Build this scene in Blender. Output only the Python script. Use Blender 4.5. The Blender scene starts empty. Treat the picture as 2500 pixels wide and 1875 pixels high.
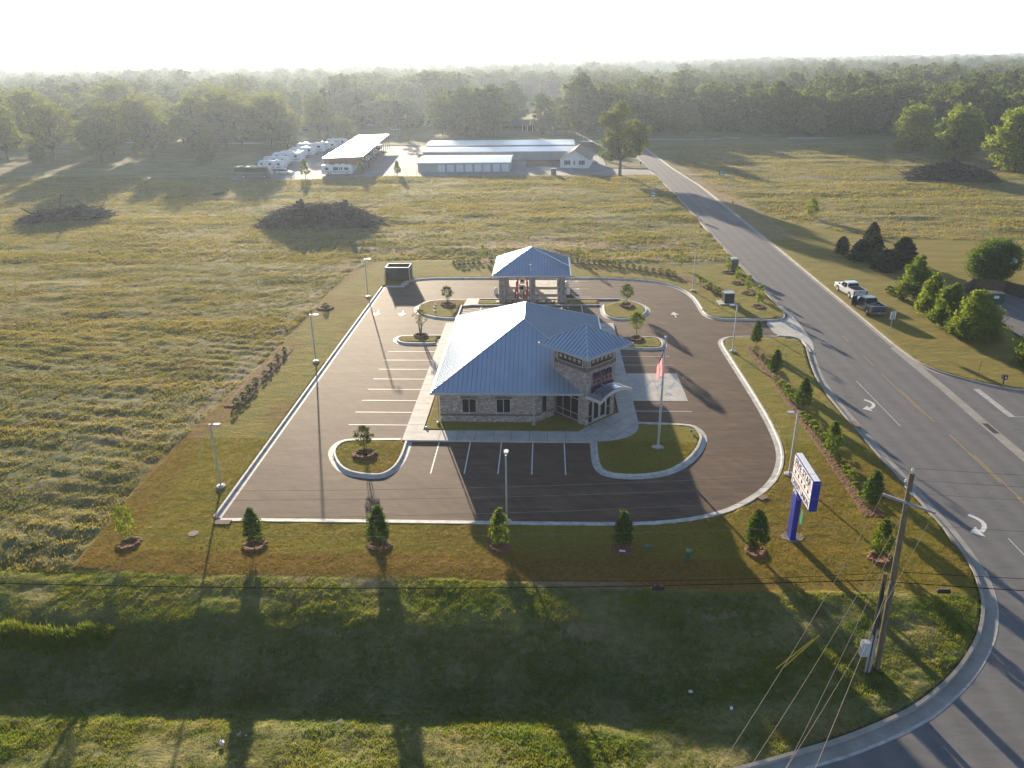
import bpy, bmesh, math, random
import numpy as np
from mathutils import Vector, Matrix
R = math.radians
SC = bpy.context.scene
COL = SC.collection

# ------------------------------------------------------------------ camera
cam = bpy.data.cameras.new('camera'); camo = bpy.data.objects.new('camera', cam); COL.objects.link(camo)
cam.sensor_width = 36; cam.lens = 26.915; cam.clip_start = .5; cam.clip_end = 20000
camo.matrix_world = (Matrix.Translation((0, 0, 31.02)) @ Matrix.Rotation(R(2.62), 4, 'Z')
                     @ Matrix.Rotation(R(90 - 23.05), 4, 'X') @ Matrix.Rotation(R(-.7076), 4, 'Z'))
SC.camera = camo

# ------------------------------------------------------------------ sky, sun, exposure
SUN_AZ, SUN_EL = -16.5, 9.3            # degrees; azimuth from +Y towards +X
w = bpy.data.worlds.new('World'); SC.world = w; w.use_nodes = True
nt = w.node_tree; bg = nt.nodes['Background']; sky = nt.nodes.new('ShaderNodeTexSky')
sky.sky_type = 'NISHITA'; sky.sun_disc = False
sky.sun_elevation = R(SUN_EL); sky.sun_rotation = R(SUN_AZ)
sky.air_density = 1.0; sky.dust_density = 1.2; sky.ozone_density = 1.5; sky.altitude = 60
bg.inputs[1].default_value = .05
# thin high veil: whitens the sky near the horizon and takes most of the yellow out of it
_tc = nt.nodes.new('ShaderNodeTexCoord'); _sx = nt.nodes.new('ShaderNodeSeparateXYZ'); nt.links.new(_tc.outputs['Generated'], _sx.inputs[0])
_mr = nt.nodes.new('ShaderNodeMapRange'); _mr.inputs['From Min'].default_value = -.02; _mr.inputs['From Max'].default_value = .38
_mr.inputs['To Min'].default_value = 1; _mr.inputs['To Max'].default_value = 0.0; nt.links.new(_sx.outputs['Z'], _mr.inputs['Value'])
_hs = nt.nodes.new('ShaderNodeHueSaturation'); _hs.inputs['Saturation'].default_value = .55; nt.links.new(sky.outputs[0], _hs.inputs['Color'])
_vm = nt.nodes.new('ShaderNodeVectorMath'); _vm.operation = 'SCALE'; _vm.inputs[0].default_value = (5.6, 5.5, 5.3); nt.links.new(_mr.outputs[0], _vm.inputs['Scale'])
_tn = nt.nodes.new('ShaderNodeVectorMath'); _tn.operation = 'MULTIPLY_ADD'; _tn.inputs[1].default_value = (.62, .80, 1.08); _tn.inputs[2].default_value = (.30, .55, 1.05)
nt.links.new(_hs.outputs[0], _tn.inputs[0])
_ad = nt.nodes.new('ShaderNodeVectorMath'); _ad.operation = 'ADD'; nt.links.new(_tn.outputs[0], _ad.inputs[0]); nt.links.new(_vm.outputs[0], _ad.inputs[1])
nt.links.new(_ad.outputs[0], bg.inputs[0])
sun = bpy.data.lights.new('sun', 'SUN'); suno = bpy.data.objects.new('sun', sun); COL.objects.link(suno)
sun.energy = 5.0; sun.angle = R(.6); sun.color = (1, .84, .62)
sd = Vector((math.sin(R(SUN_AZ)) * math.cos(R(SUN_EL)), math.cos(R(SUN_AZ)) * math.cos(R(SUN_EL)), math.sin(R(SUN_EL))))
suno.rotation_euler = sd.to_track_quat('Z', 'Y').to_euler(); suno.location = sd * 300
vs = SC.view_settings; vs.view_transform = 'Standard'; vs.look = 'None'; vs.gamma = 1; vs.exposure = 1.6
SC.render.engine = 'CYCLES'
cy = SC.cycles; cy.use_denoising = True; cy.max_bounces = 6; cy.diffuse_bounces = 3; cy.glossy_bounces = 3
cy.transmission_bounces = 4; cy.transparent_max_bounces = 8; cy.volume_bounces = 0
cy.caustics_reflective = False; cy.caustics_refractive = False; cy.sample_clamp_indirect = 6

# ------------------------------------------------------------------ haze
HAZE = .000185
def haze():
    me = bpy.data.meshes.new('haze'); o = bpy.data.objects.new('haze', me); COL.objects.link(o)
    x0, x1, y0, y1, z0, z1 = -4800, 4800, -120, 6500, -3.2, 34
    v = [(x, y, z) for z in (z0, z1) for x, y in ((x0, y0), (x1, y0), (x1, y1), (x0, y1))]
    me.from_pydata(v, [], [(0, 3, 2, 1), (4, 5, 6, 7), (0, 1, 5, 4), (1, 2, 6, 5), (2, 3, 7, 6), (3, 0, 4, 7)])
    m = bpy.data.materials.new('haze'); m.use_nodes = True; t = m.node_tree; t.nodes.clear()
    out = t.nodes.new('ShaderNodeOutputMaterial'); p = t.nodes.new('ShaderNodeVolumePrincipled')
    p.inputs['Color'].default_value = (.66, .77, .94, 1); p.inputs['Density'].default_value = HAZE
    p.inputs['Anisotropy'].default_value = .52
    t.links.new(p.outputs[0], out.inputs['Volume']); me.materials.append(m)
    o['kind'] = 'stuff'; o['label'] = 'thin pale morning haze hanging over the whole landscape'
    return o

# ------------------------------------------------------------------ mesh helpers
class MB:
    def __init__(s): s.v = []; s.f = []; s.m = []; s.xf = Matrix(); s.mi = 0; s.sm = []; s.smooth = False
    def add(s, vs, fs):
        b = len(s.v)
        for p in vs: s.v.append(tuple(s.xf @ Vector(p)))
        for f in fs: s.f.append(tuple(b + i for i in f)); s.m.append(s.mi); s.sm.append(s.smooth)
        return s
    def box(s, x0, x1, y0, y1, z0, z1):
        return s.add([(x0, y0, z0), (x1, y0, z0), (x1, y1, z0), (x0, y1, z0), (x0, y0, z1), (x1, y0, z1), (x1, y1, z1), (x0, y1, z1)],
                     [(0, 3, 2, 1), (4, 5, 6, 7), (0, 1, 5, 4), (1, 2, 6, 5), (2, 3, 7, 6), (3, 0, 4, 7)])
    def cbox(s, c, d): return s.box(c[0] - d[0] / 2, c[0] + d[0] / 2, c[1] - d[1] / 2, c[1] + d[1] / 2, c[2] - d[2] / 2, c[2] + d[2] / 2)
    def prism(s, poly, z0, z1):            # poly in xy, extruded in z
        n = len(poly)
        a = sum(poly[i][0] * poly[(i + 1) % n][1] - poly[(i + 1) % n][0] * poly[i][1] for i in range(n))
        if a < 0: poly = poly[::-1]
        return s.add([(x, y, z0) for x, y in poly] + [(x, y, z1) for x, y in poly],
                     [tuple(range(n - 1, -1, -1)), tuple(range(n, 2 * n))] + [(i, (i + 1) % n, n + (i + 1) % n, n + i) for i in range(n)])
    def side(s, prof, y0, y1, inset=0):      # profile in xz, extruded in y; inset narrows points with a third value
        n = len(prof)
        a = sum(prof[i][0] * prof[(i + 1) % n][1] - prof[(i + 1) % n][0] * prof[i][1] for i in range(n))
        if a < 0: prof = prof[::-1]
        g = lambda q: q[2] if len(q) > 2 else 0
        return s.add([(q[0], y0 + g(q), q[1]) for q in prof] + [(q[0], y1 - g(q), q[1]) for q in prof],
                     [tuple(range(n)), tuple(range(2 * n - 1, n - 1, -1))] + [(i, n + i, n + (i + 1) % n, (i + 1) % n) for i in range(n)])
    def tube(s, pts, r, n=8, cap=True):
        pts = [Vector(p) for p in pts]; rr = r if isinstance(r, (list, tuple)) else [r] * len(pts)
        vs = []; fs = []
        for i, p in enumerate(pts):
            t = (pts[min(i + 1, len(pts) - 1)] - pts[max(i - 1, 0)]).normalized()
            a = t.cross(Vector((0, 0, 1)) if abs(t.z) < .9 else Vector((1, 0, 0))).normalized(); b = t.cross(a)
            for k in range(n):
                q = 2 * math.pi * (k + .5) / n; vs.append(p + (a * math.cos(q) + b * math.sin(q)) * rr[i])
        for i in range(len(pts) - 1):
            for k in range(n): fs.append((i * n + k, i * n + (k + 1) % n, (i + 1) * n + (k + 1) % n, (i + 1) * n + k))
        if cap: fs.append(tuple(range(n - 1, -1, -1))); fs.append(tuple(range((len(pts) - 1) * n, len(pts) * n)))
        return s.add(vs, fs)
    def lathe(s, prof, n=16, c=(0, 0, 0)):   # (r,z) pairs
        vs = []; fs = []
        for r, z in prof:
            for k in range(n): a = 2 * math.pi * k / n; vs.append((c[0] + r * math.cos(a), c[1] + r * math.sin(a), c[2] + z))
        for i in range(len(prof) - 1):
            for k in range(n): fs.append((i * n + k, i * n + (k + 1) % n, (i + 1) * n + (k + 1) % n, (i + 1) * n + k))
        fs.append(tuple(range(n - 1, -1, -1))); fs.append(tuple(range((len(prof) - 1) * n, len(prof) * n)))
        return s.add(vs, fs)
    def sphere(s, c, r, n=12, m=8):
        rr = (r, r, r) if not isinstance(r, (tuple, list)) else r
        vs = []; fs = []
        for i in range(m + 1):
            t = math.pi * i / m
            for k in range(n):
                a = 2 * math.pi * k / n; st = max(math.sin(t), .002)
                vs.append((c[0] + rr[0] * st * math.cos(a), c[1] + rr[1] * st * math.sin(a), c[2] - rr[2] * math.cos(t)))
        for i in range(m):
            for k in range(n): fs.append((i * n + k, i * n + (k + 1) % n, (i + 1) * n + (k + 1) % n, (i + 1) * n + k))
        return s.add(vs, fs)
    def wheel(s, c, r, w, n=18): # axis along y
        old = s.xf; s.xf = old @ Matrix.Translation(c) @ Matrix.Rotation(R(90), 4, 'X')
        s.lathe([(r * .6, -w / 2), (r * .93, -w / 2), (r, -w * .3), (r, w * .3), (r * .93, w / 2), (r * .6, w / 2)], n); s.xf = old; return s
    def seam(s, poly, sp=.42, w=.035, h=.05, inset=.02, off=None):
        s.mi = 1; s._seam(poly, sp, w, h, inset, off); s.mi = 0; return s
    def _seam(s, poly, sp, w, h, inset, off):
        # standing ribs laid up the slope of a flat 3-D polygon
        P_ = [Vector(p) for p in poly]; nrm = Vector((0, 0, 0))
        for i in range(len(P_)): nrm += P_[i].cross(P_[(i + 1) % len(P_)])
        nrm.normalize()
        if nrm.z < 0: nrm = -nrm
        u = Vector((0, 0, 1)).cross(nrm).normalized(); v = nrm.cross(u)
        o = P_[0]; q = [((p - o).dot(u), (p - o).dot(v)) for p in P_]
        k = min(a for a, b in q) + (sp * .5 if off is None else off); mx = max(a for a, b in q)
        while k < mx:
            hits = []
            for i in range(len(q)):
                (a0, b0), (a1, b1) = q[i], q[(i + 1) % len(q)]
                if (a0 - k) * (a1 - k) < 0: hits.append(b0 + (b1 - b0) * (k - a0) / (a1 - a0))
            if len(hits) >= 2:
                lo, hi = min(hits) + inset, max(hits) - inset
                if hi - lo > .1:
                    vs = [];
                    for dn in (-.005, h):
                        for uu, vv in ((-w / 2, lo), (w / 2, lo), (w / 2, hi), (-w / 2, hi)):
                            vs.append(o + u * (k + uu) + v * vv + nrm * dn)
                    s.add(vs, [(4, 5, 6, 7), (0, 1, 5, 4), (1, 2, 6, 5), (2, 3, 7, 6), (3, 0, 4, 7)])
            k += sp
        return s
    def build(s, name, mats, parent=None, loc=None):
        me = bpy.data.meshes.new(name)
        me.from_pydata(s.v, [], s.f)
        if not isinstance(mats, (list, tuple)): mats = [mats]
        for m in mats: me.materials.append(m)
        me.polygons.foreach_set('material_index', s.m); me.polygons.foreach_set('use_smooth', s.sm)
        uv = me.uv_layers.new(name='uv'); dat = np.zeros((len(me.loops), 2), 'f'); L = 0
        for f in s.f:
            p0, p1, p2 = (Vector(s.v[f[0]]), Vector(s.v[f[1]]), Vector(s.v[f[2]])); n = (p1 - p0).cross(p2 - p0)
            if n.length > 0: n.normalize()
            if abs(n.z) > .9 or n.length == 0: t = Vector((1, 0, 0)); b = Vector((0, 1, 0))
            else: t = Vector((0, 0, 1)).cross(n).normalized(); b = n.cross(t)
            for i in f:
                q = Vector(s.v[i]); dat[L] = (q.dot(t), q.dot(b)); L += 1
        uv.data.foreach_set('uv', dat.ravel())
        me.update(); o = bpy.data.objects.new(name, me); COL.objects.link(o)
        if parent is not None: o.parent = parent
        if loc is not None: o.location = loc
        return o

def tag(o, label=None, cat=None, group=None, kind=None):
    if label: o['label'] = label
    if cat: o['category'] = cat
    if group: o['group'] = group
    if kind: o['kind'] = kind
    return o
ORD = 'first second third fourth fifth sixth seventh eighth ninth tenth eleventh twelfth thirteenth fourteenth fifteenth sixteenth seventeenth eighteenth nineteenth twentieth last'.split()
def empty(name, loc=(0, 0, 0), rz=0, label=None, cat=None, group=None):
    o = bpy.data.objects.new(name, None); COL.objects.link(o); o.location = loc; o.rotation_euler = (0, 0, rz); o.empty_display_size = .3
    return tag(o, label, cat, group)
def dup(root, loc, rz=0, s=1, label=None, group=None):
    r = root.copy(); COL.objects.link(r); r.location = loc; r.rotation_euler = (0, 0, rz); r.scale = (s, s, s) if not isinstance(s, tuple) else s
    if label: r['label'] = label
    if group: r['group'] = group
    for ch in list(root.children):
        c = ch.copy(); COL.objects.link(c); c.parent = r
        for g in list(ch.children):
            d = g.copy(); COL.objects.link(d); d.parent = c
    return r

# ------------------------------------------------------------------ materials
def nodes(name):
    m = bpy.data.materials.new(name); m.use_nodes = True; t = m.node_tree
    return m, t, t.nodes['Principled BSDF']
def nz(t, scale, detail=4, rough=.6, vec=None, stretch=None):
    n = t.nodes.new('ShaderNodeTexNoise'); n.inputs['Scale'].default_value = scale; n.inputs['Detail'].default_value = detail; n.inputs['Roughness'].default_value = rough
    if vec is None:
        g = t.nodes.new('ShaderNodeNewGeometry'); vec = g.outputs['Position']
    if stretch:
        mp = t.nodes.new('ShaderNodeMapping'); mp.inputs['Scale'].default_value = stretch; t.links.new(vec, mp.inputs[0]); vec = mp.outputs[0]
    t.links.new(vec, n.inputs['Vector']); return n.outputs['Fac']
def ramp(t, fac, a, b, lo=.4, hi=.6):
    r = t.nodes.new('ShaderNodeMapRange'); r.inputs['From Min'].default_value = lo; r.inputs['From Max'].default_value = hi; t.links.new(fac, r.inputs['Value'])
    return mix(t, r.outputs[0], a, b)
def mix(t, fac, a, b, mode='MIX'):
    x = t.nodes.new('ShaderNodeMix'); x.data_type = 'RGBA'; x.blend_type = mode
    for key, val in (('Factor', fac), ('A', a), ('B', b)):
        s = [i for i in x.inputs if i.name == key and i.enabled and (key == 'Factor' and i.type == 'VALUE' or key != 'Factor' and i.type == 'RGBA')][0]
        if isinstance(val, (tuple, list)): s.default_value = (*val[:3], 1)
        elif isinstance(val, (int, float)): s.default_value = val
        else: t.links.new(val, s)
    return [o for o in x.outputs if o.type == 'RGBA'][0]
def bump(t, fac, bsdf, strength, dist, prev=None):
    b = t.nodes.new('ShaderNodeBump'); b.inputs['Strength'].default_value = strength; b.inputs['Distance'].default_value = dist
    t.links.new(fac, b.inputs['Height'])
    if prev is not None: t.links.new(prev, b.inputs['Normal'])
    t.links.new(b.outputs[0], bsdf.inputs['Normal']); return b.outputs[0]
def mat(name, c, c2=None, sc=3, rough=.6, metal=0, bmp=0, bsc=40, spec=.4, stretch=None, lo=.35, hi=.65, coat=0):
    m, t, b = nodes(name)
    b.inputs['Roughness'].default_value = rough; b.inputs['Metallic'].default_value = metal
    b.inputs['Specular IOR Level'].default_value = spec; b.inputs['Coat Weight'].default_value = coat
    if c2 is None: c2 = tuple(x * .82 for x in c)
    t.links.new(ramp(t, nz(t, sc, 5, .65, stretch=stretch), c, c2, lo, hi), b.inputs['Base Color'])
    if bmp: bump(t, nz(t, bsc, 3), b, 1, bmp)
    return m
def leafmat(name, c, c2, trans=.35, sc=.6, fine=9):
    m = bpy.data.materials.new(name); m.use_nodes = True; t = m.node_tree; t.nodes.clear()
    out = t.nodes.new('ShaderNodeOutputMaterial'); d = t.nodes.new('ShaderNodeBsdfDiffuse'); tr = t.nodes.new('ShaderNodeBsdfTranslucent'); mx = t.nodes.new('ShaderNodeMixShader')
    col = ramp(t, nz(t, sc, 3), c, c2, .38, .62)
    col = mix(t, .45, col, ramp(t, nz(t, fine, 2), tuple(x * .5 for x in c), tuple(min(x * 1.7, 1) for x in c2), .3, .7))
    t.links.new(col, d.inputs[0]); tc = mix(t, 1, col, (1.55, 1.5, .65), 'MULTIPLY'); t.links.new(tc, tr.inputs[0])
    mx.inputs[0].default_value = trans; t.links.new(d.outputs[0], mx.inputs[1]); t.links.new(tr.outputs[0], mx.inputs[2]); t.links.new(mx.outputs[0], out.inputs[0])
    return m
def brickmat(name, cs, mortar):
    m, t, b = nodes(name); uv = t.nodes.new('ShaderNodeUVMap')
    k = t.nodes.new('ShaderNodeTexBrick'); t.links.new(uv.outputs[0], k.inputs['Vector'])
    k.inputs['Scale'].default_value = 1; k.inputs['Brick Width'].default_value = .23; k.inputs['Row Height'].default_value = .085; k.inputs['Mortar Size'].default_value = .006
    k.inputs['Color1'].default_value = (*cs[0], 1); k.inputs['Color2'].default_value = (*cs[1], 1); k.inputs['Mortar'].default_value = (*mortar, 1); k.inputs['Bias'].default_value = -.1
    mp = t.nodes.new('ShaderNodeMapping'); mp.inputs['Scale'].default_value = (4.3, 11.7, 1); t.links.new(uv.outputs[0], mp.inputs[0])
    wn = t.nodes.new('ShaderNodeTexWhiteNoise'); wn.noise_dimensions = '2D'
    fl = t.nodes.new('ShaderNodeVectorMath'); fl.operation = 'FLOOR'; t.links.new(mp.outputs[0], fl.inputs[0]); t.links.new(fl.outputs[0], wn.inputs['Vector'])
    c = ramp(t, wn.outputs['Value'], k.outputs['Color'], cs[2], .80, .86)
    c = ramp(t, wn.outputs['Value'], cs[3], c, .10, .16)
    c = mix(t, .25, c, ramp(t, nz(t, 1.3), cs[0], cs[1]))
    t.links.new(c, b.inputs['Base Color']); b.inputs['Roughness'].default_value = .85
    bump(t, k.outputs['Fac'], b, -.6, .01); return m

CONC = mat('concrete', (.50, .47, .42), (.35, .33, .30), sc=.9, rough=.75, bmp=.004, bsc=30)
CURB = mat('curb_concrete', (.58, .55, .50), (.34, .32, .29), sc=1.6, rough=.7, bmp=.004, bsc=30)
GUTR = mat('road_concrete', (.34, .31, .27), (.24, .22, .19), sc=.7, rough=.8, bmp=.006, bsc=20)
WHITE = mat('white_line_paint', (.72, .70, .66), (.50, .48, .45), sc=6, rough=.6)
ROADW = mat('faded_road_paint', (.50, .48, .45), (.30, .28, .26), sc=2.5, rough=.7)
YEL = mat('yellow_line_paint', (.42, .28, .07), (.22, .18, .11), sc=2.5, rough=.7)
ROOF = mat('galvanised_roof_metal', (.47, .55, .64), (.40, .47, .56), sc=.5, rough=.42, metal=.75, spec=.5, stretch=(1, .25, 1))
RIBSHADE = mat('shade_toned_rib_metal', (.24, .32, .42), (.20, .27, .36), sc=1, rough=.5, metal=.6)  # darker than the roof sheets: the seams' shadow lines put into the rib colour
ROOFTRIM = mat('roof_trim_metal', (.50, .56, .62), (.42, .48, .55), sc=2, rough=.4, metal=.6)
TRIM = mat('light_trim_paint', (.46, .43, .40), (.40, .38, .35), sc=2, rough=.5)
FRAME = mat('window_frame_metal', (.46, .44, .42), (.38, .37, .36), sc=3, rough=.4, metal=.3)
GLASS = mat('dark_window_glass', (.012, .011, .012), (.02, .017, .015), sc=.5, rough=.06, spec=.22)
BRICK = brickmat('grey_brown_brick', [(.25, .205, .18), (.34, .285, .25), (.54, .48, .43), (.15, .12, .11)], (.36, .33, .30))
BRICKD = brickmat('dark_soldier_brick', [(.10, .08, .07), (.15, .115, .10), (.20, .16, .14), (.07, .055, .05)], (.20, .18, .16))
GALV = mat('galvanised_pole_metal', (.55, .55, .55), (.45, .45, .46), sc=2, rough=.45, metal=.4)
LGREY = mat('light_grey_paint', (.52, .52, .53), (.44, .44, .46), sc=2, rough=.45)
BLACKM = mat('black_rubber', (.018, .018, .018), (.03, .028, .026), sc=8, rough=.8)
DGREEN = mat('dark_green_paint', (.012, .022, .02), (.02, .032, .028), sc=3, rough=.4)
CHAR = mat('charcoal_boards', (.045, .042, .042), (.06, .056, .055), sc=3, rough=.7, stretch=(1, 1, .2))
REDP = mat('red_post_paint', (.42, .03, .025), (.30, .025, .02), sc=3, rough=.45)
YELP = mat('yellow_post_paint', (.62, .42, .03), (.50, .33, .03), sc=3, rough=.5)
WOODP = mat('weathered_pole_wood', (.20, .16, .10), (.10, .08, .055), sc=3, rough=.9, bmp=.01, bsc=25, stretch=(6, 6, .6))
BARK = mat('tree_bark', (.115, .095, .050), (.07, .06, .035), sc=4, rough=.95, bmp=.02, bsc=18)
MULCH = mat('mulch_pine_straw', (.26, .125, .055), (.07, .036, .02), sc=13, rough=1, bmp=.05, bsc=9, lo=.4, hi=.6)
WPAINT = mat('white_paint', (.78, .78, .76), (.68, .68, .67), sc=1.5, rough=.35, coat=.3)
WSIDE = mat('white_siding', (.72, .74, .76), (.64, .66, .68), sc=2, rough=.6)
BLUEP = mat('royal_blue_paint', (.02, .035, .30), (.016, .028, .24), sc=2, rough=.4)
NAVY = mat('navy_letter', (.012, .014, .10), (.01, .012, .08), sc=3, rough=.4)
LRED = mat('red_letter', (.55, .03, .03), (.45, .025, .025), sc=3, rough=.4)
SIGNW = mat('sign_face_white', (.80, .79, .78), (.74, .73, .72), sc=2, rough=.4)
BROWNM = mat('brown_metal_panel', (.20, .09, .045), (.15, .07, .035), sc=1, rough=.6)
STOREW = mat('storage_wall_metal', (.36, .38, .40), (.30, .32, .34), sc=.4, rough=.55, metal=.2, stretch=(1, 1, .1))
STORER = mat('storage_roof_metal', (.66, .68, .70), (.54, .57, .60), sc=.15, rough=.34, metal=.7, stretch=(.3, 1, 1))
SHINGLE = mat('tan_shingles', (.30, .25, .18), (.20, .165, .12), sc=3, rough=.9, bmp=.02, bsc=15)
FENCEW = mat('dark_fence_wood', (.10, .075, .055), (.06, .045, .035), sc=3, rough=.9)
CHAIN = mat('chain_link_steel', (.16, .17, .17), (.12, .13, .13), sc=2, rough=.6, metal=.4)

def asphalt(name, c, c2, c3, rough, cracks=0):
    m, t, b = nodes(name)
    col = ramp(t, nz(t, .22, 6, .62, stretch=(1, .8, 1)), c, c2, .38, .62)
    col = mix(t, .7, col, ramp(t, nz(t, .42, 8, .72, stretch=(.35, 1.6, 1)), tuple(x * .85 for x in c), c3, .42, .62))
    rv = t.nodes.new('ShaderNodeVectorRotate'); rv.rotation_type = 'Z_AXIS'; rv.inputs['Angle'].default_value = .9; gg = t.nodes.new('ShaderNodeNewGeometry'); t.links.new(gg.outputs['Position'], rv.inputs['Vector'])
    col = mix(t, .3, col, ramp(t, nz(t, .6, 7, .7, vec=rv.outputs[0], stretch=(.2, 2.2, 1)), tuple(x * .6 for x in c), c3, .42, .64))
    col = mix(t, .35, col, ramp(t, nz(t, 1.9, 8, .8, stretch=(.25, 1.5, 1)), tuple(x * .62 for x in c), c3, .38, .70))
    col = mix(t, .4, col, ramp(t, nz(t, 38, 2, .7), tuple(x * .55 for x in c), tuple(x * 1.6 for x in c), .3, .7))
    g = t.nodes.new('ShaderNodeNewGeometry')
    if cracks:
        v = t.nodes.new('ShaderNodeTexVoronoi'); v.feature = 'DISTANCE_TO_EDGE'; v.inputs['Scale'].default_value = .16
        n_ = t.nodes.new('ShaderNodeTexNoise'); n_.inputs['Scale'].default_value = .8; n_.inputs['Detail'].default_value = 5; t.links.new(g.outputs['Position'], n_.inputs['Vector'])
        va = t.nodes.new('ShaderNodeVectorMath'); va.operation = 'MULTIPLY_ADD'; va.inputs[1].default_value = (2.6, 2.6, 0); t.links.new(n_.outputs['Color'], va.inputs[0]); t.links.new(g.outputs['Position'], va.inputs[2]); t.links.new(va.outputs[0], v.inputs['Vector'])
        lt = t.nodes.new('ShaderNodeMapRange'); lt.inputs['From Min'].default_value = .004; lt.inputs['From Max'].default_value = .012; lt.inputs['To Min'].default_value = 1; lt.inputs['To Max'].default_value = 0; t.links.new(v.outputs['Distance'], lt.inputs['Value'])
        mk = t.nodes.new('ShaderNodeMath'); mk.operation = 'MULTIPLY'; t.links.new(lt.outputs[0], mk.inputs[0]); mr = t.nodes.new('ShaderNodeMapRange'); mr.inputs['From Min'].default_value = .5; mr.inputs['From Max'].default_value = .6; mr.inputs['To Max'].default_value = .3; t.links.new(nz(t, .09, 3), mr.inputs['Value']); t.links.new(mr.outputs[0], mk.inputs[1])
        col = mix(t, mk.outputs[0], col, tuple(x * .35 for x in c))
        # darker wheel paths worn along the lanes
        sx = t.nodes.new('ShaderNodeSeparateXYZ'); t.links.new(g.outputs['Position'], sx.inputs[0]); w1 = t.nodes.new('ShaderNodeMath'); w1.operation = 'MULTIPLY'; w1.inputs[1].default_value = 3.49; t.links.new(sx.outputs[0], w1.inputs[0]); w2 = t.nodes.new('ShaderNodeMath'); w2.operation = 'SINE'; t.links.new(w1.outputs[0], w2.inputs[0])
        col = mix(t, .25, col, ramp(t, w2.outputs[0], tuple(x * .7 for x in c), tuple(x * 1.15 for x in c), -.6, .8))
    t.links.new(col, b.inputs['Base Color']); b.inputs['Roughness'].default_value = rough; b.inputs['Specular IOR Level'].default_value = .15
    n = bump(t, nz(t, 45, 2), b, .6, .006); bump(t, nz(t, .9, 4, .6, stretch=(.5, 1.5, 1)), b, .5, .03, n)
    return m
ASPH = asphalt('new_asphalt', (.074, .051, .039), (.124, .083, .055), (.30, .182, .108), .78)
ROAD = asphalt('old_asphalt', (.155, .148, .146), (.185, .176, .172), (.225, .212, .204), .85, 1)
# ------------------------------------------------------------------ survey: ground outlines in metres (x east, y away from the camera)
F = {
'lot': [(-23.93,47.12),(-12.83,47.38),(-0.81,47.72),(4.71,47.58),(6.63,47.52),(8.33,47.66),(10.17,47.92),(12.11,48.62),(13.76,49.49),(15.39,50.8),(16.91,52.28),(18.17,54.07),(19.24,56.3),(19.74,58.02),(20.03,60.5),(20.34,64.54),(20.43,69.82),(20.33,74.98),(20.26,80.2),(20.24,83.99),(20.29,85.65),(20.82,86.8),(21.65,87.53),(22.68,87.83),(25.3,88.0),(27.94,87.88),(27.82,93.63),(22.56,93.76),(21.19,94.41),(20.55,95.42),(20.34,97.15),(20.47,100.23),(20.54,102.5),(20.28,105.28),(19.53,107.77),(18.21,109.92),(16.47,111.71),(14.88,112.16),(11.69,113.31),(8.4,113.9),(3.87,114.26),(-17.4,113.33),(-19.09,112.86),(-20.21,112.4),(-20.93,111.48),(-20.9,109.12),(-23.49,109.12)],
'islA': [(-11.6,59.64),(-11.55,57.12),(-11.74,55.38),(-12.1,54.26),(-12.76,53.44),(-13.39,53.21),(-14.49,53.27),(-15.8,53.64),(-16.79,54.3),(-17.62,55.4),(-18.37,56.99),(-18.56,57.89),(-18.54,58.66),(-18.3,59.45),(-17.77,60.01),(-17.07,60.21),(-12.69,60.36)],
'islB': [(4.06,60.19),(4.0,57.43),(4.02,55.99),(4.23,54.88),(4.66,54.21),(5.43,53.77),(6.47,53.56),(7.8,53.61),(9.16,53.9),(10.29,54.41),(11.37,55.3),(12.57,56.73),(13.59,58.52),(14.26,60.38),(14.38,61.03),(14.3,62.34),(13.81,63.35),(12.91,63.78),(8.68,64.06)],
'islC': [(-12.5,84.82),(-12.64,84.31),(-16.15,84.27),(-17.47,84.77),(-18.13,85.69),(-18.23,86.48),(-18.01,87.28),(-17.47,87.83),(-12.49,88.03)],
'islD': [(-11.45,93.79),(-13.92,94.02),(-15.38,94.81),(-16.5,95.74),(-17.29,97.01),(-17.54,97.99),(-17.65,99.32),(-17.36,100.68),(-16.43,102.08),(-15.07,102.8),(-10.71,102.96)],
'islF': [(10.56,103.02),(11.74,102.53),(12.84,101.49),(13.85,99.8),(14.04,98.15),(13.78,96.86),(12.92,95.29),(11.46,94.06),(9.91,93.63),(8.79,93.86),(7.99,94.46),(7.49,95.57),(7.33,97.47),(7.51,100.24)],
'islG': [(9.0,87.63),(13.09,87.66),(14.07,87.04),(14.37,85.49),(14.19,83.98),(13.69,83.09),(12.3,82.79),(8.62,83.18)],
'shrubR': [(23.78,81.84),(23.99,79.77),(24.06,78.28),(24.18,77.08),(23.8,73.42),(23.86,72.0),(23.97,70.87),(23.98,69.65),(23.96,68.47),(23.87,64.76),(23.98,63.88),(24.05,62.69),(24.05,61.54),(24.07,60.26),(24.06,56.68),(24.08,54.62),(24.11,53.45),(24.04,52.18),(23.94,50.73),(24.21,55.57)],
'shrubL': [(-30.09,66.98),(-29.98,68.57),(-29.97,70.23),(-29.98,72.17),(-29.79,74.44),(-29.82,76.59),(-29.93,79.09),(-29.93,81.47),(-29.64,98.34)],
'shrubB': [(-14.85,122.41),(-14.12,122.41),(-13.34,122.6),(-12.54,122.89),(-11.75,123.08),(-10.94,123.67),(-8.91,124.36),(4.41,123.6),(5.25,123.4),(6.08,123.01),(7.04,122.81),(7.98,122.51),(8.92,122.12),(9.95,121.54),(10.99,121.16),(11.89,120.59),(13.0,119.93),(13.99,119.28),(14.98,118.73),(15.83,118.09),(16.89,117.37),(17.94,116.65),(18.97,115.95),(19.77,115.25)],
}
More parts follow.
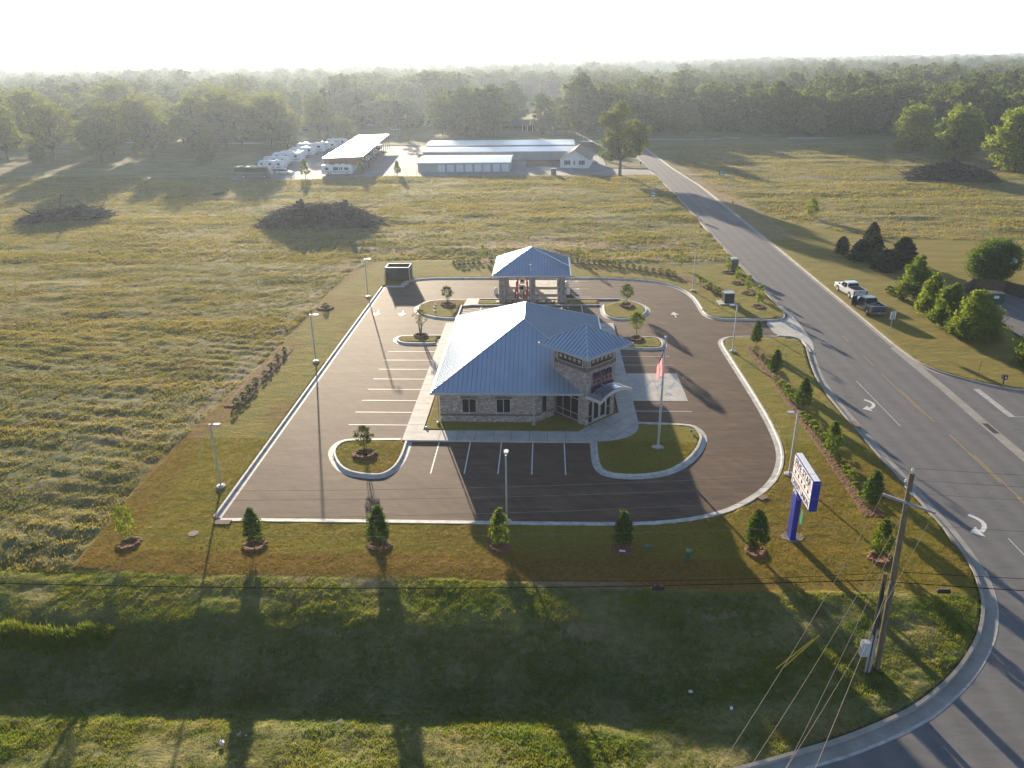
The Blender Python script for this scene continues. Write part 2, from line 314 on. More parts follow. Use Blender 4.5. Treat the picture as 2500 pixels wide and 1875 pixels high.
def smooth(p, closed=False, n=2):
    for _ in range(n):
        q = []; N = len(p)
        for i in range(N if closed else N - 1):
            a, b = p[i], p[(i + 1) % N]
            if math.dist(a, b) < .6: q.append(((a[0] + b[0]) / 2, (a[1] + b[1]) / 2)); continue
            d = min(.25, 1.1 / math.dist(a, b))
            q += [(a[0] + (b[0] - a[0]) * d, a[1] + (b[1] - a[1]) * d), (b[0] + (a[0] - b[0]) * d, b[1] + (a[1] - b[1]) * d)]
        if not closed: q = [p[0]] + q + [p[-1]]
        p = q
    return p
LOT = [(-23.8, 47.25), (-12, 47.3), (-.8, 47.3), (4.7, 47.35), (6.6, 47.4), (8.3, 47.6), (10.2, 47.95), (12.1, 48.6), (13.8, 49.5), (15.4, 50.8), (16.9, 52.3), (18.15, 54.1), (19.1, 56.2), (19.7, 58.2), (20.05, 60.5), (20.3, 64.5),
       (20.35, 70), (20.3, 75), (20.25, 80.2), (20.2, 84), (20.35, 85.7), (20.85, 86.8), (21.7, 87.6), (22.7, 87.88), (25.3, 88), (27.9, 88), (27.8, 93.6), (22.56, 93.7), (21.2, 94.3), (20.6, 95.4), (20.4, 97.1), (20.45, 100.2), (20.4, 102.8), (20.1, 105.3), (19.4, 107.8),
       (18.1, 109.9), (16.4, 111.5), (14.5, 112.5), (11.7, 113.2), (8.4, 113.6), (3.9, 113.7), (-17.2, 113.5), (-18.9, 113.0), (-20.2, 112.3), (-20.9, 111.3), (-20.95, 109.1), (-23.6, 109.1)]
ISL = {k: smooth(F['isl' + k], False, 2) for k in 'ABCDFG'}
ROADL = [(30.6, 330), (31.2, 240), (31.8, 205), (31.9, 166), (31.7, 134), (31.7, 106), (31.9, 97), (31.9, 93), (31.4, 86.3), (30, 80), (29.0, 74.5), (28.72, 70), (28.7, 63.3), (28.8, 57), (29.0, 51), (29.1, 47.2), (28.9, 43), (28.2, 40.2), (27.4, 38.25), (25.83, 35.63), (23.33, 32.85), (21, 30.9), (18.83, 29.45), (15.08, 27.7), (13.2, 27.05), (11.2, 26.35), (8, 25.3), (3, 24.2), (-8, 22.8), (-30, 22), (-160, 21.6)]
ROADL = smooth(ROADL, False, 2)
ROADR = smooth([(35.4, 330), (37.6, 240), (39.6, 205), (40, 172), (40.1, 130), (40, 96), (39.9, 84.7), (40.1, 79.4), (41, 76.6), (42.6, 74.7), (44.7, 72.6), (47.3, 71.2), (54, 70.2), (70, 69.6), (160, 69)], False, 2)
ROADPOLY = ROADL + [(-160, -60), (160, -60)] + ROADR[::-1]
GRAVEL = [(-90, 219), (-66, 220.5), (-40, 225), (-5.5, 224.4), (18.9, 224.6), (24.8, 226.5), (31.3, 225), (31.3, 236), (25, 238), (18.5, 240), (19.3, 262), (14.5, 316), (-20, 312), (-49, 307), (-90, 312), (-96, 316), (-95, 250)]
SIDE_DRIVE = [(57.5, 96.6), (60.1, 103.5), (62, 107.5), (64.5, 105.8), (90, 96), (90, 70.5), (70, 70), (56.2, 87)]

def dist_poly(X, Y, P_, closed=True):
    d = np.full(X.shape, 1e9); n = len(P_)
    for i in range(n if closed else n - 1):
        ax, ay = P_[i]; bx, by = P_[(i + 1) % n]; dx, dy = bx - ax, by - ay; l = dx * dx + dy * dy
        if l < 1e-9: continue
        t = np.clip(((X - ax) * dx + (Y - ay) * dy) / l, 0, 1)
        np.minimum(d, np.hypot(X - ax - t * dx, Y - ay - t * dy), out=d)
    return d
def inside(X, Y, P_):
    r = np.zeros(X.shape, bool); n = len(P_)
    for i in range(n):
        ax, ay = P_[i]; bx, by = P_[(i + 1) % n]
        if ay == by: continue
        c = ((ay > Y) != (by > Y)) & (X < (bx - ax) * (Y - ay) / (by - ay) + ax); r ^= c
    return r
def sdf(X, Y, P_):     # positive inside
    out = np.full(X.shape, -50.0)
    xs = [p[0] for p in P_]; ys = [p[1] for p in P_]
    m = (X > min(xs) - 8) & (X < max(xs) + 8) & (Y > min(ys) - 8) & (Y < max(ys) + 8)
    d = dist_poly(X[m], Y[m], P_); out[m] = np.where(inside(X[m], Y[m], P_), d, -d); return out
def vnoise(X, Y, s, seed=0):
    X = X / s; Y = Y / s; xi = np.floor(X).astype(np.int64); yi = np.floor(Y).astype(np.int64); fx = X - xi; fy = Y - yi
    fx = fx * fx * (3 - 2 * fx); fy = fy * fy * (3 - 2 * fy)
    def h(a, b):
        n = (a * 374761393 + b * 668265263 + seed * 974634777) & 0xffffffff; n = ((n ^ (n >> 13)) * 1274126177) & 0xffffffff
        return ((n ^ (n >> 16)) & 0xffff) / 65535.0
    return (h(xi, yi) * (1 - fx) + h(xi + 1, yi) * fx) * (1 - fy) + (h(xi, yi + 1) * (1 - fx) + h(xi + 1, yi + 1) * fx) * fy - .5
def sstep(a, b, x): t = np.clip((x - a) / (b - a), 0, 1); return t * t * (3 - 2 * t)

def base_h(X, Y):
    # broad ground height: roadside ditch along the front, faint swells farther out
    X = np.asarray(X, float); Y = np.asarray(Y, float)
    k = 1 - sstep(4, 15, X)
    yy = Y + .35 * vnoise(X, Y * 0, 9, 3)
    prof = np.interp(yy, [20, 24, 26.5, 29.3, 30.4, 31.5, 32.5, 36.2, 37.2, 40.3, 41.5], [.1, -.40, -.62, -1.02, -1.40, -1.72, -1.66, -.24, -.06, .08, .12])
    z = prof * k + (1 - k) * .12
    z = np.where(Y > 41.5, .12, z)
    return z
LAWN = [(-31.4, 40.9), (-23.5, 40.4), (-5, 40.4), (3.7, 39.9), (12.4, 39.6), (23.8, 39.7), (31, 39.6), (32, 124), (25, 121), (20.9, 121.5), (4.2, 125.3), (-8, 126), (-18, 125.6), (-27.9, 124.6), (-29.6, 121), (-31, 115), (-31.2, 90), (-31.3, 79), (-31.7, 70), (-32, 64), (-32.5, 55), (-31.9, 48)]
RLAWN = [(39, 72), (39, 205), (44, 190), (47, 160), (60, 141.5), (84, 138), (200, 136), (200, 60), (60, 68)]
def hat(x, y): return float(base_h(np.array([x]), np.array([y]))[0])

def make_ground():
    # one sheet, finely divided near the camera and coarser towards the horizon
    xs = list(np.arange(-46, 46.01, .22)); s = .22
    while xs[-1] < 7500: s = min(s * 1.045, 260); xs.append(xs[-1] + s); xs.insert(0, xs[0] - s)
    ys = [-80, -40, 0, 12, 18, 21]; y = 22.0
    while y < 7600: ys.append(y); y += max(.16, .0042 * (y ** 1.02)) if y < 700 else min(.006 * y, 260)
    xs = np.array(xs); ys = np.array(ys); nx, ny = len(xs), len(ys)
    X, Y = np.meshgrid(xs, ys); Z = base_h(X, Y)
    sl = sdf(X, Y, LOT); paved = sl > -.52
    isl = np.zeros(X.shape, bool)
    for k, P_ in ISL.items(): isl |= sdf(X, Y, P_) > .45
    isl |= (X > -11.5) & (X < 7.3) & (Y > 99.95 + .35) & (Y < 102.7) & (X < 10)
    isl |= (X > -10.95) & (X < 6.95) & (Y > 61.6) & (Y < 92)
    paved &= ~isl
    paved |= (X > 27) & (X < 32.6) & (Y > 84) & (Y < 95.6) & (sdf(X, Y, [(27, 87.4), (29.5, 87.1), (30.2, 86.3), (30.2, 83.5), (33, 83), (33, 95.8), (31.2, 95.6), (30.6, 94.5), (29, 94), (27, 94)]) > -.1)
    srd = sdf(X, Y, ROADPOLY); paved |= (srd > -.62) | ((srd > -.92) & (Y < 84) & (X < 32))
    paved |= sdf(X, Y, SIDE_DRIVE) > -.3
    far = sdf(X, Y, GRAVEL) > -.3
    lawn = sdf(X, Y, LAWN); rl = sdf(X, Y, RLAWN)
    lw = np.maximum(sstep(-.25, .1, lawn), sstep(-1.5, .5, rl)); lw = np.where(isl, 1, lw)
    rough = 1 - lw
    amp = np.clip((Y - 20) / 300, 0, 1)
    n = vnoise(X, Y, .45, 1) * .10 + vnoise(X, Y, 1.1, 2) * .13 + vnoise(X * .45, Y, 2.3, 4) * .22 + vnoise(X * .4, Y, 6, 5) * (.16 + .5 * amp)
    n2 = vnoise(X, Y, .5, 6) * .022 + vnoise(X, Y, 1.6, 7) * .03
    Z = Z + rough * n + lw * n2
    # windrows left by the mower on the near field
    wr = rough * ((X < -31) & (Y < 90)) * np.sin((Y + .15 * X + 1.2 * vnoise(X, Y, 5, 9)) * 2 * np.pi / 1.9) * .055 * (vnoise(X, Y, 7, 11) + .5)
    Z = Z + wr + np.where(Y > 3000, -(Y - 3000) * .002, 0)
    Z = np.where(paved | far, -.22, Z)
    # zones painted as data: sod / orange dry sod / bare soil / weeds
    A = np.zeros((ny, nx, 4)); A[..., 0] = lw
    br = sstep(-.5, .3, 42.9 + .35 * vnoise(X, Y, 3, 21) - Y) * (lawn > 0) * (1 - .8 * sstep(8, 22, X))
    br = np.maximum(br, (lawn > 0) * (X < -28) * sstep(0, 1.6, -X - 29.3 + vnoise(X, Y, 5, 22) * 2.2) * .8)
    br = np.maximum(br, (lawn > 0) * .55 * sstep(.12, .35, vnoise(X, Y, 6, 23)))
    A[..., 1] = br
    dirt = (Y > 125.5) * (Y < 143) * (X > -34) * (X < 24) * sstep(-.05, .12, vnoise(X * .35, Y, 3.0, 31) - .02 * np.abs(Y - 130))
    dirt = np.maximum(dirt, sstep(.2, .6, 1.1 + .8 * vnoise(X, Y, 2.5, 33) - np.abs(X + 32.9)) * (Y > 62) * (Y < 124) * .4)
    dirt = np.maximum(dirt, .8 * sstep(.1, .3, vnoise(X, Y, 1.4, 34) + .35 - .7 * np.abs(Y - 37.7 + .02 * X)) * sstep(4, 9, X) * (1 - sstep(12, 17, X)))
    dirt = np.maximum(dirt, .7 * sstep(0, .3, .55 - np.abs(Y - 39.9 + .3 * vnoise(X, Y, 3, 3))) * sstep(-27, -20, X) * (1 - sstep(2, 8, X)))
    dirt = np.maximum(dirt, .9 * sstep(.1, .4, vnoise(X, Y, 1.8, 35) + .8 - .5 * np.hypot((X - 21.5) * .8, (Y - 35.6) * .5)))
    dirt = np.maximum(dirt, .8 * sstep(.2, .4, vnoise(X * .3, Y, .7, 36)) * sstep(0, .5, .9 - np.abs(Y - 36.2)) * (1 - sstep(0, 6, X)) * sstep(-26, -20, X))
    dirt = np.maximum(dirt, .5 * (X > 39.5) * (X < 46) * (Y > 140) * (Y < 240))
    A[..., 2] = dirt
    A[..., 3] = sstep(-1.5, .5, rl)
    verts = np.stack([X, Y, Z], -1).reshape(-1, 3)
    ii = np.arange(nx * ny).reshape(ny, nx); q = np.stack([ii[:-1, :-1], ii[:-1, 1:], ii[1:, 1:], ii[1:, :-1]], -1).reshape(-1, 4)
    me = bpy.data.meshes.new('ground'); me.vertices.add(nx * ny); me.vertices.foreach_set('co', verts.ravel())
    me.loops.add(q.size); me.loops.foreach_set('vertex_index', q.ravel().astype(np.int32)); me.polygons.add(len(q))
    me.polygons.foreach_set('loop_start', np.arange(0, q.size, 4, dtype=np.int32)); me.polygons.foreach_set('use_smooth', np.ones(len(q), bool)); me.update()
    a = me.color_attributes.new('zone', 'FLOAT_COLOR', 'POINT'); a.data.foreach_set('color', A.reshape(-1, 4).astype('f').ravel())
    m, t, b = nodes('ground_cover'); at = t.nodes.new('ShaderNodeAttribute'); at.attribute_name = 'zone'
    sp = t.nodes.new('ShaderNodeSeparateColor'); t.links.new(at.outputs['Color'], sp.inputs[0])
    # rough field: straw, olive and green weeds in sweeping patches
    f1 = ramp(t, nz(t, .045, 5, .6, stretch=(.5, 1, 1)), (.26, .215, .09), (.12, .145, .048), .40, .60)
    f1 = mix(t, .6, f1, ramp(t, nz(t, .28, 6, .65, stretch=(.45, 1, 1)), (.27, .215, .105), (.085, .115, .038), .42, .60))
    f1 = mix(t, .38, f1, ramp(t, nz(t, 2.2, 5, .7), (.045, .065, .022), (.26, .21, .095), .35, .65))
    f1 = ramp(t, nz(t, .11, 4, .6), f1, (.20, .12, .055), .58, .74)
    lwn = ramp(t, nz(t, .35, 5, .6), (.26, .19, .028), (.165, .16, .026), .40, .62)
    lwn = mix(t, .45, lwn, ramp(t, nz(t, 6, 4, .7), (.06, .065, .014), (.30, .25, .05), .32, .68))
    brn = ramp(t, nz(t, 4, 5, .7), (.25, .135, .034), (.13, .075, .022), .38, .62)
    soil = ramp(t, nz(t, 1.2, 5, .7), (.36, .25, .17), (.22, .15, .10), .38, .62)
    rgt = ramp(t, nz(t, .5, 5, .65, stretch=(.15, 1, 1)), (.27, .20, .055), (.17, .15, .04), .38, .62)
    lwn = mix(t, at.outputs['Alpha'], lwn, mix(t, .4, rgt, lwn))
    c = mix(t, sp.outputs[0], f1, lwn); c = mix(t, sp.outputs[1], c, brn); c = mix(t, sp.outputs[2], c, soil)
    t.links.new(c, b.inputs['Base Color']); b.inputs['Roughness'].default_value = 1; b.inputs['Specular IOR Level'].default_value = .1
    n1 = bump(t, nz(t, 5.5, 5, .75), b, .9, .10); bump(t, nz(t, .9, 5, .7, stretch=(.5, 1, 1)), b, .55, .30, n1)
    me.materials.append(m)
    o = bpy.data.objects.new('ground', me); COL.objects.link(o); o['kind'] = 'structure'
    return o
ground = make_ground()

# ------------------------------------------------------------------ paved sheets
def sheet(name, poly, z, m, kind='structure'):
    from mathutils.geometry import tessellate_polygon
    ar = sum(poly[i - 1][0] * poly[i][1] - poly[i][0] * poly[i - 1][1] for i in range(len(poly)))
    if ar < 0: poly = poly[::-1]
    tr = tessellate_polygon([[Vector((x, y, 0)) for x, y in poly]])
    me = bpy.data.meshes.new(name); fs = []
    for t_ in tr:
        (ax, ay), (bx, by), (cx, cy_) = (poly[i] for i in t_)
        fs.append(tuple(t_) if (bx - ax) * (cy_ - ay) - (by - ay) * (cx - ax) > 0 else tuple(t_)[::-1])
    me.from_pydata([(x, y, z) for x, y in poly], [], fs)
    me.materials.append(m); o = bpy.data.objects.new(name, me); COL.objects.link(o)
    if kind: o['kind'] = kind
    return o
def sweep(mb, path, prof, closed=False, side=1):
    # prof: (offset to the left*side of travel, z)
    n = len(path); N_ = []
    for i in range(n):
        if closed: a, b = path[i - 1], path[(i + 1) % n]
        else: a, b = path[max(i - 1, 0)], path[min(i + 1, n - 1)]
        dx, dy = b[0] - a[0], b[1] - a[1]; l = math.hypot(dx, dy) or 1
        nx_, ny_ = -dy / l * side, dx / l * side
        # keep the width through corners
        if closed or 0 < i < n - 1:
            c = path[i - 1]; e = path[i]; l2 = math.hypot(e[0] - c[0], e[1] - c[1]) or 1
            k = (-(e[1] - c[1]) * nx_ + (e[0] - c[0]) * ny_) / l2 * side; k = max(abs(k), .5); nx_ /= k; ny_ /= k
        N_.append((nx_, ny_))
    vs_ = [(path[i][0] + N_[i][0] * o, path[i][1] + N_[i][1] * o, z) for i in range(n) for o, z in prof]; m = len(prof); fs = []
    for i in range(n if closed else n - 1):
        j = (i + 1) % n
        for k in range(m - 1):
            q = (i * m + k, j * m + k, j * m + k + 1, i * m + k + 1); fs.append(q if side < 0 else q[::-1])
    if not closed and m > 2: fs += [tuple(range(m)), tuple(range((n - 1) * m, n * m))[::-1]]
    return mb.add(vs_, fs)
CP = [(-.03, -.05), (-.03, .006), (.36, .012), (.40, .13), (.42, .15), (.58, .155), (.60, .14), (.60, -.1)]
LOTS = smooth(LOT[:-3], False, 1)
sheet('parking_lot', LOT, 0, ASPH)
sheet('road', ROADPOLY, -.006, ROAD)
sheet('gravel_yard', GRAVEL, -.01, mat('yard_gravel', (.21, .21, .215), (.15, .15, .155), sc=.12, rough=.9, bmp=.02, bsc=6))
sheet('side_driveway', SIDE_DRIVE, .004, ROAD)
i0 = [i for i, p in enumerate(LOT) if p == (27.9, 88)][0]
mb = MB(); sweep(mb, smooth(LOT[:i0 + 1], False, 2), CP, side=-1); mb.build('parking_lot_curb', CURB)['kind'] = 'structure'
mb = MB(); sweep(mb, smooth(LOT[i0 + 1:-2], False, 2), CP, side=-1); mb.build('north_curb', CURB)['kind'] = 'structure'
mb = MB(); sweep(mb, [(-23.6, 109.1), (-23.7, 87.7), (-23.8, 47.25)], CP, side=-1); mb.build('west_curb', CURB)['kind'] = 'structure'
for k, nm in (('A', 'island_curb'), ('B', 'island_curb'), ('C', 'island_curb'), ('D', 'island_curb'), ('F', 'island_curb'), ('G', 'island_curb')):
    mb = MB(); P_ = ISL[k]
    a = sum(P_[i][0] * P_[(i + 1) % len(P_)][1] - P_[(i + 1) % len(P_)][0] * P_[i][1] for i in range(len(P_)))
    sweep(mb, P_, CP, side=1 if a > 0 else -1); mb.build(nm, CURB)['kind'] = 'structure'
mb = MB(); sweep(mb, [(-11.3, 93.6), (-11.25, 99.9), (-9.0, 100.0), (7.6, 100.1)], [(-.03, -.05), (-.03, .15), (.16, .155), (.16, -.1)], side=1)
mb.build('rear_strip_curb', CURB)['kind'] = 'structure'
mb = MB(); sweep(mb, [(-9.0, 102.96), (10.6, 103.02)], [(-.03, -.05), (-.03, .15), (.16, .155), (.16, -.1)], side=-1); mb.build('lane_curb', CURB)['kind'] = 'structure'
# road kerb, with its flat gutter
RP = [(.02, -.05), (.02, .002), (-.40, .004), (-.43, .13), (-.58, .14), (-.6, -.1)]
mb = MB(); j = [i for i, p in enumerate(ROADL) if p[1] > 95.0][-1]; k2 = [i for i, p in enumerate(ROADL) if p[1] < 85][0]
RPL = [(.42, -.05), (.42, .004), (-.10, .008), (-.14, .13), (-.30, .14), (-.32, -.1)]
RPW = [(-.0, -.05), (-.0, .006), (-.62, .012), (-.66, .14), (-.84, .15), (-.86, -.1)]
def shift(p, s):      # profile offset for travel towards the camera: verge lies on the right-hand side
    return [(o * s, z) for o, z in p]
sweep(mb, ROADL[:j + 1], shift(RP, 1), side=1); mb.build('road_curb', GUTR)['kind'] = 'structure'
mb = MB(); sweep(mb, ROADL[k2:], shift(RPW, 1), side=1); mb.build('corner_curb', GUTR)['kind'] = 'structure'
mb = MB(); sweep(mb, ROADR, shift(RP, 1), side=-1); mb.build('far_side_curb', GUTR)['kind'] = 'structure'
# entrance apron in concrete
AP = smooth([(27.8, 88.02), (29.3, 87.8), (30.1, 87.0), (30.5, 85.8), (30.4, 82.5), (31.0, 84.0), (31.45, 86.3), (31.8, 91), (32.0, 95), (31.8, 97.2), (31.3, 95.8), (30.7, 94.5), (29.6, 93.8), (27.8, 93.6)], True, 1)
sheet('entrance_apron', AP, .012, CONC)
mb = MB(); sweep(mb, smooth([(27.9, 88), (29.4, 87.85), (30.2, 87.1), (30.5, 85.8), (30.2, 82.3)], False, 2), [(0, 0), (0, .03), (.05, .14), (.22, .15), (.24, -.1)], side=-1)
sweep(mb, smooth([(27.8, 93.6), (29.6, 93.85), (30.6, 94.5), (31.1, 95.8), (31.3, 97.2)], False, 2), [(0, 0), (0, .03), (.05, .14), (.22, .15), (.24, -.1)], side=1)
mb.build('apron_curb', CURB)['kind'] = 'structure'
# valley gutter across the side street
mb = MB(); mb.smooth = False; sweep(mb, [(40.0, 84), (40.05, 79.4), (40.1, 72), (39.95, 64.5), (39.9, 57), (39.9, 20)], [(-.45, 0), (-.45, .003), (.45, .003), (.45, 0)]); mb.build('valley_gutter', GUTR)['kind'] = 'structure'
sheet('side_street_gutter', [(70, 69.7), (56, 70.1), (49.5, 70.8), (46, 72.1), (45.8, 71.8), (49.3, 70.3), (56, 69.6), (70, 69.2)], .002, GUTR)
# sidewalks: slabs with tooled joints
JO = mat('pavement_joint', (.14, .135, .125), (.10, .10, .095), sc=3, rough=.9)
def slabs(name, polys, joints, z=.15):
    mb = MB()
    for P_ in polys: mb.prism(P_, -.05, z)
    o = mb.build(name, CONC); o['kind'] = 'structure'
    jb = MB()
    for (x0, y0, x1, y1) in joints:
        d = Vector((x1 - x0, y1 - y0)); n_ = Vector((-d.y, d.x)).normalized() * .018
        jb.add([(x0 - n_.x, y0 - n_.y, z + .003), (x1 - n_.x, y1 - n_.y, z + .003), (x1 + n_.x, y1 + n_.y, z + .003), (x0 + n_.x, y0 + n_.y, z + .003)], [(0, 1, 2, 3)])
    if joints: jo = jb.build('joint', JO, o)
    return o
slabs('side_sidewalk', [[(-12.52, 59.72), (-10.92, 59.72), (-10.92, 92.3), (-12.52, 92.3)]], [(-12.5, y, -10.94, y) for y in np.arange(61.3, 92, 1.55)])
slabs('front_sidewalk', [[(-10.918, 59.72), (4.3, 59.72), (4.2, 60.6), (3.1, 61.7), (-10.918, 61.7)]], [(x, 59.74, x, 61.68) for x in np.arange(-9.3, 3, 1.6)])
plaza = smooth([(4.3, 59.75), (5.7, 59.95), (6.9, 60.4), (7.9, 61.15), (8.5, 62.2), (8.66, 63.6)], False, 2)
slabs('entry_plaza', [[(3.102, 61.702), (4.202, 60.602)] + plaza + [(8.66, 65.6), (7.0, 65.8), (6.7, 65.5), (3.9, 62.75)]], [(5.6, 60.0, 8.3, 63.2), (4.9, 61.2, 7.2, 64.4), (4.9, 64.0, 7.9, 61.2), (4.3, 62.9, 6.3, 60.3), (3.5, 62.2, 4.4, 59.8)])
slabs('east_sidewalk', [[(7.02, 65.802), (8.66, 65.602), (8.66, 92.3), (7.02, 92.3)]], [(7.04, y, 8.64, y) for y in np.arange(67.2, 92, 1.55)])
slabs('rear_sidewalk', [[(-10.918, 90.7), (7.018, 90.7), (7.018, 92.3), (-10.918, 92.3)]], [(x, 90.72, x, 92.28) for x in np.arange(-9.3, 6.9, 1.6)])
slabs('connecting_path', [[(-10.75, 102.94), (-9.1, 102.94), (-9.1, 100.25), (-11.1, 99.5)]], [(-10.8, 101.2, -9.1, 101.2)], z=.157)
o = slabs('accessible_parking_pad', [[(8.67, 68.9), (14.05, 68.9), (14.05, 75.75), (8.67, 75.75)]], [(8.7, 72.3, 14, 72.3), (11.4, 68.92, 11.4, 75.73)], z=.014)
slabs('dumpster_pad', [[(-23.3, 109.1), (-20.9, 109.1), (-20.4, 111.6), (-20.4, 113.2), (-23.9, 113.2), (-23.9, 110)]], [], z=.03)
slabs('drive_through_slab', [[(-6.6, 103.2), (3.0, 103.2), (3.0, 113.1), (-6.6, 113.1)]], [(-6.5, y, 2.9, y) for y in (104.9, 106.8, 109.1, 111)] + [(x, 103.2, x, 113) for x in (-4.2, -1.8, .6)], z=.006)

# painted markings (each on its paving)
def line(mb, x0, y0, x1, y1, w=.1, z=.012):
    d = Vector((x1 - x0, y1 - y0)); n_ = Vector((-d.y, d.x)).normalized() * (w / 2)
    mb.add([(x0 - n_.x, y0 - n_.y, z), (x1 - n_.x, y1 - n_.y, z), (x1 + n_.x, y1 + n_.y, z), (x0 + n_.x, y0 + n_.y, z)], [(0, 1, 2, 3)])
S = 2.7432
mb = MB()
for k in range(5): line(mb, -9.2 + S * k, 59.62, -9.2 + S * k, 54.15)
for k in range(8): line(mb, -12.55, 82.2 - S * k, -18.05, 82.2 - S * k)
for y in (80.9, 78.3, 66.4): line(mb, 8.72, y, 14.0, y)
line(mb, 8.68, 75.8, 14.05, 75.8, .09); line(mb, 8.68, 68.86, 14.05, 68.86, .09)
for x in (-8.6, -5.85, -3.1, -.4, 2.3, 5.0): line(mb, x, 99.9, x, 94.5)
for k in range(5): line(mb, -11.1, 99.2 - k * 1.05, -8.65, 98.2 - k * 1.05)
for y in (111.07, 109.86, 106.85, 105.8): line(mb, 3.25, y, 5.38, y)
mb.build('parking_lines', WHITE)['kind'] = 'structure'
def arrow(name, x, y, ang, L=2.4, z=.012, head=.9, w=.34):
    mb = MB(); mb.xf = Matrix.Translation((x, y, z)) @ Matrix.Rotation(ang, 4, 'Z')
    mb.add([(0, -.07, 0), (L - head, -.07, 0), (L - head, .07, 0), (0, .07, 0)], [(0, 1, 2, 3)]); mb.add([(L - head, -w, 0), (L, 0, 0), (L - head, w, 0)], [(0, 1, 2)])
    o = mb.build(name, WHITE); o['kind'] = 'structure'
for y in (112.4, 108.25, 104.15): arrow('lane_arrow', 6.5, y, math.pi)
for x in (-22.3, -18.93): arrow('lane_arrow', x, 97.75, -math.pi / 2, L=2.4, w=.55, head=1.2)
arrow('lane_arrow', 16.95, 94.95, math.pi / 2, L=2.4, w=.55, head=1.2)
mb = MB()
BLUEL = mat('blue_marking_paint', (.10, .22, .42), (.16, .26, .42), sc=6, rough=.6)
for k in range(4): line(mb, 8.9 + 1.25 * k, 71.9, 9.8 + 1.25 * k, 73.6, .10, .020)
for y in (71.75, 73.75): line(mb, 8.75, y, 13.0, y, .08, .020)
for cx, cy_ in ((12.3, 70.3), (12.3, 74.7)):      # wheelchair symbol
    for a in range(10):
        t0, t1 = a * .5 - 2.9, a * .5 - 2.4; line(mb, cx + .36 * math.cos(t0), cy_ + .36 * math.sin(t0), cx + .36 * math.cos(t1), cy_ + .36 * math.sin(t1), .07, .020)
    for q in ((-.05, .1, -.05, .62), (-.05, .3, .3, .3), (-.05, .1, .32, .1), (.32, .1, .46, -.3), (-.09, .72, .02, .72)): line(mb, cx + q[0], cy_ + q[1], cx + q[2], cy_ + q[3], .08, .021)
mb.build('blue_markings', BLUEL)['kind'] = 'structure'
mb = MB(); z = .003
for x, y0, y1 in ((35.6, 85.8, 88.1), (35.55, 78.4, 81.4), (35.45, 66.0, 76.2), (35.65, 64.5, 72.0), (35.75, 53.6, 62.0), (35.95, 50.0, 58.2), (35.8, 40, 51.5), (36.05, 20, 48)): line(mb, x, y0, x + .03, y1, .11, z)
mb.build('yellow_centre_lines', YEL)['kind'] = 'structure'
mb = MB(); line(mb, 32.15, 74.2, 32.2, 63.6, .10, z); line(mb, 32.2, 46, 32.2, 30, .1, z)
line(mb, 43.25, 72.2, 43.2, 65.8, .62, z); line(mb, 43.0, 65.75, 60, 65.3, .1, z)
sweep(mb, smooth([(28.75, 42.3), (28.15, 40.05), (27.4, 38.15), (25.8, 35.5), (23.3, 32.75), (21, 30.8), (18.85, 29.32), (15.1, 27.55), (13.2, 26.9), (11.2, 26.2), (8, 25.15), (3, 24.05), (-8, 22.65), (-30, 21.85), (-120, 21.5)], False, 2), [(-.13, z), (.05, z)], side=1)
mb.build('white_road_lines', ROADW)['kind'] = 'structure'
for n_, (x, y, s_) in enumerate(((31.1, 48.2, 1), (31.3, 68.7, .95))):      # curved turn arrows
    mb = MB(); mb.xf = Matrix.Translation((x, y, z)) @ Matrix.Scale(s_, 4)
    sweep(mb, smooth([(-.15, .75), (.28, .35), (.42, -.1), (.30, -.75), (-.05, -1.2), (-.35, -1.4)], False, 2), [(-.16, 0), (.16, 0)])
    mb.add([(-.42, -.80, .002), (-1.15, -1.50, .002), (-.35, -2.05, .002)], [(0, 1, 2)]); mb.build('turn_arrow', WHITE)['kind'] = 'structure'
mb = MB(); mb.box(39.75, 40.25, 62.3, 64.3, 0, .012); g_ = mb.build('drain_grate', mat('grate_iron', (.02, .02, .02), (.04, .035, .03), sc=5, rough=.7))
tag(g_, 'dark iron drain grate set in the concrete gutter of the side street', 'drain')
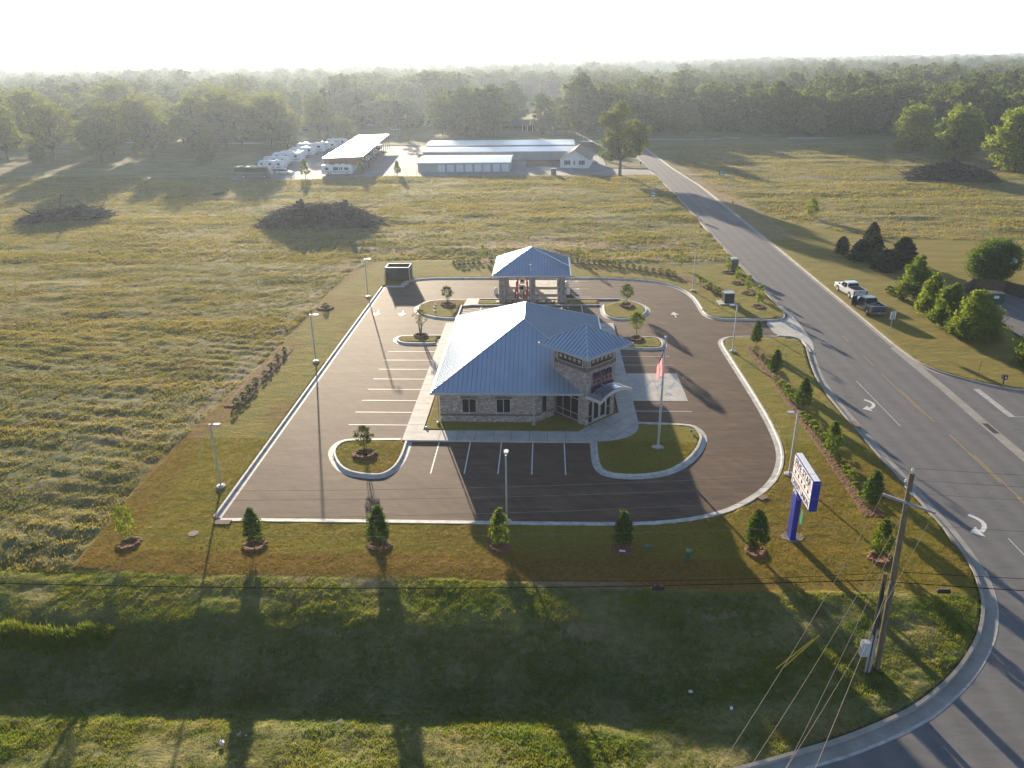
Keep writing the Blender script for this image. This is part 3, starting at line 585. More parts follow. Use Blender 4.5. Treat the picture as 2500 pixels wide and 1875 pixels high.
# ------------------------------------------------------------------ building helpers
def wall(mb, p0, p1, z0, z1, th, openings=()):
    # straight wall from p0 to p1, thickness to the left of travel, openings (u0,u1,v0,v1) left empty
    a = Vector((*p0, 0)); b = Vector((*p1, 0)); L = (b - a).length; old = mb.xf
    mb.xf = old @ Matrix.Translation(a) @ Matrix.Rotation(math.atan2(b.y - a.y, b.x - a.x), 4, 'Z')
    us = sorted({0, L, *[o[0] for o in openings], *[o[1] for o in openings]}); vz = sorted({z0, z1, *[o[2] for o in openings], *[o[3] for o in openings]})
    for i in range(len(us) - 1):
        for j in range(len(vz) - 1):
            cu, cv = (us[i] + us[i + 1]) / 2, (vz[j] + vz[j + 1]) / 2
            if any(o[0] < cu < o[1] and o[2] < cv < o[3] for o in openings): continue
            x0, x1, y0, y1 = us[i], us[i + 1], vz[j], vz[j + 1]
            mb.add([(x0, 0, y0), (x1, 0, y0), (x1, 0, y1), (x0, 0, y1)], [(0, 1, 2, 3)])
            mb.add([(x0, th, y0), (x1, th, y0), (x1, th, y1), (x0, th, y1)], [(3, 2, 1, 0)])
    for (u0, u1, v0, v1) in openings:
        mb.add([(u0, 0, v0), (u1, 0, v0), (u1, th, v0), (u0, th, v0)], [(3, 2, 1, 0)]); mb.add([(u0, 0, v1), (u1, 0, v1), (u1, th, v1), (u0, th, v1)], [(0, 1, 2, 3)])
        mb.add([(u0, 0, v0), (u0, 0, v1), (u0, th, v1), (u0, th, v0)], [(0, 1, 2, 3)]); mb.add([(u1, 0, v0), (u1, 0, v1), (u1, th, v1), (u1, th, v0)], [(3, 2, 1, 0)])
    mb.add([(0, 0, z1), (L, 0, z1), (L, th, z1), (0, th, z1)], [(0, 1, 2, 3)])
    mb.xf = old
def window(parent, p0, p1, u0, u1, v0, v1, cols=2, rows=(), fw=.06, depth=.07, name='window', inset=.03, colsat=None):
    a = Vector((*p0, 0)); b = Vector((*p1, 0)); X = Matrix.Translation(a) @ Matrix.Rotation(math.atan2(b.y - a.y, b.x - a.x), 4, 'Z')
    f = MB(); f.xf = X
    f.box(u0, u0 + fw, inset, inset + depth, v0, v1); f.box(u1 - fw, u1, inset, inset + depth, v0, v1)
    f.box(u0 + fw, u1 - fw, inset, inset + depth, v0, v0 + fw); f.box(u0 + fw, u1 - fw, inset, inset + depth, v1 - fw, v1)
    xs = colsat if colsat else [u0 + (u1 - u0) * k / cols for k in range(1, cols)]
    for x in xs: f.box(x - fw / 2, x + fw / 2, inset + .003, inset + depth - .004, v0 + fw, v1 - fw)
    for zz in rows: f.box(u0 + fw, u1 - fw, inset + .006, inset + depth - .006, zz - fw / 2, zz + fw / 2)
    o = f.build(name, FRAME, parent)
    g = MB(); g.xf = X; g.box(u0 + .01, u1 - .01, inset + depth * .5, inset + depth * .5 + .012, v0 + .01, v1 - .01); g.build('pane', GLASS, o)
    return o
def hiproof(parent, x0, x1, y0, y1, ze, zr, ridge=None, gut=.13, sp=.42, name='roof', capr=.06, mats=None):
    # ridge: (xa, ya, xb, yb)
    xa, ya, xb, yb = ridge; e = [(x0, y0, ze), (x1, y0, ze), (x1, y1, ze), (x0, y1, ze)]; A = (xa, ya, zr); B = (xb, yb, zr)
    faces = [[e[0], e[1], A], [e[1], e[2], B, A], [e[2], e[3], B], [e[3], e[0], A, B]] if A != B else [[e[0], e[1], A], [e[1], e[2], A], [e[2], e[3], A], [e[3], e[0], A]]
    mb = MB()
    for f in faces: mb.add(f, [tuple(range(len(f)))])
    mb.add([(x, y, ze - .03) for x, y, _ in e], [(3, 2, 1, 0)])
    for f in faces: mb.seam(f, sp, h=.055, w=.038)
    r = mb.build(name, mats or [ROOF, RIBSHADE], parent)
    c = MB()
    for p, q in [(e[0], A), (e[1], A), (e[2], B), (e[3], B)] + ([(A, B)] if A != B else []):
        p = Vector(p) + Vector((0, 0, .03)); q = Vector(q) + Vector((0, 0, .03)); c.tube([p, q], capr, 6)
    c.build('ridge_cap', ROOFTRIM, r)
    g = MB()
    t = gut
    g.box(x0 - t, x1 + t, y0 - t, y0, ze - .20, ze + .012); g.box(x0 - t, x1 + t, y1, y1 + t, ze - .20, ze + .012)
    g.box(x0 - t, x0, y0, y1, ze - .20, ze + .010); g.box(x1, x1 + t, y0, y1, ze - .20, ze + .010)
    g.build('gutter', ROOFTRIM, parent)
    s = MB(); s.box(x0 + .01, x1 - .01, y0 + .01, y1 - .01, ze - .14, ze - .06); s.build('soffit', TRIM, parent)
    return r
def text_obj(name, s, size, m, parent, X, depth=.03, sx=1, align='CENTER'):
    cu = bpy.data.curves.new('t', 'FONT'); cu.body = s; cu.size = size; cu.extrude = depth; cu.align_x = align; cu.resolution_u = 3; cu.offset = .006 * size * 3
    o = bpy.data.objects.new('t', cu); COL.objects.link(o); dg = bpy.context.evaluated_depsgraph_get()
    me = bpy.data.meshes.new_from_object(o.evaluated_get(dg)); bpy.data.objects.remove(o); me.name = name
    me.materials.clear(); me.materials.append(m); me.transform(X @ Matrix.Scale(sx, 4, (1, 0, 0)))
    r = bpy.data.objects.new(name, me); COL.objects.link(r); r.parent = parent; return r
def star(mb, cx, cy, r, th=.02, rot=math.pi / 2):
    v = []
    for z in (0, th):
        for k in range(10): a = rot + k * math.pi / 5; q = r if k % 2 == 0 else r * .42; v.append((cx + q * math.cos(a), cy + q * math.sin(a), z))
    c0 = len(v); v += [(cx, cy, 0), (cx, cy, th * 1.6)]
    f = [((k + 1) % 10, k, c0) for k in range(10)] + [(10 + k, 10 + (k + 1) % 10, c0 + 1) for k in range(10)] + [(k, (k + 1) % 10, 10 + (k + 1) % 10, 10 + k) for k in range(10)]
    mb.add(v, f)

# ------------------------------------------------------------------ bank building
BX0, BX1, BY0, BY1, EV = -9.55, 5.55, 63.6, 84.8, 3.25
bank = empty('bank_building', (-2, 74, 0), 0, 'brick bank branch with blue-grey hipped metal roof and square corner tower', 'building')
off = Matrix.Translation((2, -74, 0))
_b = MB.build
def bbuild(self, name, mats, parent=None, loc=None):
    o = _b(self, name, mats, parent, loc)
    return o
class Under:      # building pieces are modelled in site coordinates, then shifted to the thing's origin
    pass
def settle(root):
    # the empty sits at the base of the building: bring the children into its space
    inv = root.matrix_basis.inverted()
    for c in root.children:
        if not c.get('_set'): c.matrix_basis = inv @ c.matrix_basis
mb = MB()
front = [(2.0, 3.35, 1.0, 2.45), (5.15, 6.5, 1.0, 2.45)]
PA, PB, PC = (-.75, BY0), (.95, 65.15), (3.1, 63.0)
wall(mb, (BX0, BY0), PA, -.1, EV - .1, .3, front)
L1 = math.dist(PA, PB)
wall(mb, PA, PB, -.1, EV - .1, .3, [(.75, 1.4, .75, 2.5)])
wall(mb, (BX0, BY1), (BX0, BY0), -.1, EV - .1, .3, [(u, u + 1.35, 1.0, 2.45) for u in (3, 7, 11, 15)])
wall(mb, (BX1, BY1), (BX0, BY1), -.1, EV - .1, .3, [(3, 4.35, 1.0, 2.45), (8, 9, 0.15, 2.3)])
wall(mb, (BX1, 67.4), (BX1, BY1), -.1, EV - .1, .3, [(3, 4.35, 1.0, 2.45), (8, 9.35, 1.0, 2.45), (13, 14.35, 1, 2.45)])
mb.build('wall', BRICK, bank)
# dark soldier course at sill height and lintels
mb = MB()
def band(p0, p1, z0, z1, pr=.022, skip=()):
    a = Vector((*p0, 0)); b = Vector((*p1, 0)); L = (b - a).length; mb.xf = Matrix.Translation(a) @ Matrix.Rotation(math.atan2(b.y - a.y, b.x - a.x), 4, 'Z')
    u = 0
    for s0, s1 in list(skip) + [(L, L)]:
        if s0 > u: mb.box(u, s0, -pr, .03, z0, z1)
        u = s1
band((BX0, BY0), PA, .72, .92); band(PA, PB, .72, .92, skip=[(.7, 1.45)]); band((BX0, BY1), (BX0, BY0), .72, .92); band((BX1, 67.4), (BX1, BY1), .72, .92)
for u0, u1, v0, v1 in front: band((BX0 + u0 - .1, BY0), (BX0 + u1 + .1, BY0), v1 + .01, v1 + .22)
mb.xf = Matrix(); mb.build('brick_course', BRICKD, bank)
for u0, u1, v0, v1 in front: window(bank, (BX0, BY0), PA, u0, u1, v0, v1, fw=.07)
window(bank, PA, PB, .75, 1.4, .75, 2.5, cols=1)
for u in (3, 7, 11, 15): window(bank, (BX0, BY1), (BX0, BY0), u, u + 1.35, 1.0, 2.45)
for u in (3, 8, 13): window(bank, (BX1, 67.4), (BX1, BY1), u, u + 1.35, 1.0, 2.45)
window(bank, (BX1, BY1), (BX0, BY1), 3, 4.35, 1.0, 2.45)
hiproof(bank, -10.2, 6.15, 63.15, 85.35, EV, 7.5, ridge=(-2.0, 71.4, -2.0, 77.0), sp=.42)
# plumbing vent on the far slope
mb = MB(); mb.lathe([(.06, 0), (.06, .45), (.09, .46), (.09, .5)], 10, (2.6, 82.0, 4.9)); mb.build('roof_vent', BLACKM, bank)
for x, y in ((-.95, 63.5), (-9.7, 63.5)):
    mb = MB(); mb.box(x - .045, x + .045, y - .06, y + .02, .1, EV - .2)
    mb.box(x - .045, x + .045, y - .3, y - .05, .08, .17)
    mb.build('downspout', TRIM, bank)
mb = MB(); mb.box(-1.12, -.78, 62.9, 63.24, .1, .19); mb.build('splash_block', CONC, bank)
# tower, square and set at 45 degrees
TC = Vector((3.72, 65.66, 0)); TH = 1.98; TZ = 7.05
TX = Matrix.Translation(TC) @ Matrix.Rotation(R(-45), 4, 'Z')
def tp(u, v): q = TX @ Vector((u, v, 0)); return (q.x, q.y)
# local -x face looks left-front, local -y face looks ... corners in order
cN, cE, cS, cW = tp(-TH, -TH), tp(TH, -TH), tp(TH, TH), tp(-TH, TH)
near = min([cN, cE, cS, cW], key=lambda p: p[1]); rgt = max([cN, cE, cS, cW], key=lambda p: p[0]); lft = min([cN, cE, cS, cW], key=lambda p: p[0]); bck = max([cN, cE, cS, cW], key=lambda p: p[1])
LW = 2 * TH
mb = MB()
wall(mb, lft, near, -.1, TZ, .35, [(.15, 3.1, .3, 3.05)])
wall(mb, near, rgt, -.1, TZ, .35, [(.42, 3.5, .155, 3.0)])
wall(mb, rgt, bck, -.1, TZ, .35); wall(mb, bck, lft, -.1, TZ, .35)
tw = mb.build('tower_wall', BRICK, bank)
for a_, b_ in ((lft, near), (near, rgt), (rgt, bck), (bck, lft)): mb = MB(); band(a_, b_, 5.35, 5.72, .03); mb.xf = Matrix(); mb.build('tower_brick_course', BRICKD, bank)
mb = MB(); band(lft, (lft[0] + (near[0] - lft[0]) * .79, lft[1] + (near[1] - lft[1]) * .79), .1, .29, .03)
mb.xf = Matrix(); mb.build('base_course', BRICKD, bank); mb = MB(); band((near[0] + (rgt[0] - near[0]) * .02, near[1] + (rgt[1] - near[1]) * .02), (near[0] + (rgt[0] - near[0]) * .1, near[1] + (rgt[1] - near[1]) * .1), .72, .92, .02)
mb.xf = Matrix(); mb.build('brick_course', BRICKD, bank)
window(bank, lft, near, .15, 3.1, .3, 3.05, cols=3, rows=(.95, 2.45), fw=.065, name='storefront_window')
# door face
f = window(bank, near, rgt, .42, 1.02, .155, 3.0, cols=1, rows=(.85, 2.3), name='sidelight'); window(bank, near, rgt, 2.9, 3.5, .155, 3.0, cols=1, rows=(1.1, 2.3), name='sidelight')
window(bank, near, rgt, 1.02, 2.9, 2.35, 3.0, cols=1, name='transom')
DFX = Matrix.Translation((*near, 0)) @ Matrix.Rotation(R(45), 4, 'Z')
DOORM = mat('pale_aluminium', (.60, .60, .60), (.50, .50, .50), sc=2, rough=.35, metal=.4)
for u0 in (1.04, 1.97):
    d = MB(); d.xf = DFX; u1 = u0 + .91
    d.box(u0, u0 + .13, .02, .08, .16, 2.33); d.box(u1 - .13, u1, .02, .08, .16, 2.33); d.box(u0 + .13, u1 - .13, .02, .08, .16, .42); d.box(u0 + .13, u1 - .13, .02, .08, 2.2, 2.33)
    do = d.build('door', DOORM, bank)
    g = MB(); g.xf = DFX; g.box(u0 + .12, u1 - .12, .045, .06, .4, 2.22); g.build('pane', GLASS, do)
    h = MB(); h.xf = DFX; hx = u1 - .1 if u0 < 1.5 else u0 + .1; h.tube([(hx, -.05, .9), (hx, -.05, 1.4)], .015, 6); h.tube([(hx, -.05, .95), (hx, .03, .95)], .012, 5); h.tube([(hx, -.05, 1.35), (hx, .03, 1.35)], .012, 5); h.build('handle', GALV, do)
# star panels under the tower eaves
DKP = mat('dark_louvre_panel', (.022, .022, .020), (.035, .032, .026), sc=2, rough=.5)
STARM = mat('pale_star_metal', (.50, .43, .32), (.42, .36, .28), sc=4, rough=.5)
for (a, b) in ((lft, near), (near, rgt), (rgt, bck), (bck, lft)):
    X = Matrix.Translation((*a, 0)) @ Matrix.Rotation(math.atan2(b[1] - a[1], b[0] - a[0]), 4, 'Z')
    u0, u1, v0, v1 = .50, 3.46, 5.76, 6.80
    p = MB(); p.xf = X; p.box(u0, u1, -.035, .03, v0, v1); po = p.build('star_panel', DKP, bank)
    fr = MB(); fr.xf = X
    fr.box(u0 - .06, u0, -.055, .02, v0 - .06, v1 + .06); fr.box(u1, u1 + .06, -.055, .02, v0 - .06, v1 + .06); fr.box(u0, u1, -.055, .02, v0 - .06, v0); fr.box(u0, u1, -.055, .02, v1, v1 + .06); fr.build('panel_frame', TRIM, po)
    for k in range(5):
        s_ = MB(); s_.xf = X @ Matrix.Translation((0, -.036, 0)) @ Matrix.Rotation(R(90), 4, 'X'); star(s_, u0 + .34 + k * .57, (v0 + v1) / 2 - .08, .25, .025); s_.build('star', STARM, po)
# tower roof
er = empty('tower_roof_frame'); bpy.data.objects.remove(er)
def rot_children(objs):
    for o in objs: o.data.transform(TX)
before = set(bank.children)
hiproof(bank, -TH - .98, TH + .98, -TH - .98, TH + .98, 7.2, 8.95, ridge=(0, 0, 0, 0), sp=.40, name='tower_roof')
for o in set(bank.children) - before:
    if o.data is not None:
        o.data.transform(TX); [c.data.transform(TX) for c in o.children]
        if o.name.startswith(('gutter', 'soffit')): o.name = 'tower_' + o.name.split('.')[0]
# lettering on the tower
LX = Matrix.Translation((*near, 0)) @ Matrix.Rotation(R(45), 4, 'Z') @ Matrix.Translation((LW / 2 + .03, -.16, 0)) @ Matrix.Rotation(R(90), 4, 'X')
text_obj('lettering', 'FIVE STAR', .72, NAVY, bank, LX @ Matrix.Translation((0, 4.58, .0)), .07, .80)
text_obj('lettering', 'CREDIT UNION', .56, NAVY, bank, LX @ Matrix.Translation((.0, 3.45, .0)), .07, .74)
mb = MB(); mb.xf = LX; mb.box(-1.35, 1.35, 4.47, 4.495, -.03, .05); mb.box(-1.35, 1.35, 3.97, 3.995, -.03, .05); mb.build('red_bar', LRED, bank)
mb = MB(); mb.xf = LX
for k in range(5): star(mb, -1.1 + k * .55, 4.235, .2, .06)
mb.build('small_stars', NAVY, bank)
# arched canopy over the doors
mb = MB(); mb.xf = DFX; N_ = 16; u0, u1 = .05, 4.3; pj = 1.75; cr = []
for k in range(N_ + 1):
    t = k / N_; cr.append((u0 + (u1 - u0) * t, 3.08 + .62 * (1 - (2 * t - 1) ** 2)))
for k in range(N_):
    (xa, za), (xb, zb) = cr[k], cr[k + 1]
    mb.add([(xa, -pj, za), (xb, -pj, zb), (xb, -.01, zb), (xa, -.01, za)], [(0, 1, 2, 3)])
    mb.add([(xa, -pj, za - .03), (xb, -pj, zb - .03), (xb, -.01, zb - .03), (xa, -.01, za - .03)], [(3, 2, 1, 0)])
for yy in (-.05, -.45, -.85, -1.25, -1.65): mb.tube([(x, yy, z + .02) for x, z in cr], .025, 5)
co = mb.build('canopy', mat('polished_canopy_metal', (.50, .55, .62), (.45, .50, .58), sc=1, rough=.22, metal=.9), bank)
mb = MB(); mb.xf = DFX
for k in range(N_):
    (xa, za), (xb, zb) = cr[k], cr[k + 1]
    for y0, y1 in ((-pj - .05, -pj),):
        mb.add([(xa, y0, za - .25), (xb, y0, zb - .25), (xb, y0, zb + .04), (xa, y0, za + .04), (xa, y1, za - .25), (xb, y1, zb - .25), (xb, y1, zb + .04), (xa, y1, za + .04)],
               [(0, 1, 2, 3), (7, 6, 5, 4), (3, 2, 6, 7), (4, 5, 1, 0)])
mb.box(u0 - .05, u0, -pj - .05, -.01, 2.85, 3.13); mb.box(u1, u1 + .05, -pj - .05, -.01, 2.85, 3.13)
mb.build('canopy_fascia', mat('cream_fascia', (.55, .52, .47), (.48, .46, .42), sc=2, rough=.5), co)
mb = MB(); mb.xf = Matrix.Translation((*lft, 0)) @ Matrix.Rotation(R(-45), 4, 'Z'); mb.box(-.02, .06, -.14, -.02, 4.6, 7.0); mb.box(-.3, .06, -.14, -.04, 6.9, 7.0); mb.build('tower_downspout', TRIM, bank)
settle(bank)

# ------------------------------------------------------------------ drive-through canopy building
dt = empty('drive_through_canopy', (-1.8, 105.4, 0), 0, 'brick drive-through canopy with pyramid metal roof behind the bank', 'canopy')
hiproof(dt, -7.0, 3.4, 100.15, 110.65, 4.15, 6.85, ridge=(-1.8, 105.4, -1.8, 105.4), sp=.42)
for cx in (-5.75, -1.75, 2.25):
    for cy_ in (101.6, 105.5, 109.2):
        if cx != -1.75 or True:
            w_ = .5 if cx != -1.75 else .38
            m_ = MB(); m_.box(cx - w_, cx + w_, cy_ - .42, cy_ + .42, 0, 4.0); m_.build('column', BRICK, dt)
mb = MB()
for y0 in (101.25, 109.05): mb.box(-6.2, 2.7, y0, y0 + .6, 3.55, 4.02)
for x0 in (-6.2, 2.1): mb.box(x0, x0 + .6, 101.85, 109.05, 3.55, 4.02)
mb.build('beam', BRICKD, dt)
mb = MB()
for y0, y1 in ((105.1, 105.95), (108.8, 109.65), (101.2, 102.0)): mb.box(-6.7, 3.1, y0, y1, 0, .16)
mb.build('lane_island', CONC, dt)
for x in (-5.55, 2.25): mb = MB(); mb.box(x - .05, x + .05, 101.09, 101.17, .16, 4.0); mb.build('downspout', TRIM, dt)
mb = MB(); mb.lathe([(.05, 0), (.05, 1.0), (.03, 1.02)], 8, (-1.8, 105.4, 6.9)); mb.sphere((-1.8, 105.4, 8.05), .13, 8, 6); mb.build('finial', GALV, dt)
settle(dt)
for i, (x, y, h) in enumerate([(-4.1, 103.1, 1.45), (-3.7, 102.3, 1.55), (-2.9, 102.3, 1.5), (-2.5, 103.15, 1.5), (-4.05, 106.3, 1.7), (-3.95, 109.9, 1.5), (-2.7, 109.9, 1.5), (-2.46, 106.6, 1.6), (-3.9, 106.35, 3.3), (-2.55, 106.4, 3.3)]):
    b = MB(); b.lathe([(.085, 0), (.085, h - .08), (.06, h - .02), (.02, h)], 12)
    tag(b.build('bollard', REDP, None, (x, y, .0)), ['slim red post, front left of the left group under the drive-through roof', 'slim red post at the front edge, second from the left', 'slim red post at the front edge, third from the left', 'slim red post at the front edge beside the middle column', 'red post left of the teller unit on the middle island', 'red post at the left of the back lane island', 'red post at the right of the back lane island', 'red post right of the teller unit on the middle island', 'tall red post left of the teller unit, reaching the roof', 'tall red post right of the teller unit, reaching the roof'][i], 'bollard', 'red posts in the drive-through lanes')
for i, (x, y) in enumerate(((3.25, 109.3), (3.3, 105.6), (-6.95, 105.6))):
    b = empty('lane_marker', (x, y, 0), 0, ['rounded white nose marker at the back lane of the drive-through', 'rounded white nose marker at the middle lane beside white arrows', 'rounded white nose marker on the left end of the drive-through island'][i], 'bollard', 'white lane nose markers')
    m_ = MB(); m_.lathe([(.3, 0), (.32, .5), (.28, .8), (.12, .95), (.02, .98)], 14); m_.build('cap', WPAINT, b)
for i, (x, y) in enumerate(((-3.25, 105.5), (-3.3, 109.25))):
    k = empty('teller_unit', (x, y, .16), 0, 'small grey drive-up teller unit on the %s lane island' % ('middle', 'back')[i], 'teller machine', 'drive-up teller units')
    m_ = MB(); m_.prism([(-.35, -.25), (.35, -.25), (.35, .25), (-.35, .25)], 0, 1.2); m_.box(-.4, .4, -.3, .3, 1.2, 1.3); m_.build('housing', LGREY, k)
    m_ = MB(); m_.box(-.22, .22, -.27, -.24, .65, 1.05); m_.build('screen', GLASS, k)

# ------------------------------------------------------------------ dumpster enclosure
de = empty('dumpster_enclosure', (-22.3, 113.6, 0), 0, 'dark charcoal walled dumpster enclosure at the corner of the parking lot', 'enclosure')
mb = MB(); H = 2.15
mb.box(-1.78, 1.78, 1.16, 1.26, 0, H); mb.box(-1.78, -1.68, -1.26, 1.16, 0, H); mb.box(1.68, 1.78, -1.26, 1.16, 0, H); mb.build('panel', CHAR, de)
for x0, x1 in ((-1.67, -.02), (.02, 1.67)):
    g = MB(); g.box(x0, x1, -1.26, -1.18, .08, H - .02)
    for k in range(11): g.box(x0 + .02 + k * (x1 - x0 - .06) / 10.5, x0 + .10 + k * (x1 - x0 - .06) / 10.5, -1.285, -1.26, .1, H - .05)
    g.build('gate', CHAR, de)
mb = MB(); T_ = .03
mb.box(-1.8, 1.8, -1.28, -1.18, H, H + T_); mb.box(-1.8, 1.8, 1.16, 1.28, H, H + T_); mb.box(-1.79, -1.69, -1.16, 1.16, H, H + T_); mb.box(1.69, 1.79, -1.16, 1.16, H, H + T_); mb.build('top_rail', WPAINT, de)
for x in (-1.85, 0, 1.85):
    for y in (-1.33, 1.33):
        if x == 0 and y < 0: continue
        p = MB(); p.lathe([(.07, 0), (.07, H + .12), (.09, H + .13), (.02, H + .2)], 8, (x, y, 0)); p.build('post', GALV, de)
b = MB(); b.lathe([(.09, 0), (.09, 1.15), (.05, 1.22), (.01, 1.24)], 12); tag(b.build('bollard', YELP, None, (-20.3, 111.5, .03)), 'yellow post beside the dumpster enclosure gate', 'bollard')
b = MB(); b.lathe([(.09, 0), (.09, 1.15), (.05, 1.22), (.01, 1.24)], 12); tag(b.build('bollard', YELP, None, (-24.15, 112.0, .12)), 'yellow post at the left corner of the dumpster enclosure', 'bollard')
# ------------------------------------------------------------------ lamp posts
def lamp_post():
    r = empty('lamp_post', (0, 0, 0), 0, None, 'lamp post', 'parking lot lamp posts')
    m_ = MB(); m_.lathe([(.36, -.3), (.36, .10), (.34, .13)], 20); m_.build('base', CONC, r)
    m_ = MB(); m_.box(-.14, .14, -.14, .14, .13, .2); m_.tube([(0, 0, .2), (0, 0, 5.5)], .085, 4); m_.build('pole', GALV, r)
    m_ = MB(); m_.tube([(.0, 0, 5.42), (.35, 0, 5.46)], .04, 6); m_.build('arm', GALV, r)
    m_ = MB(); m_.prism([(.3, -.14), (.72, -.17), (.86, 0), (.72, .17), (.3, .14)], 5.42, 5.53); m_.build('lamp_head', LGREY, r)
    return r
LP = [(-25.47, 51.5, 0, 'nearest light pole left of the parking lot, on the lawn'), (-25.45, 78.6, 0, 'second light pole up the left side, beside the small shrub bed'), (-25.0, 103.7, 0, 'light pole left of the parking lot nearest the dumpster enclosure'),
      (-2.65, 47.0, 90, 'light pole at the front curb behind a young street tree'), (19.6, 54.4, 180, 'light pole directly behind the blue and white pylon sign'), (21.3, 82.3, 180, 'light pole at the top of the right lawn near the first small tree'),
      (21.1, 106.9, 180, 'light pole beside the north-east curve of the parking lot'), (-1.9, 101.0, -90, 'light pole in front of the drive-through canopy')]
proto = None
for x, y, a, lb in LP:
    if proto is None: proto = lamp_post(); proto.location = (x, y, .12); proto.rotation_euler.z = R(a); proto['label'] = lb
    else: dup(proto, (x, y, .12), R(a), 1, lb)

# ------------------------------------------------------------------ flagpole and flag
fp = empty('flagpole', (9.8, 58.9, .13), 0, 'tall silver flagpole on the front grass island', 'flagpole')
mb = MB(); mb.tube([(0, 0, 0), (0, 0, 4), (0, 0, 9.9)], [.10, .09, .05], 12); mb.build('pole', GALV, fp)
mb = MB(); mb.sphere((0, 0, 10.0), .11, 12, 8); mb.build('ball', WPAINT, fp)
mb = MB(); mb.lathe([(.24, 0), (.2, .08), (.13, .14)], 14); mb.build('collar', GALV, fp)
mb = MB(); n = 15; random.seed(3)
ring = [((.52 + random.uniform(-.1, .1)) * math.cos(k * 6.2832 / n), (.42 + random.uniform(-.1, .1)) * math.sin(k * 6.2832 / n)) for k in range(n)]
mb.prism(ring, -.2, .02); mb.build('footing', CONC, fp)
mb = MB(); mb.tube([(.11, -.02, 1.2), (.08, -.02, 9.7)], .008, 4); mb.build('halyard', WPAINT, fp)
def cloth(name, c):
    m = bpy.data.materials.new(name); m.use_nodes = True; t = m.node_tree; t.nodes.clear(); out = t.nodes.new('ShaderNodeOutputMaterial'); d = t.nodes.new('ShaderNodeBsdfDiffuse'); tr = t.nodes.new('ShaderNodeBsdfTranslucent'); mx = t.nodes.new('ShaderNodeMixShader'); mx.inputs[0].default_value = .38
    col = ramp(t, nz(t, 6, 3), c, tuple(x * .85 for x in c)); t.links.new(col, d.inputs[0]); t.links.new(col, tr.inputs[0]); t.links.new(d.outputs[0], mx.inputs[1]); t.links.new(tr.outputs[0], mx.inputs[2]); t.links.new(mx.outputs[0], out.inputs[0]); return m
FR, FW, FB = cloth('flag_red', (.70, .012, .02)), cloth('flag_white', (.85, .84, .84)), cloth('flag_blue', (.012, .018, .10))
me = bpy.data.meshes.new('flag'); NA, NB = 52, 40; vv = []; ff = []; fm = []
for i in range(NA + 1):            # i down the hanging cloth (fly), j across the hoist (stripes)
    a = i / NA
    for j in range(NB + 1):
        b_ = j / NB
        wdt = .62 * (1 - .35 * a); zt = 9.45 - 1.35 * b_ * (1 - a) - 3.0 * a + .25 * math.sin(b_ * 5) * a
        x = -.07 - wdt * b_ * (.35 + .65 * min(1, a * 2.4)) - .06 * a + .03 * math.sin(a * 9 + b_ * 4)
        y = .11 * math.sin(b_ * 9 + a * 2.6) * (.35 + .65 * min(1, a * 3)) - .05
        vv.append((x, y, zt))
for i in range(NA):
    for j in range(NB):
        q = i * (NB + 1) + j; ff.append((q, q + 1, q + NB + 2, q + NB + 1)); a = (i + .5) / NA; b_ = (j + .5) / NB
        if a < .42 and b_ < 8 / 13: fm.append(1 if (i % 4 == 1 and j % 4 == 1) else 2)
        else: fm.append(0 if int(b_ * 13) % 2 == 0 else 1)
me.from_pydata(vv, [], ff); me.materials.append(FR); me.materials.append(FW); me.materials.append(FB); me.polygons.foreach_set('material_index', fm); me.polygons.foreach_set('use_smooth', [True] * len(ff))
fl = bpy.data.objects.new('flag', me); COL.objects.link(fl); fl.location = (9.8, 58.9, .13)
tag(fl, 'stars and stripes flag hanging limp from the silver flagpole', 'flag')

# ------------------------------------------------------------------ pylon sign
sg = empty('pylon_sign', (17.3, 45.6, .12), 0, 'tall blue pylon sign with white lettered face on the front lawn', 'sign')
mb = MB(); z0, z1, y0, y1, x0, x1 = 4.0, 6.2, -3.0, .8, -.36, .14
mb.box(x0, x1, y0, y1, z0, z1); mb.build('cabinet', BLUEP, sg)
mb = MB(); mb.box(x0 + .05, x1 - .05, y0 + .03, y1 - .03, z1, z1 + .02); mb.build('cabinet_top', SIGNW, sg)
for fx, sgn in ((x0, -1), (x1, 1)):
    mb = MB(); mb.box(fx + sgn * .0 - .012, fx + .012, y0 + .07, y1 - .07, z0 + .07, z1 - .07); fc = mb.build('sign_face', SIGNW, sg)
    X = Matrix.Translation((fx + sgn * .014, (y0 + y1) / 2, 0)) @ Matrix.Rotation(R(-90 if sgn < 0 else 90), 4, 'Z') @ Matrix.Rotation(R(90), 4, 'X')
    text_obj('lettering', 'FIVE STAR', .74, NAVY, fc, X @ Matrix.Translation((0, z0 + 1.54, 0)), .006, .98)
    text_obj('lettering', 'CREDIT UNION', .60, NAVY, fc, X @ Matrix.Translation((0, z0 + .16, 0)), .006, .80)
    m_ = MB(); m_.xf = X; m_.box(-1.75, 1.75, z0 + 1.38, z0 + 1.45, 0, .006); m_.box(-1.75, 1.75, z0 + .76, z0 + .83, 0, .006); m_.build('red_bar', LRED, fc)
    for k in range(5): m_ = MB(); m_.xf = X; star(m_, -1.3 + k * .65, z0 + 1.105, .21, .008); m_.build('star', NAVY, fc)
mb = MB(); mb.box(-.28, .10, -.40, .38, -.1, z0 + .0)
for k in range(6):
    t = k / 6; mb.box(-.279, .099, -.40 - .35 * (1 - math.sqrt(max(0, 1 - (1 - t) ** 2))) - .02, -.399, z0 - .5 * (1 - t) - .002, z0 - .5 * (1 - t) + .085)
pst = mb.build('post', BLUEP, sg)
X = Matrix.Translation((-.284, .05, 0)) @ Matrix.Rotation(R(-90), 4, 'Z') @ Matrix.Rotation(R(90), 4, 'X')
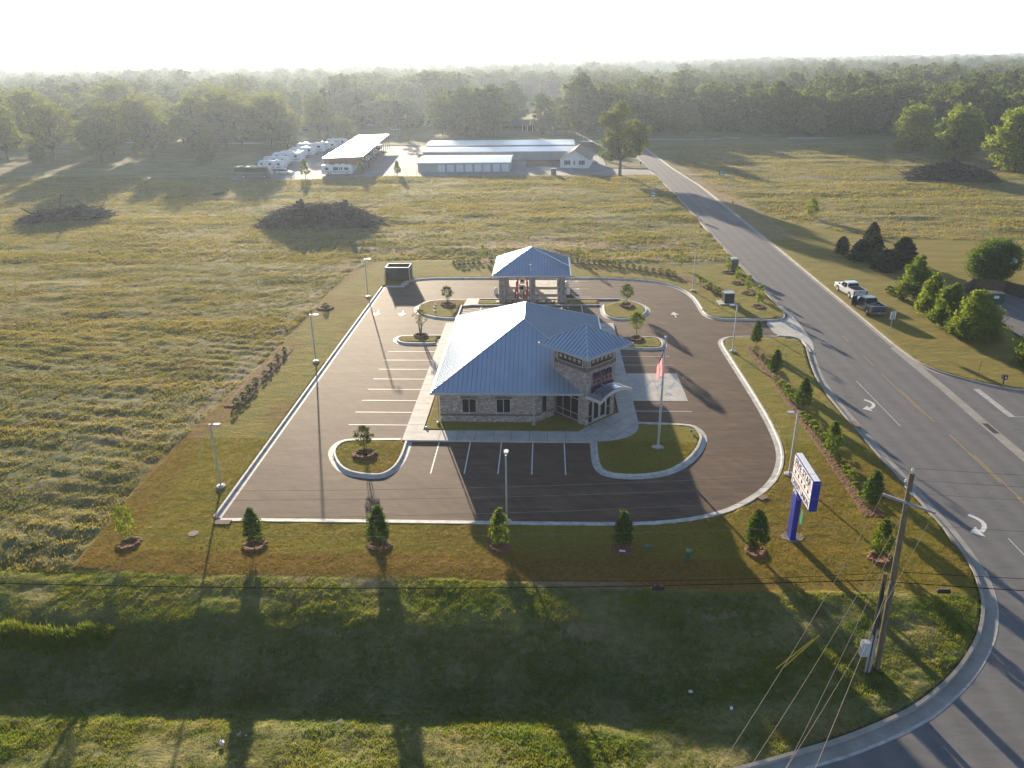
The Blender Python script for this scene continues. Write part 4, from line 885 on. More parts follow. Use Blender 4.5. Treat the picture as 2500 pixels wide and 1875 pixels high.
text_obj('lettering', 'ATM', .40, SIGNW, pst, X @ Matrix.Translation((0, z0 - .5, 0)), .004, .85)
mb = MB(); random.seed(5); mb.prism([((.78 + random.uniform(-.2, .15)) * math.cos(k * .5), (.62 + random.uniform(-.2, .12)) * math.sin(k * .5)) for k in range(12)], -.1, .02); mb.build('footing', mat('pale_footing', (.34, .28, .24), (.20, .15, .10), sc=4, rough=.95, bmp=.02), sg)
mb = MB(); mb.box(-.02, .02, -.22, .22, .9, 1.9); mb.tube([(0, 0, 0), (0, 0, .95)], .02, 6)
tag(mb.build('yard_sign', mat('green_board', (.04, .22, .11), (.06, .28, .14), sc=2, rough=.5), None, (17.85, 45.9, .12)), 'small green upright board directly behind the blue sign post', 'sign')

# ------------------------------------------------------------------ utility boxes
tf = empty('transformer_box', (24.85, 101.15, .12), R(4), 'dark green transformer cabinet on a pale concrete pad in the north-east lawn', 'transformer')
mb = MB(); mb.box(-1.35, .95, -1.0, .9, -.2, .12); mb.build('pad', CONC, tf)
mb = MB(); mb.box(-.66, .66, -.62, .55, .12, 1.45); mb.box(-.64, -.02, -.645, -.62, .2, 1.4); mb.box(.02, .64, -.645, -.62, .2, 1.4); mb.build('cabinet', DGREEN, tf)
mb = MB(); mb.prism([(-.7, -.68), (.7, -.68), (.7, .6), (-.7, .6)], 1.45, 1.52); mb.box(-.02, .03, -.7, .6, 1.52, 1.54); mb.build('lid', mat('pale_green_top', (.32, .38, .40), (.26, .32, .34), sc=2, rough=.4), tf)
t2 = empty('utility_cabinet', (29.3, 118.0, .12), R(10), 'tall olive-grey utility cabinet with pale top near the road and saplings', 'cabinet')
mb = MB(); mb.box(-.55, .55, -.5, .5, 0, 1.85); mb.box(-.5, .5, -.52, -.5, .1, 1.75); mb.build('cabinet', mat('olive_grey_paint', (.10, .095, .075), (.08, .075, .06), sc=2, rough=.5), t2)
mb = MB(); mb.box(-.62, .62, -.58, .58, 1.85, 2.0); mb.box(-.5, .5, -.45, .45, 2.0, 2.08); mb.build('lid', LGREY, t2)
t3 = empty('utility_cabinet', (2.35, 225.4, 0), R(-3), 'grey-green transformer cabinet at the edge of the field before the storage units', 'cabinet')
mb = MB(); mb.box(-.75, .75, -.6, .6, 0, 1.9); mb.build('cabinet', mat('grey_green_paint', (.12, .14, .12), (.09, .11, .095), sc=2, rough=.5), t3)
mb = MB(); mb.box(-.8, .8, -.65, .65, 1.9, 2.02); mb.build('lid', LGREY, t3)
pd = empty('pedestal_box', (9.6, 42.7, hat(9.6, 42.7)), R(-15), 'short green service pedestal on the shaded front lawn', 'pedestal')
mb = MB(); mb.box(-.15, .15, -.13, .13, -.1, .75); mb.build('body', mat('mid_green_plastic', (.05, .13, .07), (.04, .10, .055), sc=2, rough=.5), pd)
mb = MB(); mb.prism([(-.17, -.15), (.17, -.15), (.17, .15), (-.17, .15)], .75, .86); mb.build('cap', mat('pale_green_plastic', (.12, .24, .14), (.10, .20, .12), sc=2, rough=.5), pd)
mb = MB(); mb.box(-.22, .22, -.16, .16, 0, .05); tag(mb.build('valve_box_lid', mat('teal_lid', (.05, .14, .12), (.04, .11, .10), sc=3, rough=.6), None, (7.15, 44.25, .12)), 'flat green valve box lid in the front lawn', 'lid')
for i, (x, y, w_, h_) in enumerate(((-23.35, 46.45, 1.15, .55), (16.6, 50.75, .75, .5), (28.15, 63.7, .55, 1.3), (20.95, 97.9, .45, .35))):
    mb = MB(); mb.box(-w_ / 2, w_ / 2, -h_ / 2, h_ / 2, 0, .05)
    o = tag(mb.build('inlet_slab', mat('rusty_slab', (.25, .16, .11), (.17, .11, .08), sc=3, rough=.9), None, (x, y, .15)), ['brown drain inlet slab at the lower left corner of the lot curb', 'brown drain inlet slab against the curb near the pylon sign', 'brown drain inlet slab at the road curb beside the right lawn', 'small brown drain slab at the north-east lot curb'][i], 'slab', 'drain inlet slabs')
    o.rotation_euler.z = R((0, 32, 8, 20)[i])
mb = MB(); mb.lathe([(.36, -.05), (.36, .03), (.33, .035)], 14); tag(mb.build('manhole_lid', mat('tan_lid', (.30, .22, .16), (.24, .18, .13), sc=3, rough=.9), None, (-24.9, 45.0, .13)), 'round tan cleanout cover in the lawn at the lot corner', 'lid')

# ------------------------------------------------------------------ roadside signs
ss = empty('speed_sign', (41.32, 88.6, .1), R(12), 'white rectangular speed limit sign with number 35 on a thin post', 'sign')
mb = MB(); mb.box(-.03, .03, -.02, .02, 0, 2.7); mb.build('post', GALV, ss)
mb = MB(); mb.box(-.36, .36, -.045, -.02, 1.85, 2.78); pl = mb.build('plate', SIGNW, ss)
X = Matrix.Translation((0, -.05, 0)) @ Matrix.Rotation(R(90), 4, 'X'); BL = mat('black_letter', (.01, .01, .01), rough=.5)
text_obj('lettering', '35', .56, BL, pl, X @ Matrix.Translation((0, 1.93, 0)), .003); text_obj('lettering', 'SPEED', .17, BL, pl, X @ Matrix.Translation((0, 2.58, 0)), .003); text_obj('lettering', 'LIMIT', .17, BL, pl, X @ Matrix.Translation((0, 2.40, 0)), .003)
def smallsign(name, x, y, rz, w_, h_, z0, m, label, cat='sign', post=GALV, txt=None):
    r = empty(name, (x, y, .05), rz, label, cat); p = MB(); p.box(-.03, .03, -.02, .02, 0, z0 + h_); p.build('post', post, r)
    p = MB(); p.box(-w_ / 2, w_ / 2, -.05, -.02, z0, z0 + h_); p.build('plate', m, r); return r
TEAL = mat('teal_board', (.03, .16, .16), (.25, .30, .30), sc=2.2, rough=.5, lo=.5, hi=.55)
r = empty('sale_sign', (25.4, 184.4, .05), R(-5), 'teal real estate board on two legs in the field left of the road', 'sign')
for x in (-.55, .55): p = MB(); p.box(x - .05, x + .05, -.05, .05, 0, 1.7); p.build('leg', WPAINT, r)
p = MB(); p.box(-.75, .75, -.08, -.05, .45, 1.75); p.build('board', TEAL, r); p = MB(); p.box(-.6, .6, -.09, -.08, 1.35, 1.45); p.box(-.45, .45, -.09, -.08, .7, .95); p.build('lettering', SIGNW, r)
r2 = dup(r, (48.7, 219.8, .05), R(-15), 1, 'teal real estate board on two legs in the field right of the road')
smallsign('street_sign', 31.1, 158.6, R(70), 1.0, .9, .5, LGREY, 'grey back of a low sign at the left kerb of the road')
smallsign('warning_sign', 43.5, 237.3, R(-10), .75, .75, .8, mat('orange_sign', (.60, .22, .02), (.5, .18, .02), rough=.5), 'small orange diamond sign right of the far road')
mb = MB(); mb.lathe([(.12, 0), (.12, .5), (.17, .52), (.17, .66), (.1, .78), (.02, .82)], 10); mb.xf = Matrix.Translation((0, 0, .45)) @ Matrix.Rotation(R(90), 4, 'X'); mb.lathe([(.06, -.2), (.06, .2)], 8)
tag(mb.build('fire_hydrant', BROWNM, None, (42.3, 177, .05)), 'small dark hydrant in the grass right of the road', 'hydrant')
mbx = empty('mailbox', (28.9, 242.2, .05), 0, 'black mailbox on a post at the storage yard drive', 'mailbox')
mb = MB(); mb.box(-.06, .06, -.06, .06, 0, 1.1); mb.build('post', BLACKM, mbx); mb = MB(); mb.box(-.3, .3, -.45, .45, 1.1, 1.6); mb.build('box', BLACKM, mbx)
bx = empty('drop_box', (46.4, 73.3, .1), R(10), 'small black box on a post near the side street curve', 'box')
mb = MB(); mb.box(-.05, .05, -.05, .05, 0, .6); mb.build('post', BLACKM, bx); mb = MB(); mb.box(-.22, .22, -.18, .18, .55, 1.0); mb.build('box', BLACKM, bx); mb = MB(); mb.box(-.08, .08, -.19, -.18, .68, .85); mb.build('label_plate', SIGNW, bx)
mb = MB(); mb.tube([(0, 0, 0), (.05, 0, 2.1)], .022, 6); tag(mb.build('marker_post', BROWNM, None, (44.3, 74.3, .1)), 'thin rusty stake standing in the grass by the side street', 'post')
hy = empty('standpipe', (-14.9, 98.5, .13), 0, 'cluster of small white irrigation caps on the upper left grass island', 'pipe caps')
for dx, dy in ((0, 1.5), (.02, .2), (.3, -1.4)): p = MB(); p.lathe([(.12, 0), (.12, .1), (.06, .16), (.01, .17)], 12, (dx, dy, 0)); p.build('cap', WPAINT, hy)
for i, (x, y) in enumerate(((-10.68, 62.17), (-9.78, 63.2))):
    p = MB(); p.sphere((0, 0, .08), (.14, .11, .1), 10, 6); tag(p.build('drain_elbow', WPAINT, None, (x, y, .13)), ['white drain end at the corner of the side and front walks', 'white drain end at the foot of the left front wall'][i], 'drain')
# litter
random.seed(9)
PAPER = mat('crumpled_white_plastic', (.72, .72, .72), (.6, .6, .62), sc=9, rough=.5); CARD = mat('cardboard', (.45, .36, .27), (.38, .30, .22), sc=4, rough=.9)
def litter(name, px, py, lab, cat, s, m, flat=False):
    z = hat(px, py); p = MB()
    if flat: p.xf = Matrix.Rotation(R(25), 4, 'Z') @ Matrix.Rotation(R(6), 4, 'X'); p.box(-s, s, -s * .7, s * .7, 0, .02)
    else:
        p.sphere((0, 0, s * .5), (s, s * .7, s * .6), 10, 7); p.v = [(x * (1 + random.uniform(-.3, .25)), y * (1 + random.uniform(-.3, .25)), zz * (1 + random.uniform(-.2, .3))) for x, y, zz in p.v]
    o = p.build(name, m, None, (px, py, z + .08)); o.rotation_euler.z = random.uniform(0, 3); tag(o, lab, cat)
for a in ((('plastic_bag'), -16.2, 27.9, 'crumpled white plastic bag on the sunlit grass at lower left', 'litter', .17, PAPER), ('plastic_bag', 8.1, 32.3, 'torn white plastic bag in the shaded ditch', 'litter', .13, PAPER), ('paper_cup', 9.9, 30.7, 'white cup lying in the dark ditch at right', 'litter', .13, PAPER),
          ('paper_scrap', 9.6, 32.8, 'tiny white scrap beside the torn bag', 'litter', .06, PAPER), ('paper_scrap', -15.2, 28.5, 'tiny pale scrap beside the smaller cardboard piece', 'litter', .06, PAPER), ('paper_scrap', 21.6, 39.3, 'tiny white scrap on the lawn near the corner curb', 'litter', .08, PAPER), ('rag', 13.1, 61.7, 'small blue-grey rag on the flag island grass', 'litter', .16, mat('blue_grey_rag', (.16, .18, .28), rough=.8))): litter(*a)
litter('cardboard_piece', -15.5, 28.55, 'smaller cardboard piece at the ditch edge', 'litter', .2, CARD, True); litter('cardboard_piece', -10.7, 29.8, 'larger tan cardboard square lying in the shaded ditch', 'litter', .22, CARD, True)
litter('paper_sheet', 5.35, 43.55, 'crumpled white sheet at the foot of a shaded street tree', 'litter', .2, SIGNW, True)

# ------------------------------------------------------------------ utility poles and wires
up = empty('utility_pole', (18.25, 33.2, hat(18.2, 33.2)), 0, 'tall weathered wooden utility pole with a pale crossarm at the corner', 'utility pole')
PX, PY, PZ = 18.25, 33.2, hat(18.2, 33.2); T = 12.2; LX_ = -.42
mb = MB(); mb.tube([(0, 0, -.3), (LX_ * .45, 0, 5.5), (LX_, .0, T)], [.165, .15, .125], 14); mb.build('pole', WOODP, up)
arm = MB(); arm.xf = Matrix.Translation((LX_ * .9, -.2, 10.6)) @ Matrix.Rotation(R(-43), 4, 'Z'); arm.box(-1.25, 1.25, -.055, .055, -.06, .06); arm.build('crossarm', mat('weathered_grey_arm', (.34, .33, .32), (.26, .25, .24), sc=3, rough=.7), up)
def ins(n_, x, y, z): q = MB(); q.lathe([(.03, 0), (.06, .03), (.04, .07), (.07, .10), (.05, .15), (.01, .17)], 10, (x, y, z)); q.build('insulator', WPAINT, up)
ins(0, LX_, 0, T + .1); ins(1, LX_ - .05, .3, T - .7); ins(2, LX_ + .12, -.3, T - 1.1)
mb = MB(); mb.box(LX_ - .02, LX_ + .02, -.4, .4, T - 1.0, T - .95); mb.build('bracket', GALV, up)
p2 = empty('short_utility_pole', (17.65, 33.05, hat(17.6, 33)), 0, 'shorter pole with grey conduits and a pale meter box beside the tall pole', 'utility pole')
mb = MB(); mb.tube([(0, 0, -.2), (-.12, 0, 6.4)], [.14, .11], 12); mb.build('pole', WOODP, p2)
for dx, dy, h in ((.03, -.16, 2.9), (-.12, -.13, 2.5), (.12, -.10, 2.2)): q = MB(); q.tube([(dx, dy, -.1), (dx - .02, dy, h)], .05, 8); q.build('conduit', GALV, p2)
q = MB(); q.tube([(.03, -.17, 2.9), (-.1, -.15, 5.6)], .03, 6); q.tube([(-.1, -.15, 2.4), (-.16, -.13, 5.9)], .022, 6); q.build('riser_cable', BLACKM, p2)
q = MB(); q.box(-.62, -.18, -.28, .05, 1.15, 2.05); q.box(-.6, -.2, -.30, -.28, 1.2, 2.0); q.build('meter_box', LGREY, p2)
tp_ = Vector((PX + LX_, PY, PZ))
WIRE = mat('bare_aluminium_wire', (.13, .125, .12), (.10, .10, .10), rough=.9, spec=.1); CAB = mat('black_cable', (.008, .008, .009), (.012, .012, .012), rough=1, spec=0); GUY = mat('guy_wire_strand', (.20, .18, .155), (.17, .155, .13), rough=.9, spec=.1)
def wire(name, a, b, sag, r, m, label, cat='cable', group=None, n=36):
    a = Vector(a); b = Vector(b); q = MB(); pts = []
    for k in range(n + 1):
        t = k / n; p = a.lerp(b, t); p.z -= sag * 4 * t * (1 - t); pts.append(p - a)
    q.tube(pts, r, 5); o = q.build(name, m, None, a); tag(o, label, cat, group); return o
W_ = 'conductors strung along the front of the lot'
wire('overhead_wire', tp_ + Vector((0, 0, T + .26)), (-46, 32.2, T - .2), 1.1, .0075, WIRE, 'topmost thin pale wire running left from the tall pole', group=W_)
wire('overhead_wire', tp_ + Vector((-.05, .3, T - .55)), (-46, 32.6, T - .9), 1.1, .0075, WIRE, 'second pale wire running left, just under the topmost one', group=W_)
wire('overhead_wire', tp_ + Vector((.12, -.3, T - .95)), (-46, 31.2, T - 1.3), 1.1, .0075, WIRE, 'third pale wire running left across the parking lot', group=W_)
wire('overhead_wire', tp_ + Vector((0.2, 0, 9.3)), (-46, 32.2, 9.3), .9, .0075, WIRE, 'lowest pale wire running left across the front lawn', group=W_)
for dz, dy, lb in ((T + .26, 0, 'topmost'), (T - .55, .3, 'second'), (T - .95, -.3, 'third'), (9.3, 0, 'lowest')):
    wire('overhead_wire', tp_ + Vector((0, dy, dz)), (64, 33.5 + dy, dz + .2), .9, .0075, WIRE, lb + ' thin wire running right from the tall pole over the road', group='conductors crossing the road')
wire('telecom_cable', tp_ + Vector((.15, 0, 5.9)), (-46, 32.1, 6.1), .8, .022, CAB, 'thick black cable running left along the ditch', group='black telecom cables')
wire('telecom_cable', tp_ + Vector((.15, 0, 6.35)), (-2, 33.0, 5.75), .25, .012, CAB, 'thin black cable just above the thick one', group='black telecom cables')
wire('telecom_cable', tp_ + Vector((.15, 0, 5.75)), (64, 33.0, 5.6), .7, .022, CAB, 'thick black cable running right over the road', group='black telecom cables')
wire('telecom_cable', tp_ + Vector((.15, 0, 6.4)), (64, 33.4, 6.5), .7, .014, CAB, 'thinner black cable running right above the thick one', group='black telecom cables')
for x, z, lb in ((6.0, 5.42, 'black splice case hanging on the cable above the ditch'), (20.6, 5.52, 'black splice case on the cable just right of the tall pole')):
    s_ = empty('splice_case', (x, 32.95, z), 0, lb, 'splice case', 'cable splice cases'); q = MB(); q.tube([(-.34, 0, 0), (-.30, 0, 0), (.30, 0, 0), (.34, 0, 0)], [.07, .12, .12, .07], 10); q.build('case', BLACKM, s_)
    q = MB(); [q.tube([(k, 0, -.13), (k, 0, .22)], .012, 4) for k in (-.17, .17)]; q.build('hanger', GALV, s_)
A1 = tp_ + Vector((-.0, -.2, 10.55))
wire('span_wire', A1 + Vector((-.88, .82, 0)), (5.4, 17.2, 10.9), .5, .0085, GUY, 'leftmost long wire coming down from the left end of the crossarm', group='wires spanning towards the viewer')
wire('span_wire', A1 + Vector((0, 0, -.1)), (6.3, 17.2, 10.9), .5, .0085, GUY, 'second long wire coming from the middle of the crossarm', group='wires spanning towards the viewer')
wire('span_wire', A1 + Vector((.88, -.82, 0)), (7.4, 17.2, 10.9), .5, .0085, GUY, 'long wire coming from the right end of the crossarm', group='wires spanning towards the viewer')
wire('span_wire', tp_ + Vector((0, 0, 8.6)), (7.0, 17.2, 9.2), .4, .0085, GUY, 'long wire starting lower on the tall pole below the crossarm', group='wires spanning towards the viewer')
wire('span_wire', tp_ + Vector((.1, -.1, 5.9)), (8.3, 18.0, 7.6), .25, .013, GUY, 'thick pale messenger wire coming down toward the lower edge', group='wires spanning towards the viewer')
for dx in (0, .5):
    g = empty('guy_wire', (12.66 + dx, 33.04 + dx * .3, hat(12.66, 33)), 0, ['guy wire with yellow guard anchored in the shaded ditch, lower of the two', 'guy wire with yellow guard anchored in the shaded ditch, upper of the two'][dx > 0], 'guy wire', 'guy wires with yellow guards')
    e = tp_ + Vector((0, 0, 5.9 + dx)) - Vector(g.location); q = MB(); q.tube([(0, 0, 0), e], .009, 5); q.build('strand', GUY, g)
    q = MB(); q.tube([e * .02, e * .36], .035, 6); q.build('guard', YELP, g)
# ------------------------------------------------------------------ vegetation
LEAF = leafmat('mid_green_leaves', (.085, .135, .030), (.14, .18, .040), .44, .7, 6)
LEAFY = leafmat('yellow_green_leaves', (.13, .18, .035), (.18, .22, .045), .44, .5, 5)
LEAFD = leafmat('dark_green_leaves', (.065, .105, .032), (.10, .145, .040), .38, .8, 7)
LEAFC = leafmat('cedar_needles', (.020, .036, .018), (.032, .052, .024), .15, 1.2, 8)
LEAFP = leafmat('pecan_leaves', (.12, .15, .042), (.16, .18, .056), .42, .25, 2.5)
LEAFF = leafmat('forest_leaves', (.065, .095, .030), (.12, .145, .045), .38, .06, 1.2)
LEAFPI = leafmat('pine_needles', (.035, .055, .028), (.055, .072, .036), .22, .3, 3)
LEAFR = leafmat('olive_bronze_leaves', (.085, .085, .030), (.075, .095, .030), .38, 1.2, 8)

def quads(pts, size, rng, flat=.35, asp=.6):
    # leaf-sized faces with random attitudes
    n = len(pts); nrm = rng.normal(size=(n, 3)); nrm[:, 2] = np.abs(nrm[:, 2]) + flat; nrm /= np.linalg.norm(nrm, axis=1)[:, None]
    r = rng.normal(size=(n, 3)); u = np.cross(nrm, r); u /= np.linalg.norm(u, axis=1)[:, None] + 1e-9; v = np.cross(nrm, u)
    sz = size * rng.uniform(.55, 1.35, n)[:, None]; u *= sz; v *= sz * asp
    q = np.stack([pts - u, pts - v * .9, pts + u, pts + v * .9], 1); return q.reshape(-1, 3)
def leafmesh(name, pts, size, rng, m, flat=.35, asp=.6):
    V = quads(pts, size, rng, flat, asp); me = bpy.data.meshes.new(name); n = len(pts)
    me.vertices.add(4 * n); me.vertices.foreach_set('co', V.ravel().astype('f')); me.loops.add(4 * n); me.loops.foreach_set('vertex_index', np.arange(4 * n, dtype=np.int32))
    me.polygons.add(n); me.polygons.foreach_set('loop_start', np.arange(0, 4 * n, 4, dtype=np.int32)); me.update(); me.materials.append(m)
    return me
def blob(rng, c, r, clumps, per, tight=.16, shell=.55, droop=0):
    # clumps of leaves scattered through an ellipsoid, mostly towards its skin
    d = rng.normal(size=(clumps, 3)); d /= np.linalg.norm(d, axis=1)[:, None]; rad = shell + (1 - shell) * rng.random(clumps) ** .6
    cc = np.array(c) + d * rad[:, None] * np.array(r)
    p = cc[:, None, :] + rng.normal(size=(clumps, per, 3)) * np.array(r) * tight * rng.uniform(.6, 1.4, (clumps, 1, 1)); return p.reshape(-1, 3)
def put(root, name, me): o = bpy.data.objects.new(name, me); COL.objects.link(o); o.parent = root; return o
def branchy(mb, rng, base, tips, r0, bend=.25):
    for t in tips:
        a = Vector(base); b = Vector(t); m = a.lerp(b, .5) + Vector((rng.normal() * bend, rng.normal() * bend, abs(rng.normal()) * bend * .5 - .1 * (b - a).length * .3))
        pts = [a, a.lerp(m, .6), m, m.lerp(b, .55), b]; mb.tube(pts, [r0, r0 * .8, r0 * .6, r0 * .42, r0 * .18], 6)
def big_tree(name, h, lobes, leafm, seed, leaf=.32, per=34, trunk=.34, fork=.28, clumps=16, label=None, cat='tree', group=None, loc=(0, 0, 0), lean=(0, 0)):
    # lobes: (x, y, z, rx, ry, rz) in metres
    rng = np.random.default_rng(seed); r = empty(name, loc, 0, label, cat, group); mb = MB(); mb.smooth = True
    f = Vector((lean[0] * .4, lean[1] * .4, h * fork)); mb.tube([(0, 0, -.2), (0, 0, .3), f * .5, f], [trunk * 1.4, trunk, trunk * .85, trunk * .72], 9)
    pts = []
    for l in lobes:
        c = Vector(l[:3]); branchy(mb, rng, f, [c], trunk * .5, .04 * h)
        tips = [c + Vector((rng.normal() * l[3] * .5, rng.normal() * l[4] * .5, rng.normal() * l[5] * .5)) for _ in range(4)]; branchy(mb, rng, f.lerp(c, .6), tips, trunk * .2, .02 * h)
        vol = (l[3] * l[4] * l[5]) ** (1 / 3); k = max(4, int(clumps * (vol / (h * .16)) ** 1.6)); pts.append(blob(rng, l[:3], l[3:], k, per, .17))
    mb.build('trunk', BARK, r); put(r, 'crown', leafmesh('crown', np.concatenate(pts), leaf, rng, leafm)); return r
def lobeset(rng, h, w, n, zlo=.32, zhi=.95, top=.6, smin=.22, smax=.42):
    L = []
    for k in range(n):
        t = (k + .5) / n; z = h * (zlo + (zhi - zlo) * t); sp = w * (1 - abs(t - .42) ** 1.6 * (1 / top) * .9); a = k * 2.4 + rng.random()
        d = max(sp, .1) * rng.uniform(.45, .95) * (1 if k < n - 1 else .2); s = w * rng.uniform(smin, smax)
        L.append((d * math.cos(a), d * math.sin(a), z - s * .3, s, s, s * rng.uniform(.6, .85)))
    return L
def cone_tree(name, h, w, leafm, seed, leaf, n, z0, prof, label=None, cat='tree', group=None, loc=(0, 0, 0), trunk=.03, clear=True, stems=1):
    rng = np.random.default_rng(seed); r = empty(name, loc, 0, label, cat, group); mb = MB(); mb.smooth = True
    if stems == 1: mb.tube([(0, 0, -.1), (0, 0, z0 + .3), (0, 0, h * .9)], [trunk, trunk * .85, trunk * .3], 7)
    else:
        for k in range(stems): a = k * 6.28 / stems + .4; mb.tube([(.05 * math.cos(a), .05 * math.sin(a), -.1), (.18 * math.cos(a), .18 * math.sin(a), z0 * .6), (w * .35 * math.cos(a), w * .35 * math.sin(a), h * .72)], [trunk, trunk * .8, trunk * .35], 6)
    cl = max(30, n // 16); t = rng.random(cl) ** .85; rad = np.interp(t, [p[0] for p in prof], [p[1] for p in prof]) * w; a = rng.random(cl) * 6.283; rr = rad * (.45 + .55 * rng.random(cl) ** .5)
    bump_ = 1 + .16 * np.sin(a * 3 + t * 9 + seed) + .10 * np.sin(a * 5 - t * 14)
    c = np.stack([rr * bump_ * np.cos(a), rr * bump_ * np.sin(a), z0 + t * (h - z0)], 1)
    if stems == 1:
        for k in range(0, cl, max(1, cl // 14)): mb.tube([(0, 0, float(c[k, 2]) - .15 * h * .4), tuple(c[k])], [trunk * .35, trunk * .12], 4)
    mb.build('trunk', BARK, r)
    p = (c[:, None, :] + rng.normal(size=(cl, 16, 3)) * np.array([w * .13, w * .13, h * .028])).reshape(-1, 3); put(r, 'crown', leafmesh('crown', p, leaf, rng, leafm)); return r
TEAR = [(0, .55), (.12, .95), (.3, 1), (.55, .82), (.8, .45), (1, .06)]
ROUND = [(0, .45), (.2, .9), (.5, 1), (.8, .8), (1, .2)]
CONE = [(0, .75), (.12, 1), (.42, .84), (.75, .45), (.92, .16), (1, .02)]
def mulch_ring(x, y, r, label, seed=0, group='mulch rings'):
    # raised ring of bark and pine straw
    rng = np.random.default_rng(seed + 50); n = 34; prof = [(0, .03), (.28, .05), (.5, .10), (.68, .20), (.82, .22), (.95, .10), (1.06, -.03)]; v = []; f = []
    for i, (q, z) in enumerate(prof):
        for k in range(n):
            a = 6.283 * k / n; w_ = r * (q + (.045 * rng.normal() if i > 0 else 0)) * (1 + .10 * math.sin(a * 2 + seed)); v.append((w_ * math.cos(a), w_ * math.sin(a), z * .6 + .015 * rng.normal() * (i > 0)))
    for i in range(len(prof) - 1):
        for k in range(n): f.append((i * n + k, i * n + (k + 1) % n, (i + 1) * n + (k + 1) % n, (i + 1) * n + k))
    mb = MB(); mb.add(v, f); mb.add([v[k] for k in range(n)], [tuple(range(n))]); o = mb.build('mulch_ring', MULCH, None, (x, y, hat(x, y))); tag(o, label, 'mulch', group); return o
def mulch_bed(name, poly, label):
    xs = [p[0] for p in poly]; ys = [p[1] for p in poly]; s = .16; X, Y = np.meshgrid(np.arange(min(xs), max(xs) + s, s), np.arange(min(ys), max(ys) + s, s)); d = sdf(X, Y, poly); rng = np.random.default_rng(7)
    Z = .12 + np.clip(d * .5, -.05, .05) + rng.normal(size=X.shape) * .010 + .02 * sstep(0, .25, d) * (vnoise(X, Y, .5, 5) + .3); ny, nx = X.shape; ii = np.arange(nx * ny).reshape(ny, nx)
    ok = (d[:-1, :-1] > -.12) & (d[1:, 1:] > -.12); q = np.stack([ii[:-1, :-1], ii[:-1, 1:], ii[1:, 1:], ii[1:, :-1]], -1)[ok]
    me = bpy.data.meshes.new(name); me.from_pydata(np.stack([X, Y, Z], -1).reshape(-1, 3).tolist(), [], q.tolist()); me.materials.append(MULCH)
    bm = bmesh.new(); bm.from_mesh(me); bmesh.ops.delete(bm, geom=[v for v in bm.verts if not v.link_faces], context='VERTS'); bm.to_mesh(me); bm.free()
    o = bpy.data.objects.new(name, me); COL.objects.link(o); tag(o, label, 'mulch bed', None, 'stuff'); return o

# street trees along the front
FT = [(-28.9, 43.7, 0, 'pale loose sapling at the far left end of the front row'), (-20.0, 43.7, 1, 'teardrop young tree at the lower left corner of the lot'), (-11.3, 43.9, 1, 'teardrop young tree on the sunlit lawn, just left of the shadow edge'),
      (-3.0, 44.0, 1, 'teardrop young tree standing in front of the middle light pole'), (5.4, 44.0, 1, 'teardrop young tree wholly in the building shadow'), (14.35, 43.95, 1, 'teardrop young tree left of the pylon sign post'),
      (22.4, 43.4, 1, 'teardrop young tree just behind the short utility pole')]
RT = [(24.4, 84.2), (24.05, 75.0), (24.3, 66.6), (24.0, 57.7), (24.1, 49.4)]
sp_ = cone_tree('sapling', 3.0, .62, LEAFY, 3, .075, 1500, .7, ROUND, FT[0][3], group='young trees along the front', loc=(FT[0][0], FT[0][1], .12), trunk=.03)
ft = None; kinds = []
for k in range(3): kinds.append(cone_tree('street_tree', 3.15, .80, (LEAFD, LEAF, LEAFD)[k], 20 + k, .10, (3400, 2600, 3600)[k], .62, TEAR, group='young trees along the front', trunk=.045))
used = set()
def place_kind(k, x, y, s, rz, label, group):
    s = s if isinstance(s, tuple) else (s, s, s)
    if k not in used: used.add(k); o = kinds[k]; o.location = (x, y, .1); o.rotation_euler.z = rz; o.scale = s; o['label'] = label; o['group'] = group; return o
    return dup(kinds[k], (x, y, .1), rz, s, label, group)
for i, t_ in enumerate(FT[1:]): place_kind([0, 2, 1, 0, 2, 1][i], t_[0], t_[1], [(.80, .80, .93), (.86, .86, 1.0), (.82, .82, .95), (.78, .78, .92), (.90, .90, .98), (.80, .80, .93)][i], i * 1.3, t_[3], 'young trees along the front')
for i, (x, y) in enumerate(RT): place_kind([2, 0, 2, 1, 0][i], x, y, [(.74, .74, .95), (.78, .78, .92), (.90, .90, 1.02), (.84, .84, .97), (.88, .88, 1.0)][i], i * 2.1, ['teardrop young tree at the top of the right mulch bed by the entrance', 'second young tree down the right mulch bed', 'third young tree down the right mulch bed', 'fourth young tree down the right mulch bed, below the lamp', 'fifth young tree at the lower end of the right mulch bed'][i], 'young trees in the right mulch bed')
ML = ['mulch ring round the pale sapling at far left', 'mulch ring at the foot of the tree by the lot corner', 'mulch ring at the foot of the tree left of the shadow edge', 'mulch ring under the tree in front of the middle light pole', 'mulch ring with a white sheet on it, in the shadow', 'mulch ring under the tree left of the pylon sign', 'mulch ring behind the short utility pole']
for i, t_ in enumerate(FT): mulch_ring(t_[0], t_[1] - .05, .82, ML[i], i)
